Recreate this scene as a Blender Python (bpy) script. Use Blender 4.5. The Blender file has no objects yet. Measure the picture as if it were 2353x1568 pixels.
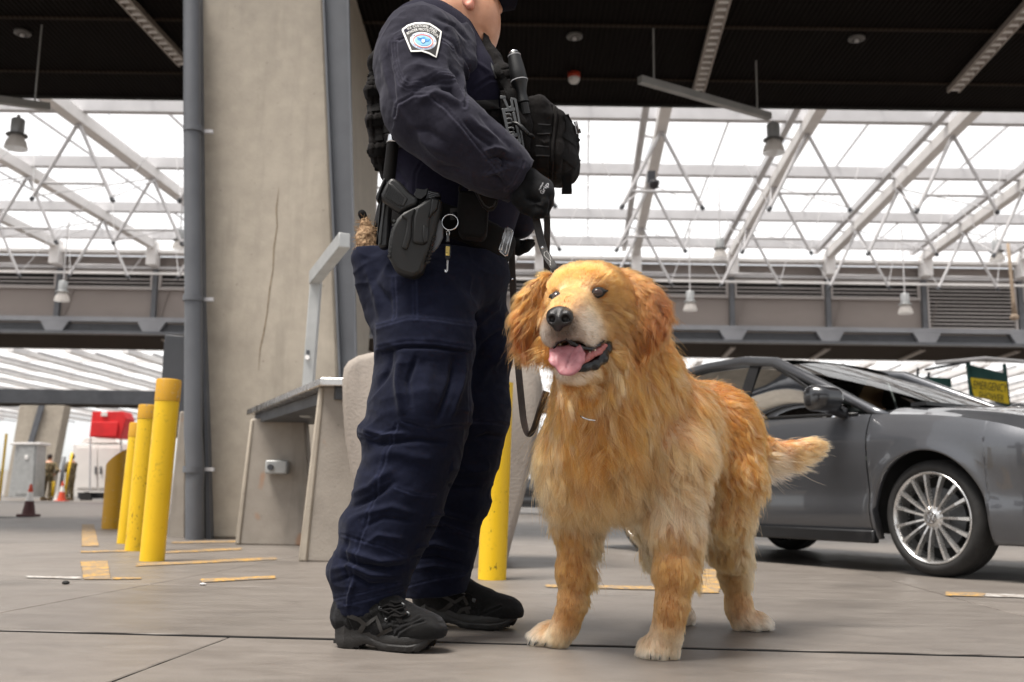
import bpy, bmesh, math, random
import numpy as np
from math import radians, sin, cos, tan, pi, sqrt, atan2
from mathutils import Vector, Matrix, Euler

random.seed(7)
RNG = np.random.default_rng(11)
SC = bpy.context.scene
COL = SC.collection

# ------------------------------------------------------------------ camera, sky, sun, exposure
CAM_H = 0.36
PITCH = radians(8.92)
ROLL = radians(0.8)
FPX = 2313.0                                  # focal length in pixels of a 2353 x 1568 picture
cd = bpy.data.cameras.new('camera')
cam = bpy.data.objects.new('camera', cd)
COL.objects.link(cam)
SC.camera = cam
cd.sensor_width = 36.0
cd.lens = 36.0 * FPX / 2353.0
cd.clip_start = 0.05
cd.clip_end = 3000
cam.rotation_mode = 'QUATERNION'
F0 = Vector((0, cos(PITCH), sin(PITCH)))
R0 = Vector((1, 0, 0))
U0 = Vector((0, -sin(PITCH), cos(PITCH)))
CR = R0 * cos(ROLL) + U0 * sin(ROLL)
CU = U0 * cos(ROLL) - R0 * sin(ROLL)
CF = F0
cam.matrix_world = Matrix(((CR.x, CU.x, -CF.x, 0), (CR.y, CU.y, -CF.y, 0), (CR.z, CU.z, -CF.z, CAM_H), (0, 0, 0, 1)))
cd.dof.use_dof = True
cd.dof.focus_distance = 2.50
cd.dof.aperture_fstop = 4.6

W = bpy.data.worlds.new('World')
SC.world = W
W.use_nodes = True
nt = W.node_tree
nt.nodes.clear()
sky = nt.nodes.new('ShaderNodeTexSky')
sky.sky_type = 'NISHITA'
sky.sun_disc = False
SUN_EL, SUN_AZ = radians(70), radians(232)     # azimuth clockwise from +Y
sky.sun_elevation = SUN_EL
sky.sun_rotation = SUN_AZ
sky.air_density = 1.0
sky.dust_density = 1.2
sky.ozone_density = 1.0
hs = nt.nodes.new('ShaderNodeHueSaturation')
hs.inputs['Saturation'].default_value = 0.12    # overcast: the blue is veiled by cloud
bg = nt.nodes.new('ShaderNodeBackground')
bg.inputs['Strength'].default_value = 0.05
wo = nt.nodes.new('ShaderNodeOutputWorld')
nt.links.new(sky.outputs[0], hs.inputs['Color'])
nt.links.new(hs.outputs[0], bg.inputs[0])
nt.links.new(bg.outputs[0], wo.inputs[0])

sl = bpy.data.lights.new('sun', 'SUN')
sl.energy = 1.5
sl.angle = radians(24)
sl.color = (1.0, 0.945, 0.87)
sun = bpy.data.objects.new('sun', sl)
COL.objects.link(sun)
sd = Vector((sin(SUN_AZ) * cos(SUN_EL), cos(SUN_AZ) * cos(SUN_EL), sin(SUN_EL)))
sun.rotation_mode = 'QUATERNION'
sun.rotation_quaternion = (-sd).to_track_quat('-Z', 'Y')
sun.location = (-6, -12, 20)

SC.view_settings.view_transform = 'Standard'
SC.view_settings.look = 'None'
SC.view_settings.exposure = 2.15
SC.view_settings.gamma = 1.0
SC.view_settings.use_curve_mapping = False

# ------------------------------------------------------------------ picture <-> place
def ray(x, y):
    return CF + CR * ((x - 1176.5) / FPX) + CU * ((784.0 - y) / FPX)
def at(x, y, Y):
    "point of the plane at distance Y that stands behind pixel x, y of the 2353 x 1568 picture"
    d = ray(x, y)
    t = Y / d.y
    return Vector((d.x * t, Y, CAM_H + d.z * t))
def gp(x, y, z=0.0):
    d = ray(x, y)
    t = (z - CAM_H) / d.z
    return Vector((d.x * t, d.y * t, z))
CRn, CUn, CFn = (np.array(v[:]) for v in (CR, CU, CF))
def proj(P):
    P = np.asarray(P, float) - np.array((0, 0, CAM_H))
    w = P @ CFn
    return 1176.5 + FPX * (P @ CRn) / w, 784.0 - FPX * (P @ CUn) / w

# ------------------------------------------------------------------ objects
def tag(o, label=None, cat=None, group=None, kind=None):
    if label: o['label'] = label
    if cat: o['category'] = cat
    if group: o['group'] = group
    if kind: o['kind'] = kind
    return o
def empty(name, loc, label, cat, group=None, rz=0.0):
    o = bpy.data.objects.new(name, None)
    o.empty_display_size = 0.1
    o.location = loc
    o.rotation_euler = (0, 0, rz)
    COL.objects.link(o)
    return tag(o, label, cat, group)
def link(name, me, mat=None, parent=None, smooth=False):
    "one mesh object; vertices are given in world space and a parent keeps them there"
    o = bpy.data.objects.new(name, me)
    COL.objects.link(o)
    if mat is not None and len(me.materials) == 0:
        me.materials.append(mat)
    if smooth:
        me.shade_smooth()
    if parent is not None:
        o.parent = parent
        o.matrix_parent_inverse = WORLD(parent).inverted()
    return o
def WORLD(o):
    m = Matrix.LocRotScale(o.location, o.rotation_euler if o.rotation_mode != 'QUATERNION' else o.rotation_quaternion, o.scale)
    if o.parent is not None:
        return WORLD(o.parent) @ o.matrix_parent_inverse @ m
    return m
def copy_tree(o, parent=None):
    c = o.copy()
    COL.objects.link(c)
    if parent is not None:
        c.parent = parent
    for ch in o.children:
        copy_tree(ch, c)
    return c

class MB:
    "collects boxes, tubes and lathes and links them as one mesh"
    def __init__(s): s.v = []; s.f = []
    def add(s, vs, fs):
        n = len(s.v)
        s.v += [tuple(v) for v in vs]
        s.f += [tuple(i + n for i in f) for f in fs]
        return s
    def box(s, c, d, rot=None, taper=1.0):
        hx, hy, hz = d[0] / 2, d[1] / 2, d[2] / 2
        vs = []
        for z, k in ((-hz, 1.0), (hz, taper)):
            for x, y in ((-hx, -hy), (hx, -hy), (hx, hy), (-hx, hy)):
                v = Vector((x * k, y * k, z))
                if rot is not None: v = rot @ v
                vs.append(v + Vector(c))
        return s.add(vs, [(3, 2, 1, 0), (4, 5, 6, 7), (0, 1, 5, 4), (1, 2, 6, 5), (2, 3, 7, 6), (3, 0, 4, 7)])
    def bar(s, a, b, w, h=None, up=(0, 0, 1)):
        "square bar from a to b"
        a, b = Vector(a), Vector(b)
        h = w if h is None else h
        d = (b - a).normalized()
        u = Vector(up)
        if abs(d.dot(u)) > 0.99: u = Vector((0, 1, 0))
        r = d.cross(u).normalized(); u = r.cross(d).normalized()
        vs = [p + r * (sx * w / 2) + u * (sy * h / 2) for p in (a, b) for sx, sy in ((-1, -1), (1, -1), (1, 1), (-1, 1))]
        return s.add(vs, [(0, 1, 2, 3), (7, 6, 5, 4), (0, 4, 5, 1), (1, 5, 6, 2), (2, 6, 7, 3), (3, 7, 4, 0)])
    def tube(s, pts, r, n=10, caps=True, squash=1.0, up=None):
        "round tube along points; r a number or one per point; squash flattens it"
        pts = [Vector(p) for p in pts]
        rs = r if isinstance(r, (list, tuple)) else [r] * len(pts)
        vs = []; prev = None
        for i, p in enumerate(pts):
            d = (pts[min(i + 1, len(pts) - 1)] - pts[max(i - 1, 0)]).normalized()
            if prev is None:
                u = Vector(up) if up is not None else (Vector((0, 0, 1)) if abs(d.z) < 0.9 else Vector((0, 1, 0)))
            else:
                u = prev
            u = (u - d * u.dot(d)).normalized(); prev = u
            w = d.cross(u)
            for k in range(n):
                a = 2 * pi * k / n
                vs.append(p + w * (cos(a) * rs[i]) + u * (sin(a) * rs[i] * squash))
        fs = []
        m = len(pts)
        for i in range(m - 1):
            for k in range(n):
                k2 = (k + 1) % n
                fs.append((i * n + k, i * n + k2, (i + 1) * n + k2, (i + 1) * n + k))
        if caps:
            fs.append(tuple(range(n - 1, -1, -1)))
            fs.append(tuple((m - 1) * n + k for k in range(n)))
        return s.add(vs, fs)
    def lathe(s, c, prof, n=24, axis=None, caps=True):
        "profile (radius, height) turned about an axis through c (default z)"
        q = Vector((0, 0, 1)).rotation_difference(Vector(axis)).to_matrix() if axis is not None else Matrix.Identity(3)
        vs = [Vector(c) + q @ Vector((r * cos(2 * pi * k / n), r * sin(2 * pi * k / n), z)) for r, z in prof for k in range(n)]
        fs = []
        for i in range(len(prof) - 1):
            for k in range(n):
                k2 = (k + 1) % n
                fs.append((i * n + k, i * n + k2, (i + 1) * n + k2, (i + 1) * n + k))
        if caps:
            fs.append(tuple(range(n - 1, -1, -1)))
            fs.append(tuple((len(prof) - 1) * n + k for k in range(n)))
        return s.add(vs, fs)
    def prism(s, poly, off):
        "closed outline (3-D points) pushed along off"
        poly = [Vector(p) for p in poly]; off = Vector(off); n = len(poly)
        vs = poly + [p + off for p in poly]
        return s.add(vs, [tuple(range(n)), tuple(range(2 * n - 1, n - 1, -1))] + [(i, n + i, n + (i + 1) % n, (i + 1) % n) for i in range(n)])
    def mesh(s, name, fix=True):
        me = bpy.data.meshes.new(name)
        me.from_pydata(s.v, [], s.f)
        if fix:
            bm = bmesh.new(); bm.from_mesh(me)
            bmesh.ops.recalc_face_normals(bm, faces=bm.faces)
            bm.to_mesh(me); bm.free()
        me.update()
        return me
    def build(s, name, mat=None, parent=None, smooth=False, bevel=0.0, seg=2, auto=None):
        o = link(name, s.mesh(name), mat, parent, smooth)
        if auto is not None:
            o.data.shade_smooth()
            o.data.set_sharp_from_angle(angle=radians(auto))
        if bevel:
            m = o.modifiers.new('bevel', 'BEVEL'); m.width = bevel; m.segments = seg; m.limit_method = 'ANGLE'; m.angle_limit = radians(35)
            o.data.shade_smooth(); m.harden_normals = False
            o.data.set_sharp_from_angle(angle=radians(50))
        return o

# ------------------------------------------------------------------ materials
MATS = {}
class NT:
    def __init__(s, name):
        s.m = bpy.data.materials.new(name); s.m.use_nodes = True
        s.t = s.m.node_tree; s.t.nodes.clear()
        s.out = s.n('OutputMaterial'); s.b = s.n('BsdfPrincipled')
        s.l(s.b.outputs[0], s.out.inputs[0])
        MATS[name] = s.m
    def n(s, kind, **kw):
        x = s.t.nodes.new('ShaderNode' + kind)
        for k, v in kw.items(): setattr(x, k, v)
        return x
    def l(s, a, b): s.t.links.new(a, b)
    def set(s, **kw):
        for k, v in kw.items():
            i = s.b.inputs[k.replace('_', ' ')]
            if isinstance(v, tuple): i.default_value = (*v, 1.0) if len(v) == 3 and i.type == 'RGBA' else v
            else: i.default_value = v
        return s
    def coord(s, kind='Object', scale=(1, 1, 1), rot=(0, 0, 0)):
        c = s.n('TexCoord'); mp = s.n('Mapping')
        mp.inputs['Scale'].default_value = scale; mp.inputs['Rotation'].default_value = rot
        s.l(c.outputs[kind], mp.inputs[0]); return mp.outputs[0]
    def noise(s, co, scale, detail=4, rough=0.55, dist=0.0):
        x = s.n('TexNoise'); x.inputs['Scale'].default_value = scale; x.inputs['Detail'].default_value = detail
        x.inputs['Roughness'].default_value = rough; x.inputs['Distortion'].default_value = dist
        s.l(co, x.inputs['Vector']); return x.outputs[0]
    def ramp(s, fac, stops):
        r = s.n('ValToRGB'); e = r.color_ramp.elements
        while len(e) < len(stops): e.new(0.5)
        for k, (p, c) in enumerate(stops):
            e[k].position = p
            e[k].color = (*c, 1) if isinstance(c, tuple) else (c, c, c, 1)
        s.l(fac, r.inputs[0]); return r.outputs[0]
    def mix(s, fac, a, b, mode='MIX'):
        x = s.n('Mix', data_type='RGBA', blend_type=mode)
        for sock, v in ((x.inputs[0], fac), (x.inputs[6], a), (x.inputs[7], b)):
            if hasattr(v, 'is_linked'): s.l(v, sock)
            elif isinstance(v, tuple): sock.default_value = (*v, 1)
            else: sock.default_value = v
        return x.outputs[2]
    def math(s, op, a, b=0.0):
        x = s.n('Math', operation=op)
        for sock, v in ((x.inputs[0], a), (x.inputs[1], b)):
            if hasattr(v, 'is_linked'): s.l(v, sock)
            else: sock.default_value = v
        return x.outputs[0]
    def color(s, v): s.l(v, s.b.inputs['Base Color']); return s
    def rough(s, v): s.l(v, s.b.inputs['Roughness']); return s
    def bump(s, h, strength=0.3, dist=0.01, prev=None):
        b = s.n('Bump'); b.inputs['Strength'].default_value = strength; b.inputs['Distance'].default_value = dist
        s.l(h, b.inputs['Height'])
        if prev is not None: s.l(prev, b.inputs['Normal'])
        s.l(b.outputs[0], s.b.inputs['Normal']); return b.outputs[0]
def simple(name, col, rough=0.6, metal=0.0, var=0.15, scale=8.0, bump=0.0, bscale=60.0, coat=0.0, spec=None):
    "a plain coat of colour with a little unevenness"
    m = NT(name); co = m.coord()
    n = m.noise(co, scale, 5)
    lo = tuple(c * (1 - var) for c in col); hi = tuple(min(1, c * (1 + var)) for c in col)
    m.color(m.ramp(n, [(0.3, lo), (0.7, hi)]))
    m.rough(m.ramp(m.noise(co, scale * 2.3, 4), [(0.3, max(0, rough - 0.06)), (0.7, min(1, rough + 0.06))]))
    m.set(Metallic=metal)
    if coat: m.set(Coat_Weight=coat, Coat_Roughness=0.05)
    if spec is not None: m.b.inputs['Specular IOR Level'].default_value = spec
    if bump: m.bump(m.noise(co, bscale, 3), bump, 0.004)
    return m.m
# ================================================================== MATERIALS OF THE PLACE
def concrete(name, lo, hi, stain=0.0, rough=0.8, bump=0.25, rust=False):
    m = NT(name); co = m.coord()
    a = m.noise(co, 0.9, 6, 0.6, 0.4); b = m.noise(co, 7.0, 5, 0.6); c = m.noise(co, 60.0, 3)
    col = m.ramp(a, [(0.3, lo), (0.7, hi)])
    col = m.mix(0.5, col, m.ramp(b, [(0.25, tuple(x * 0.8 for x in lo)), (0.75, hi)]))
    if stain:
        w = m.noise(m.coord(scale=(3.0, 3.0, 0.35)), 1.6, 5, 0.65)
        col = m.mix(m.ramp(w, [(0.52, 0.0), (0.75, stain)]), col, tuple(x * 0.5 for x in lo))
        p = m.noise(co, 16.0, 2); col = m.mix(m.ramp(p, [(0.73, 0.0), (0.80, 0.6)]), col, tuple(x * 0.35 for x in lo))
    if rust:
        ru = m.noise(m.coord(scale=(1, 1, .8)), 5.5, 2, .5); col = m.mix(m.ramp(ru, [(0.66, 0.0), (0.74, 0.55)]), col, (0.36, 0.17, 0.08))
    pit = m.n('TexVoronoi'); pit.inputs['Scale'].default_value = 11.0; m.l(co, pit.inputs['Vector'])
    pm = m.math('MULTIPLY', m.ramp(pit.outputs['Distance'], [(0.05, 1.0), (0.10, 0.0)]), m.ramp(m.noise(co, 4.0, 2), [(0.5, 0.0), (0.6, 1.0)]))
    col = m.mix(m.math('MULTIPLY', pm, 0.6), col, tuple(x * 0.3 for x in lo))
    m.color(col); m.rough(m.ramp(b, [(0.3, rough - 0.08), (0.7, rough + 0.08)]))
    m.bump(m.mix(0.6, b, c), bump, 0.01)
    return m.m
CONC = concrete('cast_concrete', (0.34, 0.295, 0.24), (0.48, 0.425, 0.35), 0.35)
CONC2 = concrete('grey_concrete', (0.27, 0.235, 0.20), (0.38, 0.34, 0.295), 0.5, rust=True)

def floor_mat(name, k=1.0):
    m = NT(name); co = m.coord()
    big = m.noise(co, 0.55, 6, 0.62, 0.6)
    streak = m.noise(m.coord(scale=(1.2, 3.2, 1.0), rot=(0, 0, 0.3)), 3.0, 8, 0.72, 0.6)
    grit = m.noise(co, 240.0, 2, 0.7); blot = m.noise(co, 3.1, 6, 0.7, 1.2)
    col = m.ramp(big, [(0.3, (0.128 * k, 0.108 * k, 0.094 * k)), (0.7, (0.205 * k, 0.180 * k, 0.160 * k))])
    col = m.mix(0.45, col, m.ramp(streak, [(0.3, (0.092 * k, 0.078 * k, 0.068 * k)), (0.7, (0.245 * k, 0.22 * k, 0.197 * k))]))
    col = m.mix(m.ramp(blot, [(0.55, 0.0), (0.75, 0.35)]), col, (0.12 * k, 0.105 * k, 0.09 * k))
    col = m.mix(0.22, col, m.ramp(grit, [(0.3, 0.06), (0.7, 0.55)]), 'OVERLAY')
    spk = m.noise(co, 90.0, 1); col = m.mix(m.ramp(spk, [(0.74, 0.0), (0.80, 0.5)]), col, (0.06, 0.055, 0.05))
    ty = m.n('TexWave'); ty.wave_type = 'BANDS'; ty.bands_direction = 'X'; ty.inputs['Scale'].default_value = 0.22; ty.inputs['Distortion'].default_value = 3.0; ty.inputs['Detail'].default_value = 1.0; ty.inputs['Detail Scale'].default_value = 0.4; m.l(m.coord(rot=(0, 0, 0.45)), ty.inputs['Vector'])
    col = m.mix(m.math('MULTIPLY', m.ramp(ty.outputs[1], [(0.86, 0.0), (0.97, 0.5)]), m.ramp(m.noise(co, 2.0, 5), [(0.4, 0.0), (0.7, 1.0)])), col, (0.07, 0.062, 0.055))
    oil = m.noise(co, 1.3, 3); col = m.mix(m.ramp(oil, [(0.66, 0.0), (0.74, 0.35)]), col, (0.09, 0.078, 0.066))
    scr = m.noise(m.coord(scale=(1.5, 8.0, 1.0), rot=(0, 0, -0.35)), 4.0, 8, 0.75, 0.8); col = m.mix(m.ramp(scr, [(0.66, 0.0), (0.74, 0.28)]), col, (0.52, 0.5, 0.47))
    m.color(col)
    m.rough(m.ramp(m.mix(0.5, streak, blot), [(0.3, 0.36), (0.7, 0.56)]))
    m.set(Specular_IOR_Level=0.5)
    m.bump(m.mix(0.45, m.mix(0.5, streak, blot), grit), 0.22, 0.004)
    return m.m
FLOOR = floor_mat('worn_floor_concrete')
FLOORS = [floor_mat('slab_concrete_%s' % n, k) for n, k in (('pale', 1.06), ('mid', 1.0), ('dark', 0.94))]
JOINT = simple('joint_filler', (0.02, 0.019, 0.018), 0.8)
def paint(name, col, wear=0.45, rough=0.45, under=(0.16, 0.13, 0.09), th=0.56):
    m = NT(name); co = m.coord()
    n = m.noise(co, 9.0, 7, 0.7, 0.8); n2 = m.noise(co, 55.0, 3)
    c = m.ramp(m.noise(co, 2.0, 4), [(0.3, tuple(x * 0.85 for x in col)), (0.7, col)])
    c = m.mix(m.ramp(m.mix(0.4, n, n2), [(th, 0.0), (th + 0.12, wear)]), c, under)
    ch = m.noise(m.coord(scale=(1.0, 1.0, 0.55)), 58.0, 3, 0.6); big = m.noise(co, 5.0, 3)
    c = m.mix(m.ramp(m.mix(0.35, ch, big), [(0.625, 0.0), (0.65, 0.75)]), c, tuple(x * 0.35 for x in under))
    m.color(c); m.rough(m.ramp(n, [(0.3, rough), (0.7, rough + 0.2)])); m.bump(n2, 0.1, 0.003)
    return m.m
YELLOW = paint('yellow_paint', (0.80, 0.50, 0.004), 0.5, 0.35, (0.16, 0.10, 0.02))
OCHRE = paint('weathered_yellow_band', (0.56, 0.29, 0.008), 0.8, 0.45, (0.45, 0.42, 0.36))
LINEY = paint('floor_yellow_paint', (0.58, 0.32, 0.055), 0.92, 0.55, (0.17, 0.145, 0.122), 0.41)
LINEW = paint('floor_white_paint', (0.50, 0.48, 0.455), 0.95, 0.55, (0.22, 0.19, 0.165), 0.44)
STEELB = simple('blue_grey_steel_paint', (0.105, 0.110, 0.122), 0.45, 0.0, 0.12, 3.0, 0.05)
STEELD = simple('dark_slate_paint', (0.055, 0.058, 0.066), 0.5, 0.0, 0.12, 3.0)
STEELW = simple('white_steel_paint', (0.80, 0.78, 0.77), 0.5, 0.0, 0.06, 2.0)
STEELG = simple('grey_steel_paint', (0.52, 0.51, 0.52), 0.5, 0.0, 0.08, 2.0)
STEELM = simple('mid_grey_steel_paint', (0.24, 0.245, 0.265), 0.5, 0.0, 0.08, 2.0)
GALV = simple('galvanised_tube', (0.40, 0.405, 0.40), 0.42, 0.35, 0.12, 5.0)
TAUPE = simple('taupe_cladding', (0.25, 0.215, 0.198), 0.6, 0.0, 0.05, 0.6)
LOUV = simple('louver_grey', (0.46, 0.425, 0.41), 0.5, 0.0, 0.05, 1.0)
BLACKGAP = simple('shadow_gap_black', (0.012, 0.011, 0.010), 0.8)
STAINLESS = simple('stainless_steel', (0.62, 0.60, 0.58), 0.25, 1.0, 0.06, 4.0)
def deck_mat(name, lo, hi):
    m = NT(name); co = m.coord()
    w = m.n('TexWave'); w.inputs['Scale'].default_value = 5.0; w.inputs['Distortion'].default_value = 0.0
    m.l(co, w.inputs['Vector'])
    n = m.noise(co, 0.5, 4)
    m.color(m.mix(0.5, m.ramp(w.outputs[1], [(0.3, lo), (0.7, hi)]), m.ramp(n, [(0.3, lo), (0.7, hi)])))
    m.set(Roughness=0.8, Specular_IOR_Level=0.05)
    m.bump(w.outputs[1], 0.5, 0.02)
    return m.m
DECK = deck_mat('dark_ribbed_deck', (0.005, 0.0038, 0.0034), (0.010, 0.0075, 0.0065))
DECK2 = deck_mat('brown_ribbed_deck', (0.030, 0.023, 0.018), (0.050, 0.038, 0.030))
GRILLE = simple('light_grille', (0.34, 0.30, 0.27), 0.5, 0.1)
def glass_pane():
    m = NT('frosted_glazing')
    tr = m.n('BsdfTransparent'); tr.inputs[0].default_value = (1, 1, 1, 1)
    tl = m.n('BsdfTranslucent'); tl.inputs[0].default_value = (0.9, 0.9, 0.9, 1)
    mx = m.n('MixShader'); mx.inputs[0].default_value = 0.18
    m.l(tr.outputs[0], mx.inputs[1]); m.l(tl.outputs[0], mx.inputs[2]); m.l(mx.outputs[0], m.out.inputs[0])
    return m.m
PANE = glass_pane()

# ================================================================== FLOOR
def sheet(name, x0, y0, x1, y1, z, mat, kind='structure'):
    o = link(name, MB().add([(x0, y0, z), (x1, y0, z), (x1, y1, z), (x0, y1, z)], [(0, 1, 2, 3)]).mesh(name), mat)
    return tag(o, kind=kind)
ground = sheet('ground', -900, -600, 900, 1500, -0.012, FLOOR)
floor = sheet('floor', -8.0, -2.5, 9.5, 15.5, -0.010, JOINT)
# slabs: bays between sawn joints; the joint in front runs almost straight across the picture
ja, jb = gp(0, 1445), gp(2353, 1505)
ju = (jb - ja).normalized(); jv = Vector((-ju.y, ju.x, 0))
dgo = gp(530, 1463)
def slab_pt(s, t): return dgo + ju * s + jv * t
s_cuts = [-9.6, -6.4, -3.2, 0.0, 3.2, 6.4, 9.6]
t_cuts = [-6.4, -3.2, 0.0, 1.42, 4.4, 7.6, 10.8, 14.0, 17.2]
def slab_mesh(s0, s1, t0, t1, seed):
    r = random.Random(seed)
    g = 0.003
    gf = 0.021
    g0 = gf if abs(t0) < 1e-6 else g; g1 = gf if abs(t1) < 1e-6 else g
    loop = []
    def edge(a, b, n):
        for k in range(n):
            u = k / n
            loop.append((a[0] + (b[0] - a[0]) * u + r.uniform(-1, 1) * 0.0022, a[1] + (b[1] - a[1]) * u + r.uniform(-1, 1) * 0.0022))
    c = [(s0 + g, t0 + g0), (s1 - g, t0 + g0), (s1 - g, t1 - g1), (s0 + g, t1 - g1)]
    for k in range(4): edge(c[k], c[(k + 1) % 4], 40)
    n = len(loop)
    cs, ct = (s0 + s1) / 2, (t0 + t1) / 2
    def P(s, t, z):
        p = slab_pt(s, t); return (p.x, p.y, z)
    vs = [P(s, t, -0.0095) for s, t in loop] + [P(s, t, -0.002) for s, t in loop]
    vs += [P(s + (0.003 if s < cs else -0.003) * (abs(s - cs) > (s1 - s0) / 2 - 0.02), t + (0.003 if t < ct else -0.003) * (abs(t - ct) > (t1 - t0) / 2 - 0.02), 0.0) for s, t in loop]
    fs = [(i, (i + 1) % n, n + (i + 1) % n, n + i) for i in range(n)] + [(n + i, n + (i + 1) % n, 2 * n + (i + 1) % n, 2 * n + i) for i in range(n)]
    fs.append(tuple(range(2 * n, 3 * n)))
    me = MB().add(vs, fs).mesh('slab')
    for k, p in enumerate(me.polygons): p.material_index = 1 if k < n else 0
    return me
q = 0
for i in range(len(s_cuts) - 1):
    for j in range(len(t_cuts) - 1):
        # the row beyond the front joint is cut at other places, as in the picture
        off = 2.35 if j >= 2 else 0.0
        q += 1
        me = slab_mesh(s_cuts[i] + off, s_cuts[i + 1] + off, t_cuts[j], t_cuts[j + 1], q)
        me.materials.append(FLOORS[(q * 5) % 3]); me.materials.append(JOINT)
        link('slab', me, None, floor)

# painted lines on the floor (thin sheets 4 mm above the slabs)
def marking(px, mat, label, cat='floor marking', group=None):
    pts = [gp(x, y, 0.004) for x, y in px]
    # ragged edge
    r = random.Random(len(px) + int(px[0][0]))
    out = []
    for k in range(len(pts)):
        a, b = pts[k], pts[(k + 1) % len(pts)]
        n = max(2, int((b - a).length / 0.03))
        nn = Vector((-(b - a).y, (b - a).x, 0)).normalized()
        for t in range(n): out.append(a + (b - a) * (t / n) + nn * r.uniform(-0.004, 0.004))
    m = MB(); n = len(out)
    m.add([(p.x, p.y, 0.004) for p in out], [tuple(range(n))])
    o = m.build('floor_marking', mat)
    return tag(o, label, cat, group)
def stroke_px(a, b, w0, w1): return [(a[0], a[1] - w0 / 2), (b[0], b[1] - w1 / 2), (b[0], b[1] + w1 / 2), (a[0], a[1] + w0 / 2)]
marking([(185, 1289), (247, 1289), (255, 1331), (193, 1331)], LINEY, 'broad worn yellow patch on the floor left of the front yellow bollard')
marking(stroke_px((257, 1329), (324, 1328), 5, 4), LINEY, 'short thin yellow line running right from the broad yellow patch near the front bollard')
marking([(188, 1205), (216, 1205), (227, 1255), (188, 1255)], LINEY, 'farther narrow yellow patch on the floor left of the bollard row')
marking(stroke_px((186, 1268), (292, 1266), 4, 3), LINEY, 'thin yellow line between the two yellow patches left of the bollards')
marking(stroke_px((60, 1325), (186, 1328), 4, 5), LINEW, 'thin white line on the floor at far left meeting the yellow patch', 'floor marking')
marking(stroke_px((462, 1334), (633, 1326), 8, 6), LINEY, 'yellow floor stripe nearest the camera in front of the inspection bench')
marking(stroke_px((314, 1298), (636, 1283), 6, 6), LINEY, 'long yellow floor stripe running from the front bollard towards the bench')
marking(stroke_px((375, 1269), (555, 1261), 5, 5), LINEY, 'faint yellow floor stripe in front of the foot of the drain pipe')
marking(stroke_px((395, 1247), (545, 1244), 4, 4), LINEY, 'faintest yellow stripe on the floor right at the foot of the concrete pier')
marking(stroke_px((1255, 1346), (1600, 1353), 6, 9), LINEY, 'thin yellow line passing behind the front legs of the dog')
marking([(1618, 1308), (1662, 1308), (1652, 1362), (1600, 1362)], LINEY, 'ragged yellow patch on the floor behind the hind leg of the dog')
marking(stroke_px((2172, 1364), (2262, 1367), 9, 8), LINEY, 'short yellow floor line in front of the front wheel of the grey car')
marking(stroke_px((2264, 1367), (2420, 1372), 7, 7), LINEW, 'white floor line at the right edge continuing the short yellow line')

# ================================================================== OVERHEAD CANOPIES, SKYLIGHT
PITCHX = 3.475
SLOPE = 0.0745                               # the trusses run a little askew to the canopies
XT0 = 7.92                                   # a truss meets the far canopy here (Y = 35.7)
CEIL = 6.0
def canopy(y0, y1, x0, x1, deck, label, fascia=True, near=False):
    t = empty('overhead_canopy', (0, y0, CEIL), label, 'canopy')
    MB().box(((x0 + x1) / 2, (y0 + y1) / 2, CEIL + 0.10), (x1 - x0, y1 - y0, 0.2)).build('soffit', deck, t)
    MB().box(((x0 + x1) / 2, (y0 + y1) / 2 + 0.4, CEIL + 1.6), (x1 - x0, y1 - y0 - 1.0, 2.7)).build('core', TAUPE, t)
    return t
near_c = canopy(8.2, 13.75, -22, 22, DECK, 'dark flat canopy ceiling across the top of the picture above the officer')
MB().box((0, 13.79, CEIL + 0.22), (44, 0.06, 0.5)).build('edge_beam', BLACKGAP, near_c)
MB().box((0, 8.15, CEIL + 1.4), (44, 0.08, 2.8)).build('fascia', TAUPE, near_c)
for k, y in enumerate((9.5, 11.35, 12.9)):    # seams of the deck
    MB().box((0, y, CEIL - 0.012), (44, 0.05, 0.02)).build('deck_seam', DECK2, near_c)

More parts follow.
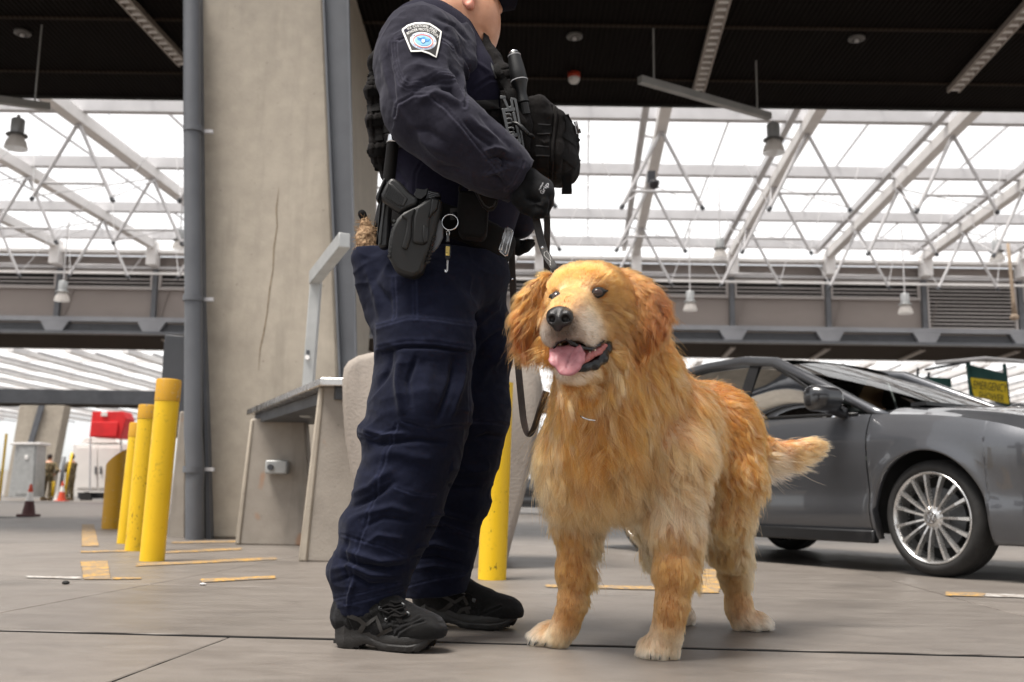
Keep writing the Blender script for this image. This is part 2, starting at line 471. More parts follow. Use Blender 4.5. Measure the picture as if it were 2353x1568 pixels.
far_c = canopy(35.9, 39.5, -40, 46, DECK2, 'long grey canopy with louvers and cladding panels across the middle distance')
XS = [XT0 + PITCHX * k for k in range(-13, 12)]
ls = None; panel0 = None
for i, x in enumerate(XS[:-1]):
    cx = x + PITCHX / 2; w = PITCHX - 0.34
    full = (i == 15)
    zlo = 6.62 if full else 7.72
    MB().box((cx, 35.86, (zlo + 8.27) / 2), (w, 0.05, 8.27 - zlo)).build('louver_back', BLACKGAP, far_c)
    f = MB()
    for zz in (zlo - 0.03, 8.30): f.box((cx, 35.74, zz), (w + 0.1, 0.14, 0.07))
    for sx in (-1, 1): f.box((cx + sx * (w / 2 + 0.015), 35.74, (zlo + 8.27) / 2), (0.07, 0.14, 8.27 - zlo - 0.002))
    fr = f.build('louver_frame', LOUV, far_c)
    n = int((8.25 - zlo) / 0.135)
    for k in range(n):
        zz = zlo + 0.06 + k * 0.135
        if ls is None:
            ls = MB().add([(-w / 2, -0.05, -0.035), (w / 2, -0.05, -0.035), (w / 2, 0.05, 0.028), (-w / 2, 0.05, 0.028), (-w / 2, -0.05, -0.022), (w / 2, -0.05, -0.022), (w / 2, 0.05, 0.041), (-w / 2, 0.05, 0.041)],
                          [(3, 2, 1, 0), (4, 5, 6, 7), (0, 1, 5, 4), (1, 2, 6, 5), (2, 3, 7, 6), (3, 0, 4, 7)]).mesh('slat')
            ls.materials.append(LOUV)
        if -20 < cx < 24:
            o = bpy.data.objects.new('slat', ls); COL.objects.link(o); o.location = (cx, 35.77, zz)
            o.parent = fr; o.matrix_parent_inverse = WORLD(fr).inverted()
    if not full:
        MB().box((cx, 35.80, 7.14), (w + 0.1, 0.06, 1.06)).build('cladding_panel', TAUPE, far_c)
    if -20 < cx < 24:
        MB().bar((x + 0.22, 35.70, 6.66), (x + 0.50, 35.72, 7.66), 0.03).build('stay_rod', TAUPE, far_c)
    MB().box((x, 35.70, 7.5), (0.17, 0.2, 2.2)).build('mullion', STEELB, far_c)
    hb = MB().prism([(x - 0.5, 35.55, 6.44), (x - 0.30, 35.55, 6.10), (x + 0.30, 35.55, 6.10), (x + 0.5, 35.55, 6.44)], (0, 0.3, 0))
    hb.build('haunch', STEELM, far_c)
    MB().box((cx, 35.75, 6.25), (PITCHX - 0.62, 0.1, 0.28)).build('sill_recess', STEELD, far_c)
MB().box((3, 35.68, 6.53), (86, 0.24, 0.17)).build('sill_beam', STEELM, far_c)
MB().box((3, 35.62, 6.04), (86, 0.3, 0.10)).build('bottom_flange', STEELB, far_c)
MB().box((3, 35.72, 8.44), (86, 0.3, 0.09)).build('head_beam', STEELG, far_c)
MB().box((3, 35.2, 8.14), (86, 0.10, 0.07)).build('service_rail', STEELW, far_c)
MB().box((3, 35.85, 8.72), (86, 0.1, 0.34)).build('upper_recess', TAUPE, far_c)
MB().box((3, 35.55, 8.98), (86, 0.5, 0.10)).build('gutter', STEELW, far_c)
MB().box((3, 39.55, 6.5), (86, 0.08, 1.0)).build('rear_fascia', TAUPE, far_c)
third_c = empty('overhead_canopy', (0, 64.5, CEIL), 'distant low canopy edge seen between the far piers at left', 'canopy')
MB().box((0, 66.5, 6.3), (150, 4.0, 0.4)).build('soffit', DECK2, third_c)
MB().box((0, 64.4, 6.45), (150, 0.3, 0.9)).build('edge_beam', STEELD, third_c)

def strip_light(x, y0, y1, w, label, z=CEIL, n=26):
    t = empty('strip_light', (x, y0, z), label, 'ceiling light', 'strip lights under the canopies')
    f = MB()
    x1 = x + (y1 - y0) * SLOPE
    L = Vector((x1 - x, y1 - y0, 0)); u = L.normalized(); r = Vector((u.y, -u.x, 0))
    a, b = Vector((x, y0, z - 0.05)), Vector((x1, y1, z - 0.05))
    for sgn in (-1, 1): f.bar(a + r * (sgn * w / 2), b + r * (sgn * w / 2), 0.03, 0.07)
    f.bar(a, b, w * 0.86, 0.02); f.build('housing', GRILLE, t)
    if n > 10:
        bm_ = None
        for k in range(n):
            p = a + L * ((k + 0.5) / n) - Vector((0, 0, 0.025))
            if bm_ is None:
                p0 = p; bm_ = MB().bar(p - r * (w * 0.42), p + r * (w * 0.42), 0.03, 0.025).mesh('grille_bar'); bm_.materials.append(STEELW)
            o = bpy.data.objects.new('grille_bar', bm_); COL.objects.link(o); o.location = p - p0; o.parent = t; o.matrix_parent_inverse = WORLD(t).inverted()
    else:
        g = MB()
        for k in range(n):
            p = a + L * ((k + 0.5) / n) - Vector((0, 0, 0.025)); g.bar(p - r * (w * 0.42), p + r * (w * 0.42), 0.03, 0.025)
        tag(g.build('light_grille', STEELW, t), kind='stuff')
    return t
for px, py, lab in ((425, 140, 'ceiling strip light running to the grey pipe at upper left'), (1605, 200, 'ceiling strip light right of the officer above the hanging lamp bar'), (2190, 200, 'ceiling strip light at the upper right corner')):
    p = gp(px, py, CEIL); yb = p.y; ya = 8.6
    strip_light(p.x - (yb - ya) * SLOPE, ya, yb, 0.14, lab)
for k in range(-6, 7):
    x = XT0 + PITCHX * (k + 0.05)
    t = strip_light(x, 36.4, 39.2, 0.15, 'short strip light under the far grey canopy, %s from the left' % ('first second third fourth fifth sixth seventh eighth ninth tenth eleventh twelfth thirteenth'.split()[k + 6]), n=8)

# sprinkler roses and alarm on the near ceiling
for px, py, lab in ((52, 73, 'small round ceiling fitting at upper left'), (1320, 81, 'small round ceiling fitting right of the officer above the red alarm'), (1968, 86, 'small round ceiling fitting between the two right strip lights')):
    p = gp(px, py, CEIL)
    t = empty('ceiling_fitting', p, lab, 'ceiling fitting', 'round fittings on the dark ceiling')
    MB().lathe(p + Vector((0, 0, -0.03)), [(0.10, 0.03), (0.10, 0.0), (0.06, -0.015), (0.055, 0.0)], 20).build('rose', simple('fitting_grey_%d' % px, (0.12, 0.115, 0.11), 0.4), t, True)
    MB().lathe(p + Vector((0, 0, -0.06)), [(0.02, 0.04), (0.03, 0.0), (0.0, -0.01)], 12).build('head', STEELG, t, True)
RED = simple('alarm_red', (0.45, 0.05, 0.02), 0.4)
p = gp(1319, 168, CEIL)
t = empty('alarm_beacon', p, 'small red and white alarm beacon under the dark ceiling', 'alarm beacon')
MB().lathe(p + Vector((0, 0, -0.05)), [(0.085, 0.05), (0.085, 0.0), (0.08, -0.02)], 20).build('base', RED, t, True)
MB().lathe(p + Vector((0, 0, -0.15)), [(0.0, 0.0), (0.05, 0.008), (0.074, 0.04), (0.078, 0.085)], 20).build('lens', STEELW, t, True)

back_c = canopy(-20.0, -14.5, -40, 40, DECK2, 'unseen canopy spanning the lanes behind the viewpoint')  # out of view; repeats the bays, added to hold back low sky light
MB().box((0, -14.45, CEIL + 1.4), (80, 0.08, 2.8)).build('fascia', TAUPE, back_c)
# ---------------------------------------------------------------- skylight
def skylight(y_list, z, y0, y1, xs, label, nodes=True, chord=0.22, panes=True):
    t = empty('skylight_roof', (0, y0, z), label, 'skylight')
    xa, xb = min(xs) - 4, max(xs) + 4
    for y in y_list:
        MB().box(((xa + xb) / 2, y, z), (xb - xa, 0.2, 0.30)).build('purlin', STEELG if chord < 0.3 else STEELW, t)
    if panes:
        w = PITCHX - 0.06
        ys = list(y_list) + [y1]
        pm = {}
        for a, b in zip(ys[:-1], ys[1:]):
            d = b - a - 0.04
            key = round(d, 2)
            if key not in pm:
                pm[key] = MB().box((0, 0, 0), (w, d, 0.012)).mesh('glass_pane'); pm[key].materials.append(PANE)
            for x in xs:
                o = bpy.data.objects.new('glass_pane', pm[key]); COL.objects.link(o)
                o.location = (x + PITCHX / 2 + ((a + b) / 2 - 35.7) * SLOPE, (a + b) / 2, z + 0.30)
                o.parent = t; o.matrix_parent_inverse = WORLD(t).inverted()
    return t
def fine_bars(t, xs, z, y0, y1):
    for x in xs:
        for f_ in (0.5,):
            xx = x + PITCHX * f_
            MB().bar((xx + (y0 - 35.7) * SLOPE, y0, z + .2), (xx + (y1 - 35.7) * SLOPE, y1, z + .2), 0.035, 0.06).build('glazing_bar', STEELG, t)
PUR = [14.2, 18.55, 22.93, 27.07, 31.5, 35.0]
sky_t = skylight(PUR, 9.5, 13.9, 39.0, XS[2:-2], 'white glazed skylight of steel purlins over the lanes')
fine_bars(sky_t, XS[3:-2], 9.5, 13.9, 35.6)
def truss(xb, y0, y1, z, label, nodes, group):
    t = empty('roof_truss', (xb + (y0 - 35.7) * SLOPE, y0, z), label, 'truss', group)
    X = lambda y: xb + (y - 35.7) * SLOPE
    P = lambda y, dx, dz: Vector((X(y) + dx, y, z + dz))
    MB().bar(P(y0, 0, -0.30), P(y1, 0, -0.30), 0.26, 0.28).build('chord', STEELW, t)
    MB().bar(P(y0, -0.42, -0.12), P(y1, -0.42, -0.12), 0.16, 0.2).build('chord', STEELG, t)
    c = MB()
    for y in nodes:
        for dy in (-1.1, 1.1): c.bar(P(y + dy, 0, -0.2), P(y + dy, -0.42, -0.12), 0.05)
    tag(c.build('lacing', STEELG, t), kind='stuff')
    for y in nodes:
        for sgn in (-1, 1):
            a, b = P(y, 0, -0.42), P(y, sgn * 0.92, -2.25)
            MB().tube([a, b], 0.046, 8).build('strut', STEELG, t)
            MB().tube([b + Vector((0, 0, -0.02)), b + Vector((sgn * 0.06, 0, -0.10))], 0.055, 8).build('strut_foot', STEELD, t)
        MB().tube([P(y, -0.78, -1.92), P(y, 0.78, -1.92)], 0.034, 8).build('tie_bar', STEELG, t)
    # sag rods between nodes
    for a_, b_ in zip(nodes[:-1], nodes[1:]):
        for sgn in (-1, 1):
            MB().tube([P(a_, sgn * 0.92, -2.25), P(b_, sgn * 0.12, -0.46)], 0.018, 5).build('sag_rod', STEELG, t)
    for a_ in nodes:
        for sgn in (-1, 1): MB().tube([P(a_, sgn * 0.92, -2.25), P(a_ + 1.2, sgn * PITCHX * .5, -0.05)], 0.012, 5).build('sag_rod', STEELG, t)
    if y1 < 37:
        MB().box(P(35.35, 0, -0.66), (0.34, 0.5, 0.75)).build('end_bracket', STEELW, t)
    return t
place = ['fourth truss left of the concrete pier', 'third truss left of the concrete pier', 'second truss left of the concrete pier', 'white roof truss just left of the concrete pier',
         'roof truss hidden mostly behind the concrete pier', 'roof truss behind the officer, next right of the concrete pier', 'roof truss behind the chest of the officer', 'roof truss behind the black pouch of the officer',
         'steepest roof truss just right of the officer', 'roof truss behind the big hanging lamp', 'roof truss second to the right of the big hanging lamp', 'roof truss ending at the fully louvered panel', 'roof truss at the upper right edge', 'roof truss beyond the right edge']
for i, k in enumerate(range(-8, 6)):
    x = XT0 + PITCHX * k
    truss(x, 13.9, 35.55, 9.5, 'white steel ' + place[i], [22.93, 27.07, 31.5], 'white steel trusses of the skylight')
# second glazed bay beyond the grey canopy
PUR2 = [62.0, 68.0, 74.0, 80.0, 87.0, 95.0, 104.0, 114.0]
sky2 = skylight(PUR2, 9.3, 60.0, 120.0, [XT0 + PITCHX * k for k in range(-26, 22)], 'farther white skylight seen under the grey canopy', chord=0.5)
for k in range(-26, 22):
    x = XT0 + PITCHX * k
    t = empty('roof_beam', (x, 60, 8.9), 'deep grey roof beam of the farther skylight', 'roof beam', 'deep beams of the farther skylight')
    MB().bar((x, 60.2, 8.9), (x + 60 * SLOPE, 120, 8.9), 0.4, 0.34).build('web', STEELW, t)
    MB().bar((x + 1.7, 60.2, 8.7), (x + 1.7 + 60 * SLOPE, 120, 8.7), 0.12, 0.14).build('brace', STEELG, t)

# ---------------------------------------------------------------- hanging lamps
def lamp_glass():
    m = NT('prismatic_lamp_glass'); tl = m.n('BsdfTranslucent'); tl.inputs[0].default_value = (0.92, 0.90, 0.88, 1); df = m.n('BsdfDiffuse'); df.inputs[0].default_value = (0.8, 0.78, 0.76, 1); tr = m.n('BsdfTransparent')
    a = m.n('MixShader'); a.inputs[0].default_value = 0.35; m.l(tl.outputs[0], a.inputs[1]); m.l(df.outputs[0], a.inputs[2]); b = m.n('MixShader'); b.inputs[0].default_value = 0.30; m.l(a.outputs[0], b.inputs[1]); m.l(tr.outputs[0], b.inputs[2]); m.l(b.outputs[0], m.out.inputs[0]); return m.m
LAMPGLASS = lamp_glass()
LAMPCAP = simple('lamp_cap_grey', (0.36, 0.37, 0.375), 0.4, 0.2)
LAMPDARK = simple('lamp_collar_dark', (0.11, 0.11, 0.11), 0.5)
def lamp(c, D, label, rod=None, dark=True):
    "c: middle of the rim; D: rim diameter"
    t = empty('pendant_lamp', c, label, 'hanging lamp', 'hanging lamps with glass bells')
    R = D / 2
    MB().lathe(c, [(R, 0), (R * 0.98, 0.06 * D), (R * 0.86, 0.30 * D), (R * 0.62, 0.52 * D), (R * 0.5, 0.60 * D), (R * 0.46, 0.60 * D), (R * 0.58, 0.50 * D), (R * 0.82, 0.29 * D), (R * 0.94, 0.0)], 28, caps=False).build('glass_bell', LAMPGLASS, t, True)
    MB().lathe(c + Vector((0, 0, 0.6 * D)), [(0.0, 0.0), (R * 0.92, 0.0), (R * 0.92, 0.04 * D), (R * 0.7, 0.09 * D), (R * 0.56, 0.11 * D)], 24).build('collar', LAMPDARK if dark else LAMPCAP, t, True)
    MB().lathe(c + Vector((0, 0, 0.7 * D)), [(R * 0.58, 0.0), (R * 0.58, 0.62 * D), (R * 0.5, 0.68 * D), (R * 0.2, 0.70 * D), (0, 0.70 * D)], 24).build('ballast_housing', LAMPCAP, t, auto=40)
    if rod: MB().tube([c + Vector((0, 0, 1.38 * D)), c + Vector((0, 0, 1.38 * D + rod))], 0.022, 8).build('stem', STEELG, t)
    return t
# near bar with the big lamp, hung from the ceiling by two thin rods
A_, B_ = at(1470, 183, 11.3), at(1768, 268, 12.4)
t = empty('lamp_bar', A_, 'long grey bar hung on two thin rods below the dark ceiling at right', 'lamp bar', 'lamp bars on thin rods')
MB().bar(A_, B_, 0.085, 0.085).build('tube', GALV, t)
for px, py in ((1500, 190), (1738, 258)):
    u = (px - 1470) / (1768 - 1470); p = A_ + (B_ - A_) * u
    MB().tube([p + Vector((0, 0, 0.02)), Vector((p.x, p.y, CEIL))], 0.012, 6).build('hanger_rod', GALV, t)
lamp(at(1778, 352, 12.45), 0.285, 'big pendant lamp at the end of the hanging bar right of the officer', 0.04)
A_, B_ = at(-60, 222, 11.0), at(112, 246, 11.7)
t = empty('lamp_bar', A_, 'grey bar on a thin rod below the dark ceiling at the left edge', 'lamp bar', 'lamp bars on thin rods')
MB().bar(A_, B_, 0.085, 0.085).build('tube', GALV, t)
p = A_ + (B_ - A_) * 0.8
MB().tube([p, Vector((p.x, p.y, CEIL))], 0.012, 6).build('hanger_rod', GALV, t)
lamp(at(36, 342, 11.6), 0.27, 'big pendant lamp at the upper left edge of the picture', 0.05)
for px, py, D, Y, rod, dark, lab in ((1655, 592, 0.42, 29.0, 2.6, True, 'pale lamp with a dark collar against the skylight right of the dog head'), (2292, 600, 0.44, 28.0, 2.5, True, 'pale lamp with a dark collar at the right edge'),
                                     (412, 572, 0.42, 29.0, 2.6, True, 'pale lamp half hidden by the grey drain pipe'), (1586, 714, 0.44, 30.8, 2.2, False, 'white lamp on a long stem right of the dog ear'),
                                     (2081, 721, 0.46, 30.8, 2.2, False, 'white lamp on a long stem in front of the louvers at right'), (142, 692, 0.46, 30.8, 1.9, False, 'white lamp on a long stem in front of the grey canopy at left')):
    lamp(at(px, py, Y), D, lab, rod, dark)
# rope end hanging by the louvers, camera on the truss
t = empty('hanging_rope', at(2320, 565, 30.5), 'frayed tan rope hanging in front of the louvers at right', 'rope')
MB().tube([at(2316, 560, 30.5), at(2322, 620, 30.5), at(2328, 690, 30.5), at(2331, 722, 30.5)], [0.05, 0.055, 0.06, 0.09], 8).build('rope', simple('tan_rope', (0.35, 0.27, 0.2), 0.9), t, True)
MB().lathe(at(2331, 730, 30.5), [(0.0, -0.1), (0.12, -0.06), (0.14, 0.02), (0.07, 0.12)], 10).build('frayed_knot', MATS['tan_rope'], t, True)
p = at(1503, 422, 24.5)
t = empty('security_camera', p, 'small dark security camera clamped to the steep truss right of the officer', 'security camera')
MB().lathe(p, [(0.0, -0.16), (0.10, -0.12), (0.14, 0.0), (0.14, 0.06)], 16).build('dome', simple('camera_dark', (0.03, 0.03, 0.035), 0.3), t, True)
MB().box(p + Vector((-0.06, 0.1, 0.2)), (0.2, 0.24, 0.28)).build('bracket', STEELD, t, bevel=0.02)

# ================================================================== PIERS
def pier(name, corners_b, corners_t, z1, mat, label):
    "tapered concrete pier; corners front-left, front-right, back-right, back-left"
    t = empty(name, ((corners_b[0][0] + corners_b[1][0]) / 2, corners_b[0][1], 0), label, 'pier')
    return t
P1 = empty('concrete_pier', (-1.98, 8.5, 0), 'broad beige concrete pier with a long crack holding up the dark canopy', 'pier')
n = 14; vs = []; fs = []
bl, br = gp(458, 1243), gp(792, 1243); yb = 8.5
tl, tr = at(456, -20, 8.45), at(742, -20, 8.45)
rings = []
for k in range(n + 1):
    u = k / n; z = 6.02 * u
    ul = z / tl.z
    L = Vector((at(458, 1243, 8.5).x, 8.5, 0)).lerp(Vector((tl.x, 8.45, tl.z)), ul)
    Rr = Vector((at(792, 1243, 8.5).x, 8.5, 0)).lerp(Vector((tr.x, 8.45, tr.z)), ul)
    back = 1.3 + 3.6 * max(0, (z - 0.8) / 5.2) ** 0.9
    rings.append([(L.x, L.y, z), (Rr.x, Rr.y, z), (Rr.x - 0.02, Rr.y + back, z), (L.x + 0.02, L.y + back, z)])
for r_ in rings: vs += r_
for k in range(n):
    for c in range(4):
        fs.append((k * 4 + c, k * 4 + (c + 1) % 4, k * 4 + 4 + (c + 1) % 4, k * 4 + 4 + c))
fs += [(3, 2, 1, 0), tuple(n * 4 + c for c in range(4))]
MB().add(vs, fs).build('shaft', CONC, P1, bevel=0.025)
# the crack: a thin dark filled groove following the face
crk = [(640, 430), (634, 480), (636, 520), (628, 570), (626, 620), (618, 665), (612, 720), (604, 765), (596, 800), (592, 850)]
m = MB(); up = []; lo = []
for k, (x, y) in enumerate(crk):
    w = (1.1 + .5 * (k % 2)) if 0 < k < len(crk) - 1 else 0.3
    up.append(at(x - w, y, 8.455)); lo.append(at(x + w, y, 8.455))
vv = [v + Vector((0, -0.0 + (0.045 if v.z < 1 else 0.0), 0)) for v in up + lo]
for v in vv: v.y = 8.5 - 0.05 * v.z / tl.z - 0.003
m.add(vv, [(k, k + 1, len(crk) + k + 1, len(crk) + k) for k in range(len(crk) - 1)])
m.build('crack', simple('crack_stain', (0.24, 0.19, 0.13), 0.9, var=0.4, scale=30), P1)
# steel edge channel on the right corner
ch = empty('steel_column', (-1.3, 8.35, 0), 'blue grey steel edge column leaning along the right side of the concrete pier', 'column')
a0, a1 = at(745, -20, 8.36), at(800, -20, 8.36); b0, b1 = at(782, 822, 8.36), at(818, 822, 8.36)
e0 = b0 + (b0 - a0) * (b0.z / (a0.z - b0.z)) * 1.0; e1 = b1 + (b1 - a1) * (b1.z / (a1.z - b1.z))
f0_ = a0 + (a0 - b0) * 0.4; f1_ = a1 + (a1 - b1) * 0.4
MB().prism([e0, e1, f1_, f0_], (0, 0.02, 0)).build('web', STEELB, ch)
MB().prism([e0 + Vector((-0.012, 0.0, 0)), e0 + Vector((0.006, 0, 0)), f0_ + Vector((0.006, 0, 0)), f0_ + Vector((-0.012, 0, 0))], (0, -0.06, 0)).build('flange', STEELB, ch)
MB().prism([e1 + Vector((-0.006, 0.0, 0)), e1 + Vector((0.012, 0, 0)), f1_ + Vector((0.012, 0, 0)), f1_ + Vector((-0.006, 0, 0))], (0, -0.06, 0)).build('flange', STEELB, ch)
# drain pipe with clips, and its dark backing channel
dp = empty('drain_pipe', gp(440, 1243), 'grey drain pipe clipped down the left side of the concrete pier', 'drain pipe')
pl = [(447, 1243), (447, 1120), (449, 1080), (444, 1000), (445, 700), (442, 300), (441, -30)]
pts = [at(x, y, 8.28) for x, y in pl]; pts[0].z = 0
MB().tube(pts, 0.074, 18).build('pipe', STEELB, dp, auto=40)
for y in (297, 685, 1078):
    p = at(445, y, 8.28)
    MB().lathe(p - Vector((0, 0, 0.03)), [(0.075, 0), (0.086, 0.0), (0.086, 0.05), (0.075, 0.05)], 18).build('coupling', STEELB, dp, auto=40)
    MB().box(p + Vector((0.10, 0.06, 0)), (0.10, 0.03, 0.03)).build('clip', STEELG, dp)
bk = [at(x, y, 8.47) for x, y in ((424, 1243), (478, 1243), (474, 1080), (466, 700), (460, -30), (424, -30), (425, 700), (426, 1080))]
MB().prism(bk, (0, 0.03, 0)).build('backing_channel', BLACKGAP, dp)
MB().prism([at(x, y, 8.4) for x, y in ((474, 1243), (484, 1243), (480, 1080), (468, 700), (462, -30), (457, -30), (462, 700), (472, 1080))], (0, 0.09, 0)).build('channel_lip', STEELB, dp)
# slate steel cabinet and concrete spur left of the pipe
sb = empty('equipment_cabinet', at(395, 1000, 9.0) * 1, 'dark slate steel cabinet behind the front yellow bollard', 'cabinet')
cb = [at(x, y, 9.0) for x, y in ((366, 1000), (425, 1000), (425, 772), (378, 768))]
MB().prism(cb, (0, 0.5, 0)).build('cabinet_body', STEELD, sb, bevel=0.012)
MB().prism([at(x, y, 8.985) for x, y in ((366, 960), (424, 960), (424, 790), (377, 787))], (0, 0.012, 0)).build('door', STEELD, sb)
sp = empty('concrete_spur', gp(400, 1240), 'sloping beige concrete spur between the bollards and the drain pipe', 'concrete spur')
MB().prism([at(x, y, 8.75) for x, y in ((383, 1242), (426, 1242), (426, 945), (412, 945))], (0, 1.1, 0)).build('spur_body', CONC2, sp, bevel=0.015)

# far pier at left, under the third canopy
P2 = empty('concrete_pier', at(90, 1141, 62.0), 'far beige concrete pier with a leaning steel strip at left behind the soldiers', 'pier')
MB().prism([at(x, y, 62.5) for x, y in ((8, 1142), (108, 1142), (148, 932), (45, 932))], (0, 1.0, 0)).build('shaft', CONC, P2, bevel=0.03)
MB().prism([at(x, y, 62.3) for x, y in ((60, 1030), (72, 1030), (102, 932), (88, 932))], (0, 0.12, 0)).build('steel_strip', STEELB, P2)

# ================================================================== BENCH, BARRIER, BOLLARDS
bn = empty('inspection_bench', (-1.5, 6.7, 0), 'concrete inspection bench with a stainless steel top beside the pier', 'bench')
def slab_panel(name, quad, Y, th, mat):
    return MB().prism([at(x, y, Y) for x, y in quad], (0, th, 0)).build(name, mat, bn, bevel=0.012)
slab_panel('front_panel', ((686, 1291), (835, 1296), (835, 888), (735, 888)), 5.72, 0.16, CONC2)
slab_panel('rear_panel', ((541, 1252), (720, 1256), (700, 962), (577, 962)), 7.55, 0.16, CONC2)
slab_panel('edge_strip', ((684, 1291), (706, 1292), (745, 890), (732, 889)), 5.71, 0.05, CONC)
slab_panel('edge_strip', ((539, 1252), (552, 1252), (583, 964), (575, 963)), 7.54, 0.05, CONC)
a, b, c, d = at(736, 880, 5.62), at(850, 884, 5.62), at(727, 958, 7.82), at(566, 959, 7.82)
tz = (a.z + d.z) / 2
tops = [Vector((a.x, a.y, tz)), Vector((b.x + 0.15, b.y, tz)), Vector((b.x + 0.05, c.y, tz)), Vector((d.x, d.y, tz))]
MB().prism(tops, (0, 0, 0.045)).build('bench_top', STAINLESS, bn, bevel=0.006)
MB().prism([p + Vector((0.08 if i in (0, 3) else -0.08, 0.06 if i < 2 else -0.06, -0.07)) for i, p in enumerate(tops)], (0, 0, 0.068)).build('under_frame', STEELD, bn)
ob = empty('outlet_box', at(637, 1074, 7.5), 'small grey outlet box on the inner face of the bench', 'outlet box')
MB().box(at(637, 1074, 7.50), (0.16, 0.09, 0.10)).build('box_body', GALV, ob, bevel=0.01)
MB().lathe(at(622, 1074, 7.45), [(0.0, 0), (0.022, 0.0), (0.022, 0.02), (0.0, 0.02)], 12, axis=(0, -1, 0)).build('socket', STEELD, ob)
hr = empty('handrail', at(700, 900, 6.9), 'grey square tube post with an angled arm rising behind the bench', 'handrail')
MB().bar(at(703, 960, 6.9), at(727, 640, 6.9), 0.075, 0.075, up=(0, 1, 0)).build('post', GALV, hr, bevel=0.006)
MB().bar(at(722, 640, 6.9), at(792, 552, 6.2), 0.075, 0.10).build('arm', GALV, hr, bevel=0.006)
pk = at(707, 822, 6.86)
MB().lathe(pk, [(0.0, 0), (0.016, 0), (0.016, 0.02), (0, 0.02)], 10, axis=(0, -1, 0)).build('bolt', STEELW, hr)
MB().box(pk + Vector((0, 0.0, 0.035)), (0.02, 0.015, 0.03)).build('slot', STEELD, hr)

br_ = empty('concrete_barrier', (-0.55, 5.4, 0), 'rounded concrete crash barrier standing behind the legs of the officer', 'barrier')
out = [(868, 1296), (850, 1240), (818, 1150), (800, 1080), (788, 1000), (783, 930), (782, 870), (786, 842), (797, 826), (818, 814), (850, 806), (900, 800), (1020, 798), (1130, 800), (1190, 808), (1222, 822), (1240, 845), (1247, 880), (1246, 930), (1238, 990), (1222, 1070), (1200, 1160), (1178, 1240), (1162, 1300)]
front = [at(x, y, 5.35) for x, y in out]
for p in front: p.z = max(p.z, 0.0)
nb = len(out); vs = []; fs = []
cxm = sum(p.x for p in front) / nb
czm = 0.55
layers = [(0.06, 0.94), (0.015, 0.985), (0.0, 1.0)]
prof = [(0.0, 0.93), (0.012, 0.965), (0.035, 0.99), (0.07, 1.0), (0.9, 1.0), (1.0, 0.96)]
for dy, k in prof:
    vs += [(cxm + (p.x - cxm) * k, p.y + dy, max(0.0, czm + (p.z - czm) * k) if p.z > 0.05 else 0.0) for p in front]
for l in range(len(prof) - 1):
    for i in range(nb):
        fs.append((l * nb + i, l * nb + (i + 1) % nb, (l + 1) * nb + (i + 1) % nb, (l + 1) * nb + i))
fs += [tuple(range(nb)), tuple(range(len(prof) * nb - 1, (len(prof) - 1) * nb - 1, -1))]
PIT = concrete('pitted_concrete', (0.25, 0.215, 0.185), (0.36, 0.315, 0.275), 0.8, 0.85, 0.5)
MB().add(vs, fs).build('barrier_body', PIT, br_, auto=50)

def bollard(base, top, r, label, cap=0.0, slant=0.0, group='yellow bollards'):
    base, top = Vector(base), Vector(top)
    t = empty('bollard', base, label, 'bollard', group)
    d = (top - base); L = d.length; u = d.normalized()
    n = 28; m = MB(); q = Vector((0, 0, 1)).rotation_difference(u).to_matrix()
    zs = [0.0, 0.02] + [L * k / 8 for k in range(1, 8)] + [L * (1 - cap)]
    vs = []
    for z in zs:
        for k in range(n):
            a = 2 * pi * k / n
            zz = z
            if slant and z > L * 0.8: zz = z + slant * cos(a)
            vs.append(base + q @ Vector((r * cos(a), r * sin(a), zz)))
    fs = [(i * n + k, i * n + (k + 1) % n, (i + 1) * n + (k + 1) % n, (i + 1) * n + k) for i in range(len(zs) - 1) for k in range(n)]
    fs += [tuple(range(n - 1, -1, -1)), tuple((len(zs) - 1) * n + k for k in range(n))]
    MB().add(vs, fs).build('post', YELLOW if not slant else OCHRE, t, auto=45)
    if cap:
        m = MB(); z0 = L * (1 - cap) + 0.001
        m.lathe((0, 0, 0), [(r * 1.035, z0), (r * 1.035, L - 0.012), (r * 0.98, L - 0.002), (r * 0.85, L)], n)
        m.v = [tuple(base + q @ Vector(v)) for v in m.v]
        m.build('cap_band', OCHRE, t, auto=45)
    return t
def bpt(bx, by, tx, ty, r, label, cap=0.0, slant=0.0):
    b = gp(bx, by); b.y += r * 0.8; return bollard((b.x, b.y, 0), at(tx, ty, b.y), r, label, cap, slant)
bpt(341, 1291, 389, 872, 0.066, 'front and tallest looking yellow bollard of the row at left with a weathered ochre cap', 0.125)
bpt(305, 1267, 345, 931, 0.070, 'second yellow bollard from the front in the row at left', 0.10)
bpt(282, 1250, 318, 972, 0.060, 'third yellow bollard from the front in the row at left', 0.12)
bpt(249, 1216, 268, 1052, 0.098, 'ochre bollard with a slanted broken top left of the bollard row', 0.0, 0.085)
bpt(1130, 1334, 1148, 880, 0.064, 'single yellow chipped bollard behind the legs of the officer')
# small pebble on the floor
tag(link('pebble', MB().lathe(gp(151, 1343), [(0.0, 0), (0.014, 0.002), (0.016, 0.008), (0.008, 0.014), (0, 0.015)], 8).mesh('pebble'), BLACKGAP), 'tiny dark pebble lying on the floor at left', 'pebble')
tag(link('pebble', MB().lathe(gp(466, 1345), [(0.0, 0), (0.012, 0.002), (0.014, 0.006), (0, 0.01)], 8).mesh('pebble'), STEELW), 'tiny pale chip lying on the floor below the yellow stripe', 'pebble')
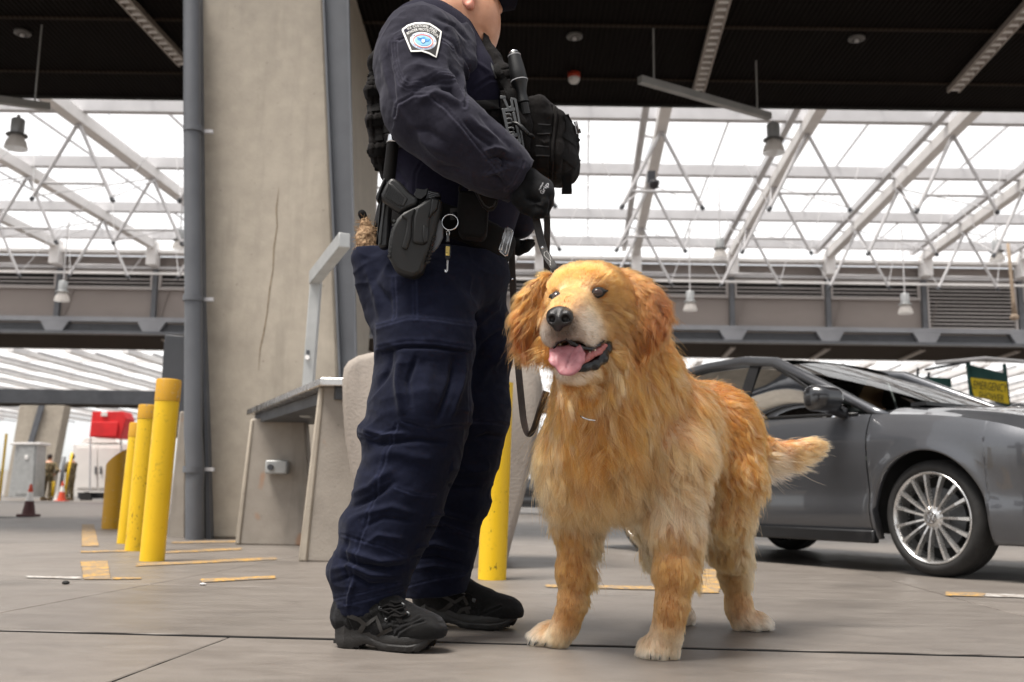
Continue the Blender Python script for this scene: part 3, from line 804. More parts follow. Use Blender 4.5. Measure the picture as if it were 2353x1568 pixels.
# ================================================================== SOFT SHAPES: blended solids turned into one continuous surface
def V3(p): return np.array(p[:], dtype=np.float32)
class Field:
    "signed distance grid; solids are blended in one after the other"
    def __init__(s, lo, hi, h):
        s.lo = np.array(lo, np.float32); s.h = float(h)
        s.n = np.ceil((np.array(hi, np.float32) - s.lo) / h).astype(int) + 1
        s.v = np.full(s.n, 0.5, np.float32)
        s.ax = [s.lo[i] + np.arange(s.n[i], dtype=np.float32) * s.h for i in range(3)]
    def _sub(s, lo, hi):
        a = np.clip(np.floor((lo - s.lo) / s.h).astype(int), 0, s.n - 1)
        b = np.clip(np.ceil((hi - s.lo) / s.h).astype(int) + 1, 1, s.n)
        sl = tuple(slice(a[i], max(b[i], a[i])) for i in range(3))
        X, Y, Z = np.meshgrid(*(s.ax[i][sl[i]] for i in range(3)), indexing='ij', sparse=True)
        return sl, X, Y, Z
    def blend(s, sl, d, k, cut=False):
        v = s.v[sl]
        if cut:
            d = -d
            if k > 0:
                q = np.maximum(k - np.abs(v - d), 0) / k; s.v[sl] = np.maximum(v, d) + q * q * k * 0.25
            else: s.v[sl] = np.maximum(v, d)
        elif k > 0:
            q = np.maximum(k - np.abs(v - d), 0) / k; s.v[sl] = np.minimum(v, d) - q * q * k * 0.25
        else: s.v[sl] = np.minimum(v, d)
    def cone(s, a, b, ra, rb, k=0.02, cut=False, squash=None):
        "round cone; squash = (direction, factor) flattens the section along a direction"
        a, b = V3(a), V3(b)
        R = max(ra, rb) * (max(1.0, squash[1]) if squash else 1.0)
        m = R + k + 3 * s.h
        sl, X, Y, Z = s._sub(np.minimum(a, b) - m, np.maximum(a, b) + m)
        px, py, pz = X - a[0], Y - a[1], Z - a[2]
        d = b - a; L2 = max(float(d @ d), 1e-9)
        sc = 1.0
        if squash:
            w = V3(squash[0]); w = w - d * float(w @ d) / L2; w /= np.linalg.norm(w) + 1e-9
            g = (px * w[0] + py * w[1] + pz * w[2]) * (1.0 / squash[1] - 1.0)
            px, py, pz = px + g * w[0], py + g * w[1], pz + g * w[2]
            sc = min(1.0, squash[1])
        t = np.clip((px * d[0] + py * d[1] + pz * d[2]) / L2, 0, 1)
        dist = (np.sqrt((px - t * d[0]) ** 2 + (py - t * d[1]) ** 2 + (pz - t * d[2]) ** 2) - (ra + (rb - ra) * t)) * sc
        s.blend(sl, dist, k, cut); return s
    def chain(s, pts, k=0.02, squash=None):
        for (a, ra), (b, rb) in zip(pts[:-1], pts[1:]): s.cone(a, b, ra, rb, k, squash=squash)
        return s
    def ell(s, c, r, rot=None, k=0.02, cut=False):
        c = V3(c); r = np.array(r, np.float32); m = float(r.max()) + k + 3 * s.h
        sl, X, Y, Z = s._sub(c - m, c + m)
        px, py, pz = X - c[0], Y - c[1], Z - c[2]
        if rot is not None:
            M = np.array(rot.to_3x3() if hasattr(rot, 'to_3x3') else rot, np.float32)   # columns: own axes
            px, py, pz = (M[0, i] * px + M[1, i] * py + M[2, i] * pz for i in range(3))
        k0 = np.sqrt((px / r[0]) ** 2 + (py / r[1]) ** 2 + (pz / r[2]) ** 2)
        k1 = np.sqrt((px / r[0] ** 2) ** 2 + (py / r[1] ** 2) ** 2 + (pz / r[2] ** 2) ** 2)
        s.blend(sl, (k0 * (k0 - 1.0) / np.maximum(k1, 1e-6)).astype(np.float32), k, cut); return s
    def box(s, c, hf, rot=None, rnd=0.01, k=0.01, cut=False):
        c = V3(c); hf = np.array(hf, np.float32); m = float(np.linalg.norm(hf)) + k + 3 * s.h
        sl, X, Y, Z = s._sub(c - m, c + m)
        px, py, pz = X - c[0], Y - c[1], Z - c[2]
        if rot is not None:
            M = np.array(rot, np.float32)
            px, py, pz = (M[0, i] * px + M[1, i] * py + M[2, i] * pz for i in range(3))
        qx, qy, qz = np.abs(px) - hf[0] + rnd, np.abs(py) - hf[1] + rnd, np.abs(pz) - hf[2] + rnd
        d = np.sqrt(np.maximum(qx, 0) ** 2 + np.maximum(qy, 0) ** 2 + np.maximum(qz, 0) ** 2) + np.minimum(np.maximum(qx, np.maximum(qy, qz)), 0) - rnd
        s.blend(sl, d.astype(np.float32), k, cut); return s
    def plane(s, p, nrm, k=0.0):
        "cut away everything on the side the normal points to"
        p, nrm = V3(p), V3(nrm); nrm = nrm / np.linalg.norm(nrm)
        X, Y, Z = np.meshgrid(*s.ax, indexing='ij', sparse=True)
        d = (X - p[0]) * nrm[0] + (Y - p[1]) * nrm[1] + (Z - p[2]) * nrm[2]
        v = s.v
        if k > 0:
            q = np.maximum(k - np.abs(v - d), 0) / k; s.v = (np.maximum(v, d) + q * q * k * 0.25).astype(np.float32)
        else: s.v = np.maximum(v, d).astype(np.float32)
        return s
    def surface(s):
        v = s.v.copy()
        v[0] = v[-1] = 0.5; v[:, 0] = v[:, -1] = 0.5; v[:, :, 0] = v[:, :, -1] = 0.5
        ins = v < 0
        c8 = [(i, j, k) for i in (0, 1) for j in (0, 1) for k in (0, 1)]
        nx, ny, nz = (x - 1 for x in v.shape)
        cnt = np.zeros((nx, ny, nz), np.int8)
        for i, j, k in c8: cnt += ins[i:nx + i, j:ny + j, k:nz + k]
        idx = np.argwhere((cnt > 0) & (cnt < 8))
        cv = {c: v[idx[:, 0] + c[0], idx[:, 1] + c[1], idx[:, 2] + c[2]] for c in c8}
        acc = np.zeros((len(idx), 3)); num = np.zeros(len(idx))
        for c in c8:
            for ax in range(3):
                if c[ax] == 0:
                    d = list(c); d[ax] = 1; d = tuple(d)
                    a, b = cv[c], cv[d]
                    m = (a < 0) != (b < 0)
                    t = np.where(m, a / np.where(m, a - b, 1.0), 0)
                    p = np.tile(np.array(c, float), (len(idx), 1)); p[:, ax] += t
                    acc += p * m[:, None]; num += m
        verts = (idx + acc / num[:, None]) * s.h + s.lo
        ids = np.full((nx, ny, nz), -1, np.int64); ids[idx[:, 0], idx[:, 1], idx[:, 2]] = np.arange(len(idx))
        F = []
        for ax in range(3):
            o1, o2 = [(1, 2), (2, 0), (0, 1)][ax]
            sl0 = [slice(1, x) for x in (nx, ny, nz)]; sl0[ax] = slice(0, (nx, ny, nz)[ax])
            sl1 = list(sl0); sl1[ax] = slice(1, (nx, ny, nz)[ax] + 1)
            a, b = ins[tuple(sl0)], ins[tuple(sl1)]
            e = np.argwhere(a != b)
            if not len(e): continue
            flip = a[e[:, 0], e[:, 1], e[:, 2]]
            base = e + np.array([1 if i != ax else 0 for i in range(3)])
            q = []
            for d1, d2 in ((-1, -1), (0, -1), (0, 0), (-1, 0)):
                g = base.copy(); g[:, o1] += d1; g[:, o2] += d2
                q.append(ids[g[:, 0], g[:, 1], g[:, 2]])
            q = np.stack(q, 1)
            q[~flip] = q[~flip][:, ::-1]
            F.append(q)
        # settle the vertices onto the true surface
        for _ in range(2):
            q = (verts - s.lo) / s.h; i = np.clip(np.floor(q).astype(int), 0, np.array(v.shape) - 2); f = q - i
            val = 0; g = np.zeros_like(verts)
            for a in (0, 1):
                for b in (0, 1):
                    for c in (0, 1):
                        c_ = v[i[:, 0] + a, i[:, 1] + b, i[:, 2] + c]
                        wx = f[:, 0] if a else 1 - f[:, 0]; wy = f[:, 1] if b else 1 - f[:, 1]; wz = f[:, 2] if c else 1 - f[:, 2]
                        val = val + c_ * wx * wy * wz
                        g[:, 0] += c_ * (1 if a else -1) * wy * wz; g[:, 1] += c_ * wx * (1 if b else -1) * wz; g[:, 2] += c_ * wx * wy * (1 if c else -1)
            g /= s.h; gl = np.maximum((g * g).sum(1), 0.05)
            verts = verts - np.clip(val / gl, -0.5 * s.h, 0.5 * s.h)[:, None] * g
        return Surf(verts, np.concatenate(F))
class Surf:
    def __init__(s, v, f): s.v = v; s.f = f
    def normals(s):
        a = s.v[s.f[:, 0]]; b = s.v[s.f[:, 1]]; c = s.v[s.f[:, 2]]; d = s.v[s.f[:, 3]]
        n = np.cross(c - a, d - b); out = np.zeros_like(s.v)
        for k in range(4): np.add.at(out, s.f[:, k], n)
        s.area = np.linalg.norm(n, axis=1) / 2
        return out / np.maximum(np.linalg.norm(out, axis=1, keepdims=True), 1e-12)
    def smooth(s, it=2, lam=0.5, mu=-0.52):
        e = np.concatenate([s.f[:, [k, (k + 1) % 4]] for k in range(4)])
        deg = np.bincount(e[:, 0], minlength=len(s.v)) + np.bincount(e[:, 1], minlength=len(s.v))
        for k in range(it * 2):
            sm = np.stack([np.bincount(e[:, 0], s.v[e[:, 1], i], len(s.v)) + np.bincount(e[:, 1], s.v[e[:, 0], i], len(s.v)) for i in range(3)], 1)
            s.v = s.v + (lam if k % 2 == 0 else mu) * (sm / np.maximum(deg, 1)[:, None] - s.v)
        return s
    def refine(s):
        "split every quad in four"
        n = len(s.v); e = np.concatenate([s.f[:, [k, (k + 1) % 4]] for k in range(4)])
        key = np.sort(e, 1); u, inv = np.unique(key[:, 0] * n + key[:, 1], return_inverse=True)
        em = (s.v[u // n] + s.v[u % n]) / 2; fc = s.v[s.f].mean(1)
        nf = len(s.f); E = [n + inv[k * nf:(k + 1) * nf] for k in range(4)]; C = n + len(u) + np.arange(nf)
        f = np.concatenate([np.stack([s.f[:, k], E[k], C, E[(k + 3) % 4]], 1) for k in range(4)])
        return Surf(np.concatenate([s.v, em, fc]), f)
    def mesh(s, name):
        me = bpy.data.meshes.new(name)
        me.vertices.add(len(s.v)); me.vertices.foreach_set('co', s.v.astype(np.float32).ravel())
        nf = len(s.f)
        me.loops.add(nf * 4); me.loops.foreach_set('vertex_index', s.f.astype(np.int32).ravel())
        me.polygons.add(nf); me.polygons.foreach_set('loop_start', np.arange(nf, dtype=np.int32) * 4)
        me.update(calc_edges=True); me.shade_smooth()
        return me
    def build(s, name, mat, parent=None, attrs=None):
        me = s.mesh(name)
        for k, a in (attrs or {}).items():
            if a.ndim == 1:
                at_ = me.attributes.new(k, 'FLOAT', 'POINT'); at_.data.foreach_set('value', a.astype(np.float32))
            else:
                at_ = me.attributes.new(k, 'FLOAT_COLOR', 'POINT'); at_.data.foreach_set('color', np.concatenate([a, np.ones((len(a), 1))], 1).astype(np.float32).ravel())
        return link(name, me, mat, parent)
    def keep(s, mask):
        "drop faces whose vertices are not all kept"
        fm = mask[s.f].all(1); f = s.f[fm]; u, inv = np.unique(f, return_inverse=True)
        return Surf(s.v[u], inv.reshape(-1, 4))

def vnoise(p, scale, seed=0):
    "smooth value noise in [-1, 1] at points p"
    r = np.random.default_rng(seed); T = r.uniform(-1, 1, 4096)
    q = np.asarray(p, float) * scale; i = np.floor(q).astype(np.int64); f = q - i; f = f * f * (3 - 2 * f)
    out = 0
    for a in (0, 1):
        for b in (0, 1):
            for c in (0, 1):
                hsh = ((i[:, 0] + a) * 73856093 ^ (i[:, 1] + b) * 19349663 ^ (i[:, 2] + c) * 83492791) & 4095
                out = out + T[hsh] * (f[:, 0] if a else 1 - f[:, 0]) * (f[:, 1] if b else 1 - f[:, 1]) * (f[:, 2] if c else 1 - f[:, 2])
    return out
def fbm(p, scale, seed=0, octv=3):
    o = 0; a = 1.0
    for k in range(octv): o = o + a * vnoise(p, scale * 2 ** k, seed + k); a *= 0.5
    return o

class Sculpt:
    "creases, seams and raised pieces drawn on the side of a surface that faces the viewpoint of the photograph"
    def __init__(s, S, front=0.05):
        s.S = S; s.n = S.normals()
        s.x, s.y = proj(S.v)
        d = np.array((0, 0, CAM_H)) - S.v; d /= np.linalg.norm(d, axis=1, keepdims=True)
        s.f = np.clip(((s.n * d).sum(1) - front) / 0.15, 0, 1)
        s.d = np.zeros(len(S.v)); s.wear = np.zeros(len(S.v))
    def dist(s, pts):
        pts = np.array(pts, float); best = np.full(len(s.x), 1e9); T = np.zeros(len(s.x)); side = np.zeros(len(s.x))
        L = np.concatenate([[0], np.cumsum(np.linalg.norm(np.diff(pts, axis=0), axis=1))])
        for i in range(len(pts) - 1):
            a, b = pts[i], pts[i + 1]; e = b - a; l2 = e @ e + 1e-9
            px, py = s.x - a[0], s.y - a[1]
            t = np.clip((px * e[0] + py * e[1]) / l2, 0, 1)
            dd = np.hypot(px - t * e[0], py - t * e[1])
            m = dd < best
            best = np.where(m, dd, best); T = np.where(m, (L[i] + t * (L[i + 1] - L[i])) / L[-1], T)
            side = np.where(m, np.sign(e[0] * py - e[1] * px), side)
        return best, T, side
    def fold(s, pts, w, h, taper=True, mask=None):
        "soft ridge (h > 0) or valley (h < 0) of half width w pixels, h metres"
        d, t, _ = s.dist(pts)
        g = np.exp(-(d / (w * 0.66)) ** 2) * h * 1.2 * (np.sin(np.clip(t, 0.02, 0.98) * pi) ** 0.6 if taper else 1.0)
        s.d += g * s.f * (1 if mask is None else mask); return s
    def seam(s, pts, w=2.5, h=0.0011, two=True, mask=None):
        "narrow groove with raised lips either side and a puckered edge"
        d, t, side = s.dist(pts)
        puck = 1 + 0.5 * np.sin(t * 260) * np.exp(-(d / (3 * w)) ** 2)
        g = -np.exp(-(d / w) ** 2) * h + np.exp(-((d - 2.4 * w) / (1.3 * w)) ** 2) * h * 0.7 * puck
        s.wear = np.maximum(s.wear, np.exp(-((d - 1.6 * w) / (1.1 * w)) ** 2) * s.f * (1 if mask is None else mask))
        s.d += 1.15 * g * s.f * (1 if mask is None else mask); return s
    def step(s, pts, w, h, sgn=1, reach=60, mask=None):
        "one side of a line raised, fading out after reach pixels: a lapped edge"
        d, t, side = s.dist(pts)
        sd = d * side * sgn
        g = h / (1 + np.exp(-sd / w)) * np.exp(-np.maximum(sd, 0) / reach) * (np.abs(sd) < reach * 4)
        s.d += g * s.f * (1 if mask is None else mask); return s
    def patch(s, poly, h, soft=3.0, mask=None):
        poly = np.array(poly, float); ins = np.zeros(len(s.x), bool)
        for i in range(len(poly)):
            a, b = poly[i], poly[(i + 1) % len(poly)]
            c = (a[1] > s.y) != (b[1] > s.y)
            with np.errstate(divide='ignore', invalid='ignore'):
                xx = (b[0] - a[0]) * (s.y - a[1]) / (b[1] - a[1]) + a[0]
            ins ^= c & (s.x < xx)
        d, _, _ = s.dist(np.vstack([poly, poly[:1]]))
        sd = np.where(ins, d, -d)
        s.d += h / (1 + np.exp(-np.clip(sd / soft, -40, 40))) * s.f * (1 if mask is None else mask); return s
    def inside(s, poly):
        poly = np.array(poly, float); ins = np.zeros(len(s.x), bool)
        for i in range(len(poly)):
            a, b = poly[i], poly[(i + 1) % len(poly)]
            c = (a[1] > s.y) != (b[1] > s.y)
            with np.errstate(divide='ignore', invalid='ignore'):
                xx = (b[0] - a[0]) * (s.y - a[1]) / (b[1] - a[1]) + a[0]
            ins ^= c & (s.x < xx)
        return ins
    def done(s, extra=None):
        d = s.d if extra is None else s.d + extra
        s.S.v = s.S.v + s.n * d[:, None]
        return s.S

class Skin:
    "finds points of a surface behind picture positions, so that flat pieces can be laid onto it"
    def __init__(s, S):
        from mathutils.bvhtree import BVHTree
        s.t = BVHTree.FromPolygons([tuple(v) for v in S.v.tolist()], [tuple(f) for f in S.f.tolist()])
    def hit(s, x, y, lift=0.0, default=None):
        o = Vector((0, 0, CAM_H)); d = ray(x, y).normalized()
        loc, nrm, _, _ = s.t.ray_cast(o, d)
        if loc is None: return default
        if nrm.dot(d) > 0: nrm = -nrm
        return loc + nrm * lift
    def near(s, p, lift=0.0):
        loc, nrm, _, _ = s.t.find_nearest(Vector(p))
        return loc + nrm * lift, nrm
def strap(skin, px, half, lift, name, mat, parent, th=0.003, offs=None):
    "a flat band laid onto a surface along picture positions; half = half width in pixels"
    pts = [np.array(p, float) for p in px]; L = []; Rr = []; last = None
    # resample
    out = []
    for a, b in zip(pts[:-1], pts[1:]):
        n = max(1, int(np.linalg.norm(b - a) / 8))
        out += [a + (b - a) * k / n for k in range(n)]
    out.append(pts[-1])
    for i, p in enumerate(out):
        t = out[min(i + 1, len(out) - 1)] - out[max(i - 1, 0)]; t /= np.linalg.norm(t) + 1e-9
        nn = np.array((-t[1], t[0]))
        row = []
        for s_ in (-1, -0.5, 0, 0.5, 1):
            q = p + nn * half * s_
            h = skin.hit(q[0], q[1], lift)
            row.append(h)
        known = [h for h in row if h is not None]
        if not known: continue
        yk = sum(h.y for h in known) / len(known)
        row = [h if h is not None else at(*(p + nn * half * s_), yk) for h, s_ in zip(row, (-1, -0.5, 0, 0.5, 1))]
        L.append(row)
    m = MB(); vs = []; fs = []
    for row in L:
        vs += row
    o = Vector((0, 0, CAM_H))
    n1 = len(vs)
    vs += [v + (v - o).normalized() * th for v in vs]
    for i in range(len(L) - 1):
        for k in range(4):
            a = i * 5 + k; fs.append((a, a + 1, a + 6, a + 5)); fs.append((n1 + a, n1 + a + 5, n1 + a + 6, n1 + a + 1))
        fs.append((i * 5, i * 5 + 5, n1 + i * 5 + 5, n1 + i * 5)); fs.append((i * 5 + 4, n1 + i * 5 + 4, n1 + i * 5 + 9, i * 5 + 9))
    e = (len(L) - 1) * 5
    for k in range(4):
        fs.append((k, n1 + k, n1 + k + 1, k + 1)); fs.append((e + k, e + k + 1, n1 + e + k + 1, n1 + e + k))
    return m.add(vs, fs).build(name, mat, parent, auto=40)
# ================================================================== THE OFFICER
def cloth(name, lo, hi, scale=420.0, rough=0.85, sheen=0.06, bump=0.25, big=6.0):
    m = NT(name); co = m.coord()
    n = m.noise(co, big, 5, 0.6); f = m.noise(co, 90.0, 4, 0.7)
    c = m.ramp(n, [(0.3, lo), (0.72, hi)])
    c = m.mix(0.35, c, m.ramp(f, [(0.3, tuple(x * 0.6 for x in lo)), (0.7, tuple(x * 1.35 for x in hi))]))
    lint = m.noise(co, 260.0, 1); c = m.mix(m.ramp(lint, [(0.80, 0.0), (0.86, 0.25)]), c, (0.25, 0.24, 0.24))
    wa = m.n('Attribute'); wa.attribute_name = 'wear'; c = m.mix(wa.outputs['Fac'], c, tuple(min(1, x * 1.75 + .003) for x in hi))
    m.color(c); m.set(Roughness=rough, Sheen_Weight=sheen, Sheen_Roughness=0.5, Sheen_Tint=(0.75, 0.76, 0.85), Specular_IOR_Level=0.06)
    w = m.n('TexWave'); w.inputs['Scale'].default_value = scale; w.inputs['Distortion'].default_value = 1.5; w.inputs['Detail'].default_value = 1
    mp = m.coord(rot=(0.5, 0.7, 0.9)); m.l(mp, w.inputs['Vector'])
    m.bump(m.mix(0.5, w.outputs[1], m.noise(co, 140.0, 3)), bump, 0.0012)
    return m.m
NAVY = cloth('navy_twill', (0.0042, 0.0052, 0.0130), (0.0080, 0.0097, 0.022))
SLEEVE = cloth('faded_navy_ripstop', (0.0130, 0.0123, 0.0200), (0.0220, 0.0209, 0.0312), 300.0, 0.85, 0.10)
KNIT = cloth('navy_knit', (0.0075, 0.0068, 0.016), (0.0125, 0.0112, 0.023), 700.0, 0.8, 0.05)
NYLON = cloth('black_nylon_webbing', (0.0045, 0.0042, 0.0042), (0.010, 0.0092, 0.009), 500.0, 0.7, 0.04, 0.4)
CORDURA = cloth('black_pouch_fabric', (0.0065, 0.0055, 0.0052), (0.014, 0.012, 0.011), 600.0, 0.75, 0.05, 0.5)
GLOVE = cloth('black_knit_glove', (0.0048, 0.0048, 0.0052), (0.010, 0.010, 0.0105), 350.0, 0.7, 0.05, 0.5)
POLY = simple('black_polymer', (0.0065, 0.0065, 0.007), 0.42, 0.0, 0.2, 20, 0.15, 500)
HOLST = simple('holster_polymer', (0.009, 0.009, 0.009), 0.5, 0.0, 0.2, 14, 0.12, 700)
BLKSTEEL = simple('black_steel', (0.02, 0.02, 0.022), 0.28, 0.7, 0.2, 10)
CHROME = simple('chrome', (0.65, 0.65, 0.66), 0.12, 1.0, 0.05, 10)
GUNGREY = simple('grey_polymer', (0.07, 0.073, 0.077), 0.4, 0.1, 0.1, 12)
LEATHER = simple('black_leather', (0.011, 0.008, 0.007), 0.42, 0.0, 0.3, 25, 0.3, 350)
LEATHERW = simple('worn_brown_leather', (0.035, 0.024, 0.020), 0.7, 0.0, 0.4, 18, 0.3, 350)
RUBBER = simple('sole_rubber', (0.013, 0.0115, 0.0105), 0.6, 0.0, 0.3, 20, 0.3, 200)
SHOEFAB = cloth('shoe_fabric', (0.005, 0.0048, 0.0045), (0.011, 0.0105, 0.010), 1500.0, 0.65, 0.1, 0.6)
SHOELEA = simple('shoe_nubuck', (0.016, 0.014, 0.0125), 0.62, 0.0, 0.25, 25, 0.3, 300)
def skin_mat():
    m = NT('skin'); co = m.coord(); n = m.noise(co, 22.0, 4); p = m.noise(co, 300.0, 2)
    c = m.ramp(n, [(0.3, (0.50, 0.235, 0.135)), (0.7, (0.62, 0.32, 0.20))])
    m.color(c); m.set(Roughness=0.45, Subsurface_Weight=0.25, Subsurface_Radius=(0.012, 0.005, 0.003), Subsurface_Scale=1.0)
    m.bump(p, 0.12, 0.001); return m.m
SKIN = skin_mat()
EARSKIN = NT('ear_skin').set(Base_Color=(0.66, 0.27, 0.19), Roughness=0.45, Subsurface_Weight=0.4, Subsurface_Radius=(0.012, 0.004, 0.003)).m
MAN = empty('person', gp(960, 1460), 'officer in navy uniform and black vest standing with a leash in his gloved hand', 'person')
FD = Vector((0.93, -0.36, 0)).normalized()       # the way he faces
SDV = Vector((-0.36, -0.93, 0)).normalized()     # his right-hand side, towards the viewpoint
UP = Vector((0, 0, 1))

def crease(p, sc, seed):
    "thin soft ridges, like the creases of worn cloth"
    q = p + 0.03 * np.stack([vnoise(p, 9, seed + 7), vnoise(p, 9, seed + 8), vnoise(p, 9, seed + 9)], 1)
    return np.clip(1 - 2.2 * np.abs(vnoise(q, sc, seed)), 0, 1) ** 2 * np.clip(vnoise(p, 4.0, seed + 5) * 2 + .6, 0, 1) - 0.15
# ---------------------------------------------------------------- trousers
def grow_trousers():
    F = Field((-0.56, 2.36, 0.06), (0.12, 3.16, 1.02), 0.0065)
    A = at
    near = [(A(968, 690, 2.645), .142), (A(976, 790, 2.62), .121), (A(962, 950, 2.60), .124), (A(944, 1045, 2.585), .114), (A(916, 1150, 2.57), .104), (A(880, 1245, 2.555), .092), (A(848, 1320, 2.55), .085), (A(846, 1400, 2.55), .082)]
    F.chain(near, 0.05)
    far = [(A(1052, 690, 2.85), .135), (A(1082, 790, 2.87), .118), (A(1070, 950, 2.89), .116), (A(1054, 1050, 2.90), .108), (A(1030, 1150, 2.91), .100), (A(1010, 1245, 2.92), .092), (A(1000, 1320, 2.925), .088), (A(1003, 1372, 2.93), .086)]
    F2 = Field((-0.56, 2.36, 0.06), (0.12, 3.16, 1.02), 0.0065)
    F2.chain(far, 0.05)
    F2.ell(A(1010, 628, 2.75), (.196, .185, .14), k=0.05)
    F2.ell(A(905, 655, 2.70), (.085, .14, .12), k=0.05)
    F.ell(A(1000, 632, 2.73), (.185, .17, .13), k=0.05)
    # keep a crease between the legs: hard union
    F.v = np.minimum(F.v, F2.v)
    # hip pocket bulge, ankle folds
    F.cone(A(846, 596, 2.64), A(868, 720, 2.64), .045, .03, 0.05)
    F.cone(A(802, 1205, 2.56), A(812, 1215, 2.49), .022, .016, 0.04)
    F.cone(A(780, 1308, 2.56), A(804, 1318, 2.48), .022, .014, 0.035)
    F.cone(A(1108, 1158, 2.90), A(1085, 1170, 2.84), .022, .016, 0.03)
    F.cone(A(836, 990, 2.58), A(846, 998, 2.51), .018, .012, 0.03)
    F.plane(A(1000, 505, 2.73), (0.28, 0.0, 1.0))
    # hems cut square to the shins
    sl = F.ax
    X, Y, Z = np.meshgrid(*sl, indexing='ij', sparse=True)
    h1 = A(843, 1400, 2.55); h2 = A(1003, 1362, 2.93)
    hz = np.where(Y < 2.74, h1.z + 0.11 * (X - h1.x) + 0.12 * (Y - h1.y), h2.z + 0.10 * (X - h2.x) + 0.1 * (Y - h2.y))
    F.v = np.maximum(F.v, (hz - Z).astype(np.float32))
    S = F.surface().smooth(3).refine().smooth(1)
    K = Sculpt(S)
    nl = K.inside([(700, 560), (1090, 560), (1088, 760), (1086, 960), (1062, 1000), (1025, 1110), (985, 1200), (940, 1300), (926, 1380), (926, 1450), (700, 1450)]).astype(float)
    fl = 1 - nl
    # cargo pocket: bellows, flap
    K.patch([(905, 792), (1075, 800), (1082, 975), (1000, 985), (930, 968), (912, 900)], 0.012, 5)
    K.patch([(866, 745), (940, 728), (1090, 742), (1086, 805), (1000, 792), (930, 792), (868, 806)], 0.010, 3)
    K.fold([(880, 812), (930, 800), (1000, 800), (1078, 812)], 5, -0.008)
    K.fold([(930, 812), (918, 880), (925, 960)], 12, 0.012); K.fold([(960, 815), (940, 880), (948, 940)], 9, -0.010)
    K.fold([(1040, 815), (1032, 880), (1000, 965)], 10, -0.010); K.fold([(1062, 815), (1050, 890), (1030, 960)], 9, 0.008)
    K.fold([(985, 830), (978, 900), (985, 960)], 22, 0.006)
    K.fold([(925, 965), (985, 990), (1040, 975), (1083, 980)], 5, -0.006)
    K.seam([(872, 752), (940, 733), (1000, 735), (1090, 748)], mask=nl); K.seam([(868, 800), (935, 786), (1000, 787), (1082, 800)], mask=nl)
    K.seam([(1085, 745), (1083, 860), (1084, 975)], mask=nl); K.seam([(1070, 880), (1068, 972)], 1.6, 0.0009, mask=nl)
    K.seam([(925, 968), (985, 984), (1083, 972)], mask=nl)
    # side seam down the leg, knee panel
    K.seam([(905, 640), (908, 735)], mask=nl); K.seam([(952, 640), (955, 735)], mask=nl)
    K.seam([(910, 975), (888, 1040), (868, 1110), (850, 1175), (825, 1240), (808, 1310), (795, 1390)], 2.6, 0.0014, mask=nl)
    K.seam([(783, 1228), (820, 1240), (880, 1255), (932, 1278)], mask=nl); K.seam([(905, 1118), (950, 1135), (1000, 1140)], 2, 0.0008, mask=nl)
    K.seam([(822, 998), (850, 1008), (908, 985)], mask=nl)
    K.seam([(1086, 968), (1130, 970), (1172, 978)], mask=fl); K.seam([(1000, 1200), (1040, 1215), (1092, 1232)], mask=fl)
    K.seam([(758, 1378), (830, 1362), (920, 1338)], 2, 0.0009, mask=nl); K.seam([(760, 1396), (840, 1378), (924, 1354)], 2, 0.0009, mask=nl)
    K.seam([(930, 1348), (1000, 1330), (1078, 1318)], 2, 0.0009, mask=fl)
    # hip folds, thigh drag lines
    K.fold([(850, 640), (890, 690), (900, 730)], 14, -0.007); K.fold([(838, 610), (865, 680), (872, 735)], 12, 0.008)
    K.fold([(1000, 620), (1080, 700), (1120, 790)], 22, 0.006); K.fold([(1080, 760), (1115, 730), (1160, 690)], 12, 0.006, mask=fl)
    K.fold([(1090, 830), (1110, 790), (1165, 750)], 9, -0.008, mask=fl); K.fold([(1095, 900), (1120, 850), (1168, 800)], 14, 0.006, mask=fl)
    K.fold([(860, 900), (900, 850), (905, 800)], 10, -0.006, mask=nl)
    # behind the knee and shin
    K.fold([(822, 1006), (870, 1020), (960, 1010), (1040, 1020)], 9, -0.010, mask=nl); K.fold([(828, 985), (880, 1000), (935, 995)], 7, 0.008, mask=nl)
    K.fold([(830, 1060), (900, 1040), (1000, 1060)], 20, 0.006, mask=nl)
    K.fold([(800, 1140), (850, 1120), (900, 1075)], 13, 0.008, mask=nl); K.fold([(802, 1170), (850, 1148), (905, 1110)], 9, -0.009, mask=nl)
    K.fold([(790, 1200), (840, 1180), (900, 1165), (950, 1180)], 12, 0.007, mask=nl)
    K.fold([(830, 1215), (880, 1190), (960, 1200)], 8, -0.005, mask=nl)
    K.fold([(785, 1262), (820, 1275), (870, 1290), (935, 1285)], 11, 0.011, mask=nl); K.fold([(775, 1282), (830, 1298), (890, 1308), (935, 1300)], 8, -0.011, mask=nl)
    K.fold([(760, 1310), (800, 1300), (850, 1320), (920, 1325)], 10, 0.010, mask=nl); K.fold([(770, 1338), (810, 1322), (850, 1345), (918, 1340)], 7, -0.008, mask=nl)
    K.fold([(800, 1230), (788, 1290), (800, 1350)], 9, -0.006, mask=nl); K.fold([(815, 1330), (800, 1370), (798, 1400)], 7, 0.006, mask=nl)
    K.fold([(840, 1250), (870, 1230), (930, 1240)], 9, 0.006, mask=nl)
    K.fold([(1000, 1060), (1060, 1085), (1130, 1080)], 16, 0.007, mask=fl); K.fold([(1000, 1105), (1050, 1120), (1110, 1120)], 10, -0.007, mask=fl)
    K.fold([(1090, 1010), (1120, 1000), (1160, 1005)], 8, -0.008, mask=fl)
    K.fold([(960, 1190), (1020, 1180), (1090, 1200)], 9, 0.008, mask=fl); K.fold([(955, 1215), (1020, 1212), (1085, 1240)], 7, -0.009, mask=fl)
    K.fold([(945, 1260), (1000, 1250), (1070, 1270)], 9, 0.009, mask=fl); K.fold([(940, 1285), (1000, 1280), (1068, 1298)], 6, -0.008, mask=fl)
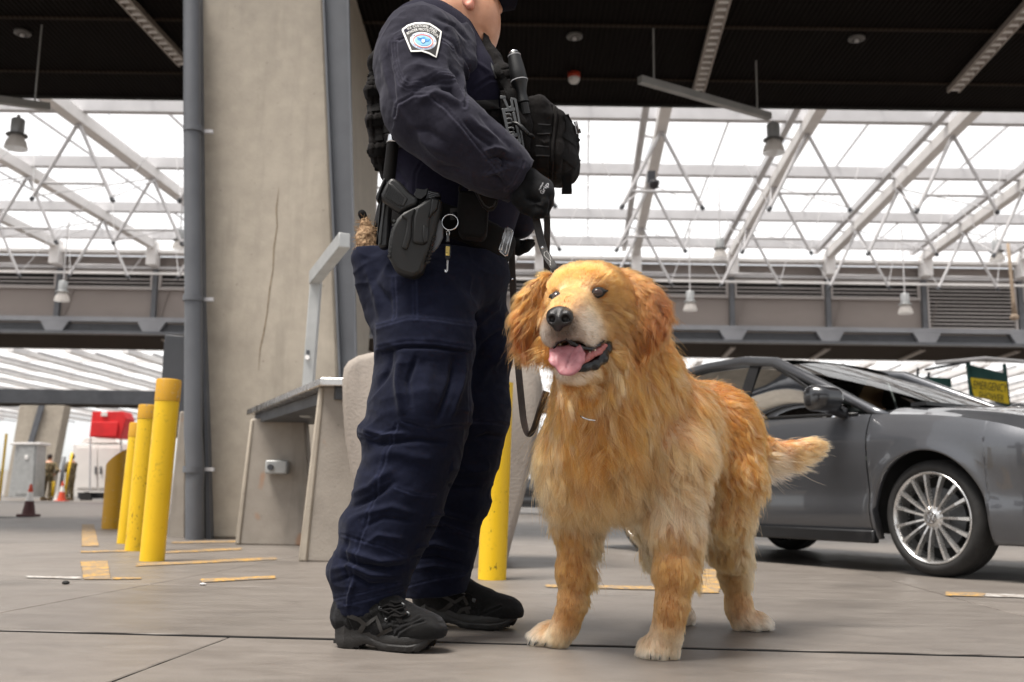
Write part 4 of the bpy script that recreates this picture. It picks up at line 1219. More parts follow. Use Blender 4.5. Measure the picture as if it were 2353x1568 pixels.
    K.fold([(940, 1310), (1000, 1300), (1068, 1312)], 8, 0.006, mask=fl)
    p = S.v * np.array((1.0, 1.0, 1.6))
    wr = K.wear * (.55 + .45 * vnoise(S.v, 130, 3)) + .25 * np.clip(crease(S.v * np.array((1.2, 1.2, 2.6)), 5.0, 4) + .05, 0, 1)
    S = K.done(fbm(p, 11, 3, 3) * 0.0035 + fbm(S.v, 45, 9, 2) * 0.0006 + crease(S.v * np.array((1.2, 1.2, 2.2)), 5.0, 4) * 0.0038 + crease(S.v * np.array((1, 1, 1.8)), 13.0, 14) * 0.0028)
    return S, wr
TR, TRW = grow_trousers()
TR.build('trousers', NAVY, MAN, {'wear': TRW})
SK_TR = Skin(TR)

# ---------------------------------------------------------------- torso (knit shirt) and the rest of the body
def torso_field(grow, h=0.0075):
    F = Field((-0.44, 2.36, 0.86), (0.22, 3.16, 1.78), h); A = at; g = grow
    F.ell(A(1020, 545, 2.75), (.182 + g, .172 + g, .15 + g), k=0.06)
    F.ell(A(1052, 440, 2.75), (.186 + g, .180 + g, .15 + g), k=0.08)
    F.ell(A(1018, 330, 2.76), (.178 + g, .195 + g, .17 + g), k=0.08)
    F.ell(A(1015, 210, 2.75), (.165 + g, .20 + g, .15 + g), k=0.08)
    F.ell(A(1085, 235, 2.75), (.105 + g, .16 + g, .13 + g), k=0.07)
    F.cone(A(962, 98, 2.58), A(1050, 100, 2.92), .085 + g, .085 + g, 0.08)
    F.ell(A(990, 110, 2.74), (.125 + g, .19 + g, .10 + g), k=0.08)
    F.cone(A(1012, 122, 2.74), A(1052, 70, 2.73), .095 + g, .070 + g, 0.05)
    return F
F = torso_field(0.0)
F.plane(at(1060, 60, 2.73), (0.42, -0.10, 0.9))          # collar line
F.plane(at(1010, 600, 2.73), (0, 0, -1))
TO = F.surface().smooth(3).refine()
K = Sculpt(TO)
K.seam([(1062, 235), (1090, 205), (1125, 182), (1148, 182)], 3, 0.002)
K.fold([(1060, 260), (1100, 270), (1150, 262)], 9, -0.004); K.fold([(1070, 130), (1100, 150), (1130, 170)], 8, 0.004)
K.fold([(905, 380), (930, 420), (920, 470)], 10, -0.005); K.seam([(985, 345), (955, 400), (950, 470)], 2.5, 0.0012)
TO = K.done(fbm(TO.v, 12, 5, 2) * 0.002)
TO.build('shirt', KNIT, MAN)
SK_TO = Skin(TO)

# ---------------------------------------------------------------- right sleeve (near), left sleeve (far)
def grow_sleeve():
    F = Field((-0.44, 2.24, 0.96), (0.16, 2.78, 1.74), 0.0062); A = at
    F.chain([(A(1000, 102, 2.60), .074), (A(965, 102, 2.55), .092), (A(962, 150, 2.52), .106), (A(972, 215, 2.48), .098), (A(985, 262, 2.455), .092)], 0.05)
    F.chain([(A(985, 262, 2.455), .090), (A(1048, 318, 2.44), .088), (A(1110, 362, 2.455), .076), (A(1150, 388, 2.47), .063), (A(1186, 408, 2.485), .054)], 0.05)
    F.cone(A(925, 262, 2.47), A(950, 300, 2.45), .035, .03, 0.06)
    F.cone(A(1032, 92, 2.66), A(1010, 92, 2.60), .050, .055, 0.06)
    F.cone(A(1060, 100, 2.64), A(1072, 150, 2.58), .035, .03, 0.05)
    # turned cuff
    c0, c1 = A(1172, 402, 2.483), A(1194, 416, 2.488)
    ax = (c1 - c0).normalized()
    F.cone(c0, c1, .060, .058, 0.004)
    F.plane(A(1186, 412, 2.485) + ax * 0.012, ax)
    F.cone(A(1176, 402, 2.485), A(1215, 428, 2.50), .047, .045, 0.002, cut=True)
    # cuff tab
    F.cone(A(1160, 352, 2.44), A(1184, 368, 2.44), .012, .008, 0.01)
    S = F.surface().smooth(2).refine().smooth(1)
    K = Sculpt(S)
    # shoulder seam, pocket with its bands
    K.seam([(918, 92), (935, 82), (960, 74), (1000, 76), (1040, 100), (1062, 130), (1078, 160), (1075, 200), (1068, 245)], 3, 0.002)
    K.patch([(913, 105), (935, 88), (980, 80), (1030, 108), (1030, 165), (1045, 190), (985, 185), (950, 205), (925, 205), (912, 165)], 0.004, 3)
    for o in (0, 7, 13): K.seam([(898 + o, 100), (899 + o, 130), (908 + o, 165), (920 + o, 195 - o * 0.6), (938 + o * 0.4, 205 - o), (970, 196 - o * 0.9), (1010, 180 - o * 0.9), (1042, 184 - o)], 1.8, 0.0012)
    for o in (0, 6): K.seam([(910, 88 + o), (930, 80 + o), (965, 74 + o), (1000, 80 + o), (1040, 108 + o)], 1.6, 0.001)
    # folds at the inner elbow and armpit
    K.fold([(945, 215), (975, 190), (1010, 186), (1038, 195)], 12, -0.010); K.fold([(960, 235), (1000, 215), (1040, 232), (1068, 238)], 14, 0.011)
    K.fold([(1010, 200), (1038, 206), (1062, 236)], 7, -0.013); K.fold([(1040, 185), (1055, 215), (1068, 240)], 7, 0.010)
    K.fold([(1030, 150), (1052, 175), (1060, 215)], 9, -0.009); K.fold([(1060, 130), (1070, 165), (1066, 205)], 8, 0.008)
    K.fold([(935, 160), (940, 180), (930, 200)], 9, 0.005); K.fold([(925, 170), (965, 150), (1010, 172), (1050, 182)], 16, 0.006)
    K.fold([(880, 110), (885, 160), (900, 230)], 12, 0.006); K.fold([(893, 120), (900, 180), (912, 240)], 7, -0.007)
    K.fold([(900, 80), (920, 60), (960, 48)], 10, -0.004); K.fold([(985, 45), (1030, 70), (1060, 110)], 12, 0.006); K.fold([(1000, 40), (1045, 60), (1075, 100)], 7, -0.006)
    # elbow patch seam, lower seam
    K.seam([(908, 268), (915, 240), (950, 218), (985, 220), (1025, 250), (1065, 295), (1105, 345), (1135, 380), (1150, 398)], 2.6, 0.0022)
    K.step([(908, 268), (915, 240), (950, 218), (985, 220), (1025, 250), (1065, 295), (1105, 345), (1140, 385)], 2, 0.003, 1, 40)
    K.seam([(1115, 400), (1140, 378), (1168, 385)], 2, 0.0014)
    K.fold([(1075, 262), (1100, 290), (1150, 320)], 10, 0.006); K.fold([(1060, 275), (1095, 310), (1140, 345)], 8, -0.006)
    K.fold([(1100, 255), (1135, 300), (1178, 345)], 9, -0.005)
    K.fold([(1110, 350), (1135, 340), (1165, 350)], 8, 0.009); K.fold([(1118, 368), (1145, 360), (1178, 372)], 6, -0.010); K.fold([(1110, 400), (1135, 398), (1160, 388)], 6, 0.008)
    K.fold([(1130, 395), (1150, 412), (1160, 430)], 7, -0.008); K.fold([(1150, 350), (1158, 375), (1150, 395)], 6, -0.008)
    K.fold([(960, 320), (1000, 340), (1050, 370)], 16, 0.006); K.fold([(940, 300), (985, 300), (1030, 330)], 12, -0.005); K.fold([(1000, 385), (1040, 385), (1090, 400)], 9, -0.004)
    K.seam([(1162, 436), (1180, 420), (1198, 385), (1203, 372)], 2, 0.001)
    wr = K.wear * (.55 + .45 * vnoise(S.v, 130, 3)) * .8 + .25 * np.clip(crease(S.v, 9.0, 6) + .05, 0, 1)
    return K.done(fbm(S.v, 14, 21, 3) * 0.0032 + fbm(S.v, 50, 23, 2) * 0.0006 + crease(S.v, 9.0, 6) * 0.0045 + crease(S.v, 20.0, 16) * 0.0022), wr
SLV, SLW = grow_sleeve()
SLV.build('sleeve', SLEEVE, MAN, {'wear': SLW})
_c0, _c1 = at(1172, 402, 2.483), at(1194, 416, 2.488); _ax = (_c1 - _c0).normalized()
_cf = MB().lathe(_c0 - _ax * .020, [(.0600, 0.0), (.0645, .002), (.0660, .03), (.0640, .052), (.0620, .054), (.0580, .050), (.0570, .010)], 40, axis=_ax, caps=False)
_cf.v = [tuple(Vector(v) + Vector((.0018 * sin(v[2] * 160), .002 * sin(v[0] * 150), 0))) for v in _cf.v]
_cf.build('cuff', SLEEVE, MAN, True)
SK_SL = Skin(SLV)
F = Field((-0.10, 2.70, 0.92), (0.16, 3.16, 1.74), 0.009)
F.chain([(at(1050, 100, 2.92), .095), (at(1075, 200, 3.0), .085), (at(1120, 340, 3.03), .075), (at(1160, 440, 2.96), .062), (at(1192, 512, 2.88), .050)], 0.05)
S = F.surface().smooth(2); S.v += S.normals() * (fbm(S.v, 18, 4, 2) * 0.003)[:, None]; S.build('sleeve', SLEEVE, MAN)

# ---------------------------------------------------------------- head and neck
def grow_head():
    F = Field((-0.34, 2.52, 1.52), (0.06, 2.96, 2.02), 0.0055); A = at
    F.ell(A(1042, -55, 2.735), (.112, .084, .120), k=0.03)
    F.ell(A(1085, -5, 2.72), (.068, .068, .105), k=0.04)
    F.cone(A(1060, 30, 2.72), A(1102, 62, 2.71), .064, .052, 0.05)
    F.ell(A(1097, 28, 2.675), (.040, .030, .050), k=0.05)      # cheek
    F.ell(A(1103, 42, 2.735), (.040, .046, .045), k=0.05)
    F.cone(A(1003, 15, 2.745), A(1010, 95, 2.75), .072, .090, 0.05)  # nape, thick neck
    F.cone(A(1055, 50, 2.73), A(1062, 140, 2.74), .078, .086, 0.05)
    F.cone(A(1088, 82, 2.72), A(1070, 130, 2.73), .048, .05, 0.05)   # under the chin
    F.ell(A(1128, -8, 2.735), (.018, .018, .025), k=0.02)            # nose root
    F.cone(A(1136, 2, 2.76), A(1142, 22, 2.77), .012, .017, 0.015)   # nose
    F.cone(A(1132, 46, 2.755), A(1130, 56, 2.755), .018, .016, 0.02) # mouth
    F.ell(A(1117, -8, 2.675), (.020, .014, .014), k=0.02, cut=True)  # eye socket
    S = F.surface().smooth(3)
    K = Sculpt(S)
    K.fold([(1100, 60), (1122, 85), (1115, 105)], 9, -0.003); K.fold([(1068, 60), (1075, 90), (1082, 120)], 12, 0.003)
    return K.done(fbm(S.v, 60, 2, 2) * 0.0004)
HD = grow_head()
HD.build('head', SKIN, MAN)
A = at; ey = Skin(HD).hit(1078, 4, 0.0).y - .004
F = Field((-0.22, ey - .05, 1.60), (-0.04, ey + .05, 1.86), 0.0036)
F.ell(A(1078, -14, ey), (.022, .011, .036), rot=Euler((0, 0.25, -0.4)).to_matrix(), k=0.01)
F.ell(A(1081, 13, ey), (.0115, .009, .013), k=0.012)
F.ell(A(1077, -14, ey - .012), (.011, .008, .024), rot=Euler((0, 0.25, -0.4)).to_matrix(), k=0.008, cut=True)
F.surface().smooth(2).build('ear', EARSKIN, MAN)
HAIR = simple('short_dark_hair', (0.035, 0.025, 0.02), 0.8, 0.0, 0.4, 120, 0.6, 400)
F = Field((-0.34, 2.52, 1.58), (0.02, 2.96, 2.02), 0.006)
F.ell(A(1040, -56, 2.735), (.1165, .089, .124), k=0.03)
F.cone(A(1003, -20, 2.745), A(1006, 30, 2.748), .078, .082, 0.03)
F.plane(A(985, 19, 2.68), (0.30, -0.1, -1.0), 0.012)
F.plane(A(1068, -5, 2.7), (1, 0.0, -0.15), 0.01)
F.surface().smooth(2).build('hair', HAIR, MAN)
# fine stubble of the hairline fades by noise
CAPM = cloth('navy_cap_cloth', (0.010, 0.011, 0.02), (0.018, 0.019, 0.034))
F = Field((-0.36, 2.50, 1.70), (0.16, 2.98, 2.06), 0.006)
F.ell(A(1044, -66, 2.735), (.124, .098, .125), k=0.03)
F.plane(A(1100, -20, 2.68), (0.0, -0.05, -1.0), 0.004)
F.surface().smooth(2).build('cap', CAPM, MAN)
b = MB(); vs = []; fs = []
for i in range(9):
    t_ = i / 8
    for j in range(9):
        a_ = (j / 8 - 0.5)
        base = A(1122, -16, 2.735)
        p = base + FD * (0.002 + 0.085 * t_ * (1 - 1.3 * a_ * a_)) + SDV * (a_ * 0.165 * (1 - 0.25 * t_)) + UP * (-0.018 * (2 * a_) ** 2 - 0.012 * t_)
        vs.append(p)
n0 = len(vs); vs += [v - UP * 0.004 for v in vs]
for i in range(8):
    for j in range(8):
        q = i * 9 + j; fs += [(q, q + 1, q + 10, q + 9), (n0 + q, n0 + q + 9, n0 + q + 10, n0 + q + 1)]
for i in range(8):
    fs += [(i * 9, i * 9 + 9, n0 + i * 9 + 9, n0 + i * 9), (i * 9 + 8, n0 + i * 9 + 8, n0 + i * 9 + 17, i * 9 + 17), (72 + i, 73 + i, n0 + 73 + i, n0 + 72 + i)]
b.add(vs, fs).build('cap_brim', CAPM, MAN, True)
sg = MB()
sg.tube([A(1086, -14, 2.637), A(1110, -4, 2.652), A(1127, 6, 2.672)], 0.0028, 8).build('sunglasses_temple', POLY, MAN)
lens = MB().lathe(A(1131, 12, 2.70), [(0.0, 0.0), (0.022, 0.002), (0.026, 0.006), (0.022, 0.009), (0, 0.012)], 20, axis=(0.85, -0.5, 0.15)).build('sunglasses_lens', BLKSTEEL, MAN, True)
MB().tube([A(1128, 4, 2.675), A(1132, 16, 2.676), A(1130, 28, 2.68)], 0.0035, 8).build('sunglasses_frame', CHROME, MAN)

# collar of the shirt
c = MB(); vs = []; fs = []
NC = 30
cc = A(1052, 84, 2.735); cu_ = Vector((0.42, -0.10, 0.9)).normalized(); ca = Vector((0, -1, 0)); ca = (ca - cu_ * ca.dot(cu_)).normalized(); cb_ = cu_.cross(ca)
for i in range(NC):
    a_ = 2 * pi * i / NC
    rr = cb_ * cos(a_) * 0.098 + ca * sin(a_) * 0.094
    for h_, k_ in ((-0.03, 1.06), (0.012, 1.0), (0.014, 0.95), (-0.028, 0.98)):
        vs.append(cc + rr * k_ + cu_ * (h_ + 0.006 * sin(3 * a_)))
for i in range(NC):
    for k in range(4):
        a0 = i * 4 + k; a1 = i * 4 + (k + 1) % 4; b0 = ((i + 1) % NC) * 4 + k; b1 = ((i + 1) % NC) * 4 + (k + 1) % 4
        fs.append((a0, b0, b1, a1))
c.add(vs, fs).build('collar', SLEEVE, MAN, True)

# ---------------------------------------------------------------- gloved hands
def finger(F, pts, r0, r1, k=0.006):
    n = len(pts); F.chain([(p, r0 + (r1 - r0) * i / (n - 1)) for i, p in enumerate(pts)], k)
F = Field((-0.04, 2.38, 0.84), (0.16, 2.66, 1.20), 0.0042); A = at
F.chain([(A(1176, 400, 2.486), .041), (A(1200, 418, 2.494), .041), (A(1225, 440, 2.50), .045)], 0.02)
F.cone(A(1205, 440, 2.485), A(1232, 462, 2.49), .040, .036, 0.03)
F.cone(A(1250, 434, 2.53), A(1246, 446, 2.46), .024, .022, 0.03)       # row of knuckles
for i, (dy, r, kx, dx) in enumerate(((2.452, .0135, 1246, 0), (2.478, .0145, 1252, 3), (2.506, .0145, 1254, 4), (2.532, .013, 1250, 2))):
    finger(F, [A(kx, 440 + (3 - i) * 1.5, dy), A(kx + 3 + dx * .4, 468, dy - .004), A(1246 + dx, 488, dy), A(1228 + dx, 492, dy + .004), A(1214 + dx, 480, dy + .006)], r + .001, r - .002)
finger(F, [A(1190, 432, 2.462), A(1192, 458, 2.452), A(1206, 476, 2.455), A(1224, 482, 2.46)], .019, .0135, 0.012)
S = F.surface().smooth(1).refine()
K = Sculpt(S)
K.fold([(1232, 452), (1242, 470), (1248, 486)], 4, -0.002); K.fold([(1205, 455), (1228, 462), (1248, 462)], 7, -0.003); K.fold([(1218, 472), (1236, 470), (1250, 476)], 5, 0.003)
for o in range(6): K.fold([(1196 - o * 4, 432 - o * 0), (1216 - o * 4, 398 - o * 2)], 1.6, 0.0008)
S = K.done(fbm(S.v, 40, 7, 2) * 0.0012)
S.build('glove', GLOVE, MAN); SK_GL = Skin(S)
F = Field((-0.06, 2.70, 0.84), (0.14, 2.98, 1.10), 0.0045)
F.chain([(A(1192, 506, 2.88), .036), (A(1204, 532, 2.86), .040), (A(1203, 548, 2.85), .038)], 0.02)
for i, dy in enumerate((2.815, 2.84, 2.865, 2.888)):
    finger(F, [A(1212, 526 + i, dy), A(1218, 548, dy), A(1208, 570, dy), A(1192, 578, dy + .004), A(1184, 566, dy)], .0145, .0115)
finger(F, [A(1196, 530, 2.825), A(1180, 556, 2.815), A(1180, 574, 2.82)], .017, .012, 0.01)
F.surface().smooth(1).build('glove', GLOVE, MAN)
F = Field((-0.06, 2.70, 0.84), (0.14, 2.98, 1.10), 0.0045)

# ---------------------------------------------------------------- shoes
def make_shoe(H, T, ankle, lace_side, label):
    "H, T: heel and toe tip on the floor"
    H, T = Vector(H), Vector(T); L = (T - H).length; u = (T - H).normalized(); w = Vector((u.y, -u.x, 0))      # w: towards the viewpoint side
    if w.y > 0: w = -w
    def Q(a, s, z): return H + u * (a * L) + w * s + UP * z
    sh = empty('shoe', H, None, None); sh.parent = MAN; sh.matrix_parent_inverse = WORLD(MAN).inverted()
    # sole: outline swept up, waisted, rockered at toe and heel
    N = 72; lay = []
    def half(a):      # half width along the foot
        return np.interp(a, [0, .03, .08, .18, .35, .50, .65, .78, .88, .95, .985, 1.0], [0.0, .018, .030, .040, .039, .041, .050, .054, .049, .036, .021, 0.0])
    aa = np.concatenate([np.linspace(0, 1, N // 2) ** 0.9 * 1.0, np.linspace(1, 0, N // 2)[1:-1]])
    ss = np.concatenate([np.ones(N // 2), -np.ones(N // 2 - 2)])
    m = MB(); vs = []
    def ztop(a): return np.interp(a, [0, .1, .22, .32, .45, .6, .8, .92, 1], [.056, .058, .078, .070, .046, .040, .042, .048, .058])
    def zbot(a): return np.interp(a, [0, .05, .12, .25, .32, .40, .48, .55, .8, .9, .96, 1], [.030, .012, .001, .001, .012, .014, .006, .001, .001, .006, .016, .030])
    rows = [(1.0, 0.0, 0.9), (1.0, 0.12, 1.0), (1.0, 0.35, 1.03), (1.0, 0.45, 0.985), (1.0, 0.55, 1.02), (1.0, 0.85, 1.02), (1.0, 0.93, 0.99), (1.0, 1.0, 0.95)]
    n = len(aa)
    for _, f_, k_ in rows:
        for a, s_ in zip(aa, ss):
            z0, z1 = zbot(a), ztop(a)
            hw = half(a) * k_ * (1 + 0.10 * (a < 0.2))
            ak = a - (0.030 * (1 - f_) ** 2 + 0.022 * f_ ** 2) * max(0, (a - .8) / .2) ** 2 + (0.02 * (1 - f_) ** 2 + .012 * f_ ** 2) * max(0, (.12 - a) / .12) ** 2
            tr = 0.0016 * sin(a * 150) if f_ < 0.1 else 0
            vs.append(Q(ak, s_ * hw, z0 + (z1 - z0) * f_ + tr))
    fs = [(r * n + i, r * n + (i + 1) % n, (r + 1) * n + (i + 1) % n, (r + 1) * n + i) for r in range(len(rows) - 1) for i in range(n)]
    fs += [tuple(range(n - 1, -1, -1)), tuple((len(rows) - 1) * n + i for i in range(n))]
    so = m.add(vs, fs).build('sole', RUBBER, sh, auto=35)
    # tread lugs
    lug = MB()
    for a in np.arange(0.06, 0.3, 0.055).tolist() + np.arange(0.52, 0.87, 0.055).tolist():
        for s_ in (-1, 1):
            h_ = half(a); lug.box(Q(a, s_ * h_ * 0.72, zbot(a) + 0.004), (0.013, 0.013, 0.010), Matrix((u, w, UP)).transposed())
    tag(lug.build('tread', RUBBER, sh), kind='stuff')
    # upper
    lo = np.minimum(np.array(H), np.array(T)) - 0.09; hi = np.maximum(np.array(H), np.array(T)) + 0.09; lo[2] = 0.02; hi[2] = 0.26
    F = Field(lo, hi, 0.0048)
    R = Matrix((u, w, UP)).transposed()
    F.chain([(Q(.12, 0, .070), .040), (Q(.30, 0, .072), .041), (Q(.50, 0, .062), .042), (Q(.70, .0, .052), .046), (Q(.83, 0, .048), .040), (Q(.91, 0, .046), .030)], 0.02)
    F.cone(Q(.16, 0, .10), Q(.24, 0, .19), .042, .046, 0.03)
    F.cone(Q(.30, 0, .10), Q(.33, 0, .175), .042, .046, 0.04)
    F.cone(Q(.40, 0, .115), Q(.66, 0, .072), .036, .036, 0.03)
    F.ell(Q(.86, 0, .054), (.055, .048, .036), rot=R, k=0.02)
    F.plane(Q(.5, 0, .036), (0, 0, -1))
    S = F.surface().smooth(5).refine()
    K = Sculpt(S)
    return sh, Q, S, K
def px(Q, *pts): return [tuple(float(c) for c in proj(Q(*p))) for p in pts]
# near shoe
sh, Q, S, K = make_shoe(gp(768, 1484), gp(1006, 1499), None, 1, '')
K.patch([(905, 1480), (922, 1440), (985, 1408 + 26), (1030, 1440), (1030, 1500), (920, 1500)], 0.0045, 3)
K.seam([(902, 1482), (916, 1452), (945, 1437), (975, 1428)], 2, 0.002)
K.patch([(826, 1418), (868, 1398), (872, 1404), (845, 1422), (868, 1440), (905, 1428), (908, 1436), (880, 1452), (858, 1476), (846, 1470), (852, 1448), (826, 1470), (814, 1462), (838, 1436)], 0.0035, 1.5)
K.patch([(760, 1415), (800, 1425), (815, 1460), (790, 1470), (756, 1462)], 0.003, 3); K.seam([(800, 1425), (812, 1450), (808, 1470)], 1.5, 0.0012)
K.seam([(868, 1385), (880, 1420), (905, 1435), (945, 1432), (965, 1420)], 2, 0.0018)
K.fold([(830, 1395), (850, 1410), (860, 1430)], 5, -0.003)
wr = K.inside([(900, 1510), (906, 1466), (920, 1448), (950, 1436), (980, 1428), (1040, 1420), (1040, 1510)]) * .16 + K.inside([(740, 1400), (780, 1408), (800, 1424), (812, 1450), (806, 1490), (740, 1490)]) * .16 + K.wear * .2
S = K.done(fbm(S.v, 60, 4, 2) * 0.0007)
S.build('upper', SHOEFAB, sh, {'wear': wr}); SKS = Skin(S)
def decal_patch(skin, poly, lift, name, mat, parent, step=6):
    "a thin piece of material laid on a surface inside a picture outline"
    poly = np.array(poly, float); x0, y0 = poly.min(0); x1, y1 = poly.max(0)
    c = poly.mean(0); n = len(poly); rings = 9
    pts = []
    P = []
    for a, b in zip(poly, np.roll(poly, -1, 0)):
        k = max(1, int(np.linalg.norm(b - a) / step)); P += [a + (b - a) * i / k for i in range(k)]
    m = len(P); vs = []
    for r in range(rings + 1):
        f_ = 1 - r / rings
        for p in P:
            q = c + (p - c) * f_
            vs.append(skin.hit(q[0], q[1], lift * (1.0 if r else 0.4)))
    ys = [v.y for v in vs if v is not None]
    if not ys: return None
    ym = sum(ys) / len(ys)
    k = 0
    for r in range(rings + 1):
        f_ = 1 - r / rings
        for p in P:
            if vs[k] is None:
                q = c + (p - c) * f_; vs[k] = at(q[0], q[1], ym)
            k += 1
    fs = [(r * m + i, r * m + (i + 1) % m, (r + 1) * m + (i + 1) % m, (r + 1) * m + i) for r in range(rings) for i in range(m)]
    return MB().add(vs, fs).build(name, mat, parent, True)
strap(SKS, [(800, 1414), (826, 1424), (842, 1438)], 5, 0.0024, 'overlay_band', SHOELEA, sh, 0.002)
strap(SKS, [(836, 1438), (822, 1460), (815, 1470)], 6, 0.0024, 'overlay_band', SHOELEA, sh, 0.002)
strap(SKS, [(842, 1436), (866, 1418), (874, 1442), (878, 1452)], 4, 0.0026, 'overlay_band', SHOELEA, sh, 0.002)
strap(SKS, [(852, 1482), (868, 1464), (884, 1452), (902, 1444)], 5, 0.0026, 'overlay_band', SHOELEA, sh, 0.002)
strap(SKS, [(880, 1456), (884, 1474), (890, 1486)], 6, 0.0026, 'overlay_band', SHOELEA, sh, 0.002)
strap(SKS, [(893, 1386), (905, 1404), (918, 1424), (924, 1434)], 6, 0.004, 'tongue_strap', NYLON, sh, 0.002)
def lace(pts, skin, par):
    q = [skin.hit(x, y, 0.005) for x, y in pts]; q = [v for v in q if v]
    if len(q) > 1: MB().tube(q, 0.0028, 8).build('lace', NYLON, par, True)
lace([(876, 1398), (890, 1392), (908, 1398), (924, 1394)], SKS, sh); lace([(876, 1400), (895, 1412), (912, 1404), (928, 1400)], SKS, sh)
lace([(890, 1424), (902, 1416), (920, 1420), (938, 1414)], SKS, sh); lace([(880, 1402), (900, 1402), (922, 1414), (936, 1416)], SKS, sh); lace([(896, 1384), (910, 1390), (926, 1388)], SKS, sh)
for x, y in ((875, 1399), (889, 1425), (926, 1392), (938, 1412)):
    p = SKS.hit(x, y, 0.003)
    if p: MB().box(p, (0.011, 0.005, 0.009), Euler((0.3, 0.5, -0.6)).to_matrix()).build('lace_hook', GUNGREY, sh, bevel=0.002)
# far shoe
sh2, Q2, S, K = make_shoe(gp(950, 1434), gp(1192, 1449), None, 1, '')
K.patch([(1098, 1435), (1110, 1410), (1150, 1392), (1205, 1400), (1205, 1450), (1100, 1450)], 0.004, 3); K.seam([(1096, 1440), (1106, 1414), (1150, 1396)], 2, 0.002)
K.seam([(1040, 1360), (1060, 1388), (1100, 1400)], 2, 0.0015)
wr = K.inside([(1094, 1470), (1100, 1424), (1112, 1408), (1150, 1394), (1220, 1390), (1220, 1470)]) * .12
S = K.done(fbm(S.v, 60, 5, 2) * 0.0007)
S.build('upper', SHOEFAB, sh2, {'wear': wr}); SKF = Skin(S)
strap(SKF, [(1018, 1370), (1046, 1384), (1066, 1372), (1074, 1390)], 4, 0.0024, 'overlay_band', SHOELEA, sh2, 0.002)
strap(SKF, [(1040, 1386), (1020, 1402), (1006, 1408)], 5, 0.0024, 'overlay_band', SHOELEA, sh2, 0.002)
strap(SKF, [(1046, 1418), (1060, 1402), (1082, 1396)], 4, 0.0024, 'overlay_band', SHOELEA, sh2, 0.002)
strap(SKF, [(1074, 1402), (1080, 1420), (1082, 1432)], 5, 0.0024, 'overlay_band', SHOELEA, sh2, 0.002)
lace([(1050, 1356), (1066, 1362), (1084, 1370)], SKF, sh2); lace([(1062, 1368), (1080, 1368), (1092, 1378)], SKF, sh2)
for x, y in ((1066, 1366), (1090, 1380)):
    p = SKF.hit(x, y, 0.003)
    if p: MB().box(p, (0.012, 0.005, 0.012), Euler((0.3, 0.5, -0.6)).to_matrix()).build('lace_hook', GUNGREY, sh2, bevel=0.002)
# ================================================================== WHAT HE WEARS AND CARRIES
WHITE_T = simple('white_thread', (0.75, 0.74, 0.72), 0.7, var=0.05)
PATCHBLK = simple('patch_black', (0.022, 0.02, 0.02), 0.8, var=0.1)
BLUE_T = simple('blue_thread', (0.03, 0.20, 0.50), 0.7, var=0.1)
LBLUE_T = simple('light_blue_thread', (0.18, 0.42, 0.66), 0.7, var=0.1)
RED_T = simple('red_thread', (0.55, 0.03, 0.04), 0.7, var=0.1)
GREYPRINT = simple('grey_print', (0.40, 0.40, 0.42), 0.7, var=0.1)
GOLD = simple('gold_plate', (0.75, 0.55, 0.16), 0.3, 0.8, var=0.1)

# -- vest: side bands, back panel, front panel
FV = torso_field(0.012)
top_l, bot_l = at(900, 232, 2.75), at(900, 330, 2.75)
FV.plane(at(1010, 232, 2.57), (-0.04, 0, 1)); FV.plane(at(1010, 322, 2.57), (0.04, 0, -1))
VS = FV.surface().smooth(2); VS.v += VS.normals() * (fbm(VS.v, 60, 3, 2) * 0.0012)[:, None]
VO = VS.build('vest_side_band', NYLON, MAN); SK_V = Skin(VS)
F = Field((-0.52, 2.5, 1.05), (-0.10, 3.02, 1.70), 0.0065); A = at
bk = [(905, 145, .030), (898, 190, .036), (898, 250, .040), (902, 320, .042), (908, 380, .040), (914, 436, .030)]
F.chain([(A(x, y, 2.78) + FD * 0.02, r) for x, y, r in bk], 0.04, squash=((SDV.x, SDV.y, 0), 3.4))
F.cone(A(886, 140, 2.66), A(900, 78, 2.68), .030, .028, 0.03)
F.cone(A(886, 140, 2.90), A(905, 78, 2.88), .030, .028, 0.03)
S = F.surface().smooth(2).refine(); K = Sculpt(S, -0.2)
for y0 in (165, 195, 232, 262, 298, 330, 365, 398): K.fold([(835, y0), (870, y0 - 3), (915, y0 - 8)], 3, -0.0025, False); K.fold([(835, y0 + 12), (870, y0 + 9), (915, y0 + 4)], 7, 0.001, False)
K.fold([(862, 150), (858, 250), (862, 350), (880, 450)], 5, -0.005); K.fold([(876, 160), (874, 260), (884, 400)], 6, 0.003)
S = K.done(fbm(S.v, 25, 3, 3) * 0.0035)
S.build('vest_back_panel', CORDURA, MAN); SK_B = Skin(S)
for y0 in (178, 214, 250, 284, 318, 352, 386):
    strap(SK_B, [(846, y0), (860, y0 - 1), (878, y0 - 4)], 8, 0.004, 'molle_row', NYLON, VO, 0.003)
for i, pts in enumerate(([(860, 272), (890, 268), (925, 262)], [(864, 302), (895, 296), (935, 288)], [(874, 326), (900, 320), (940, 312)])):
    strap(SK_V, pts, 10, 0.010, 'vest_strap', NYLON, VO, 0.004)
    strap(SK_V, [(p[0] + 3, p[1] + 14) for p in pts], 2.5, 0.009, 'edge_cord', LEATHER, VO, 0.004)
for pts in ([(1070, 243), (1105, 242), (1146, 240)], [(1095, 283), (1120, 282), (1147, 280)]):
    strap(SK_V, pts, 11, 0.007, 'vest_strap', NYLON, VO, 0.004)
strap(SK_V, [(1125, 262), (1138, 266), (1146, 262)], 8, 0.005, 'vest_strap', CORDURA, VO, 0.004)
F = Field((-0.10, 2.45, 1.10), (0.16, 3.0, 1.72), 0.006)
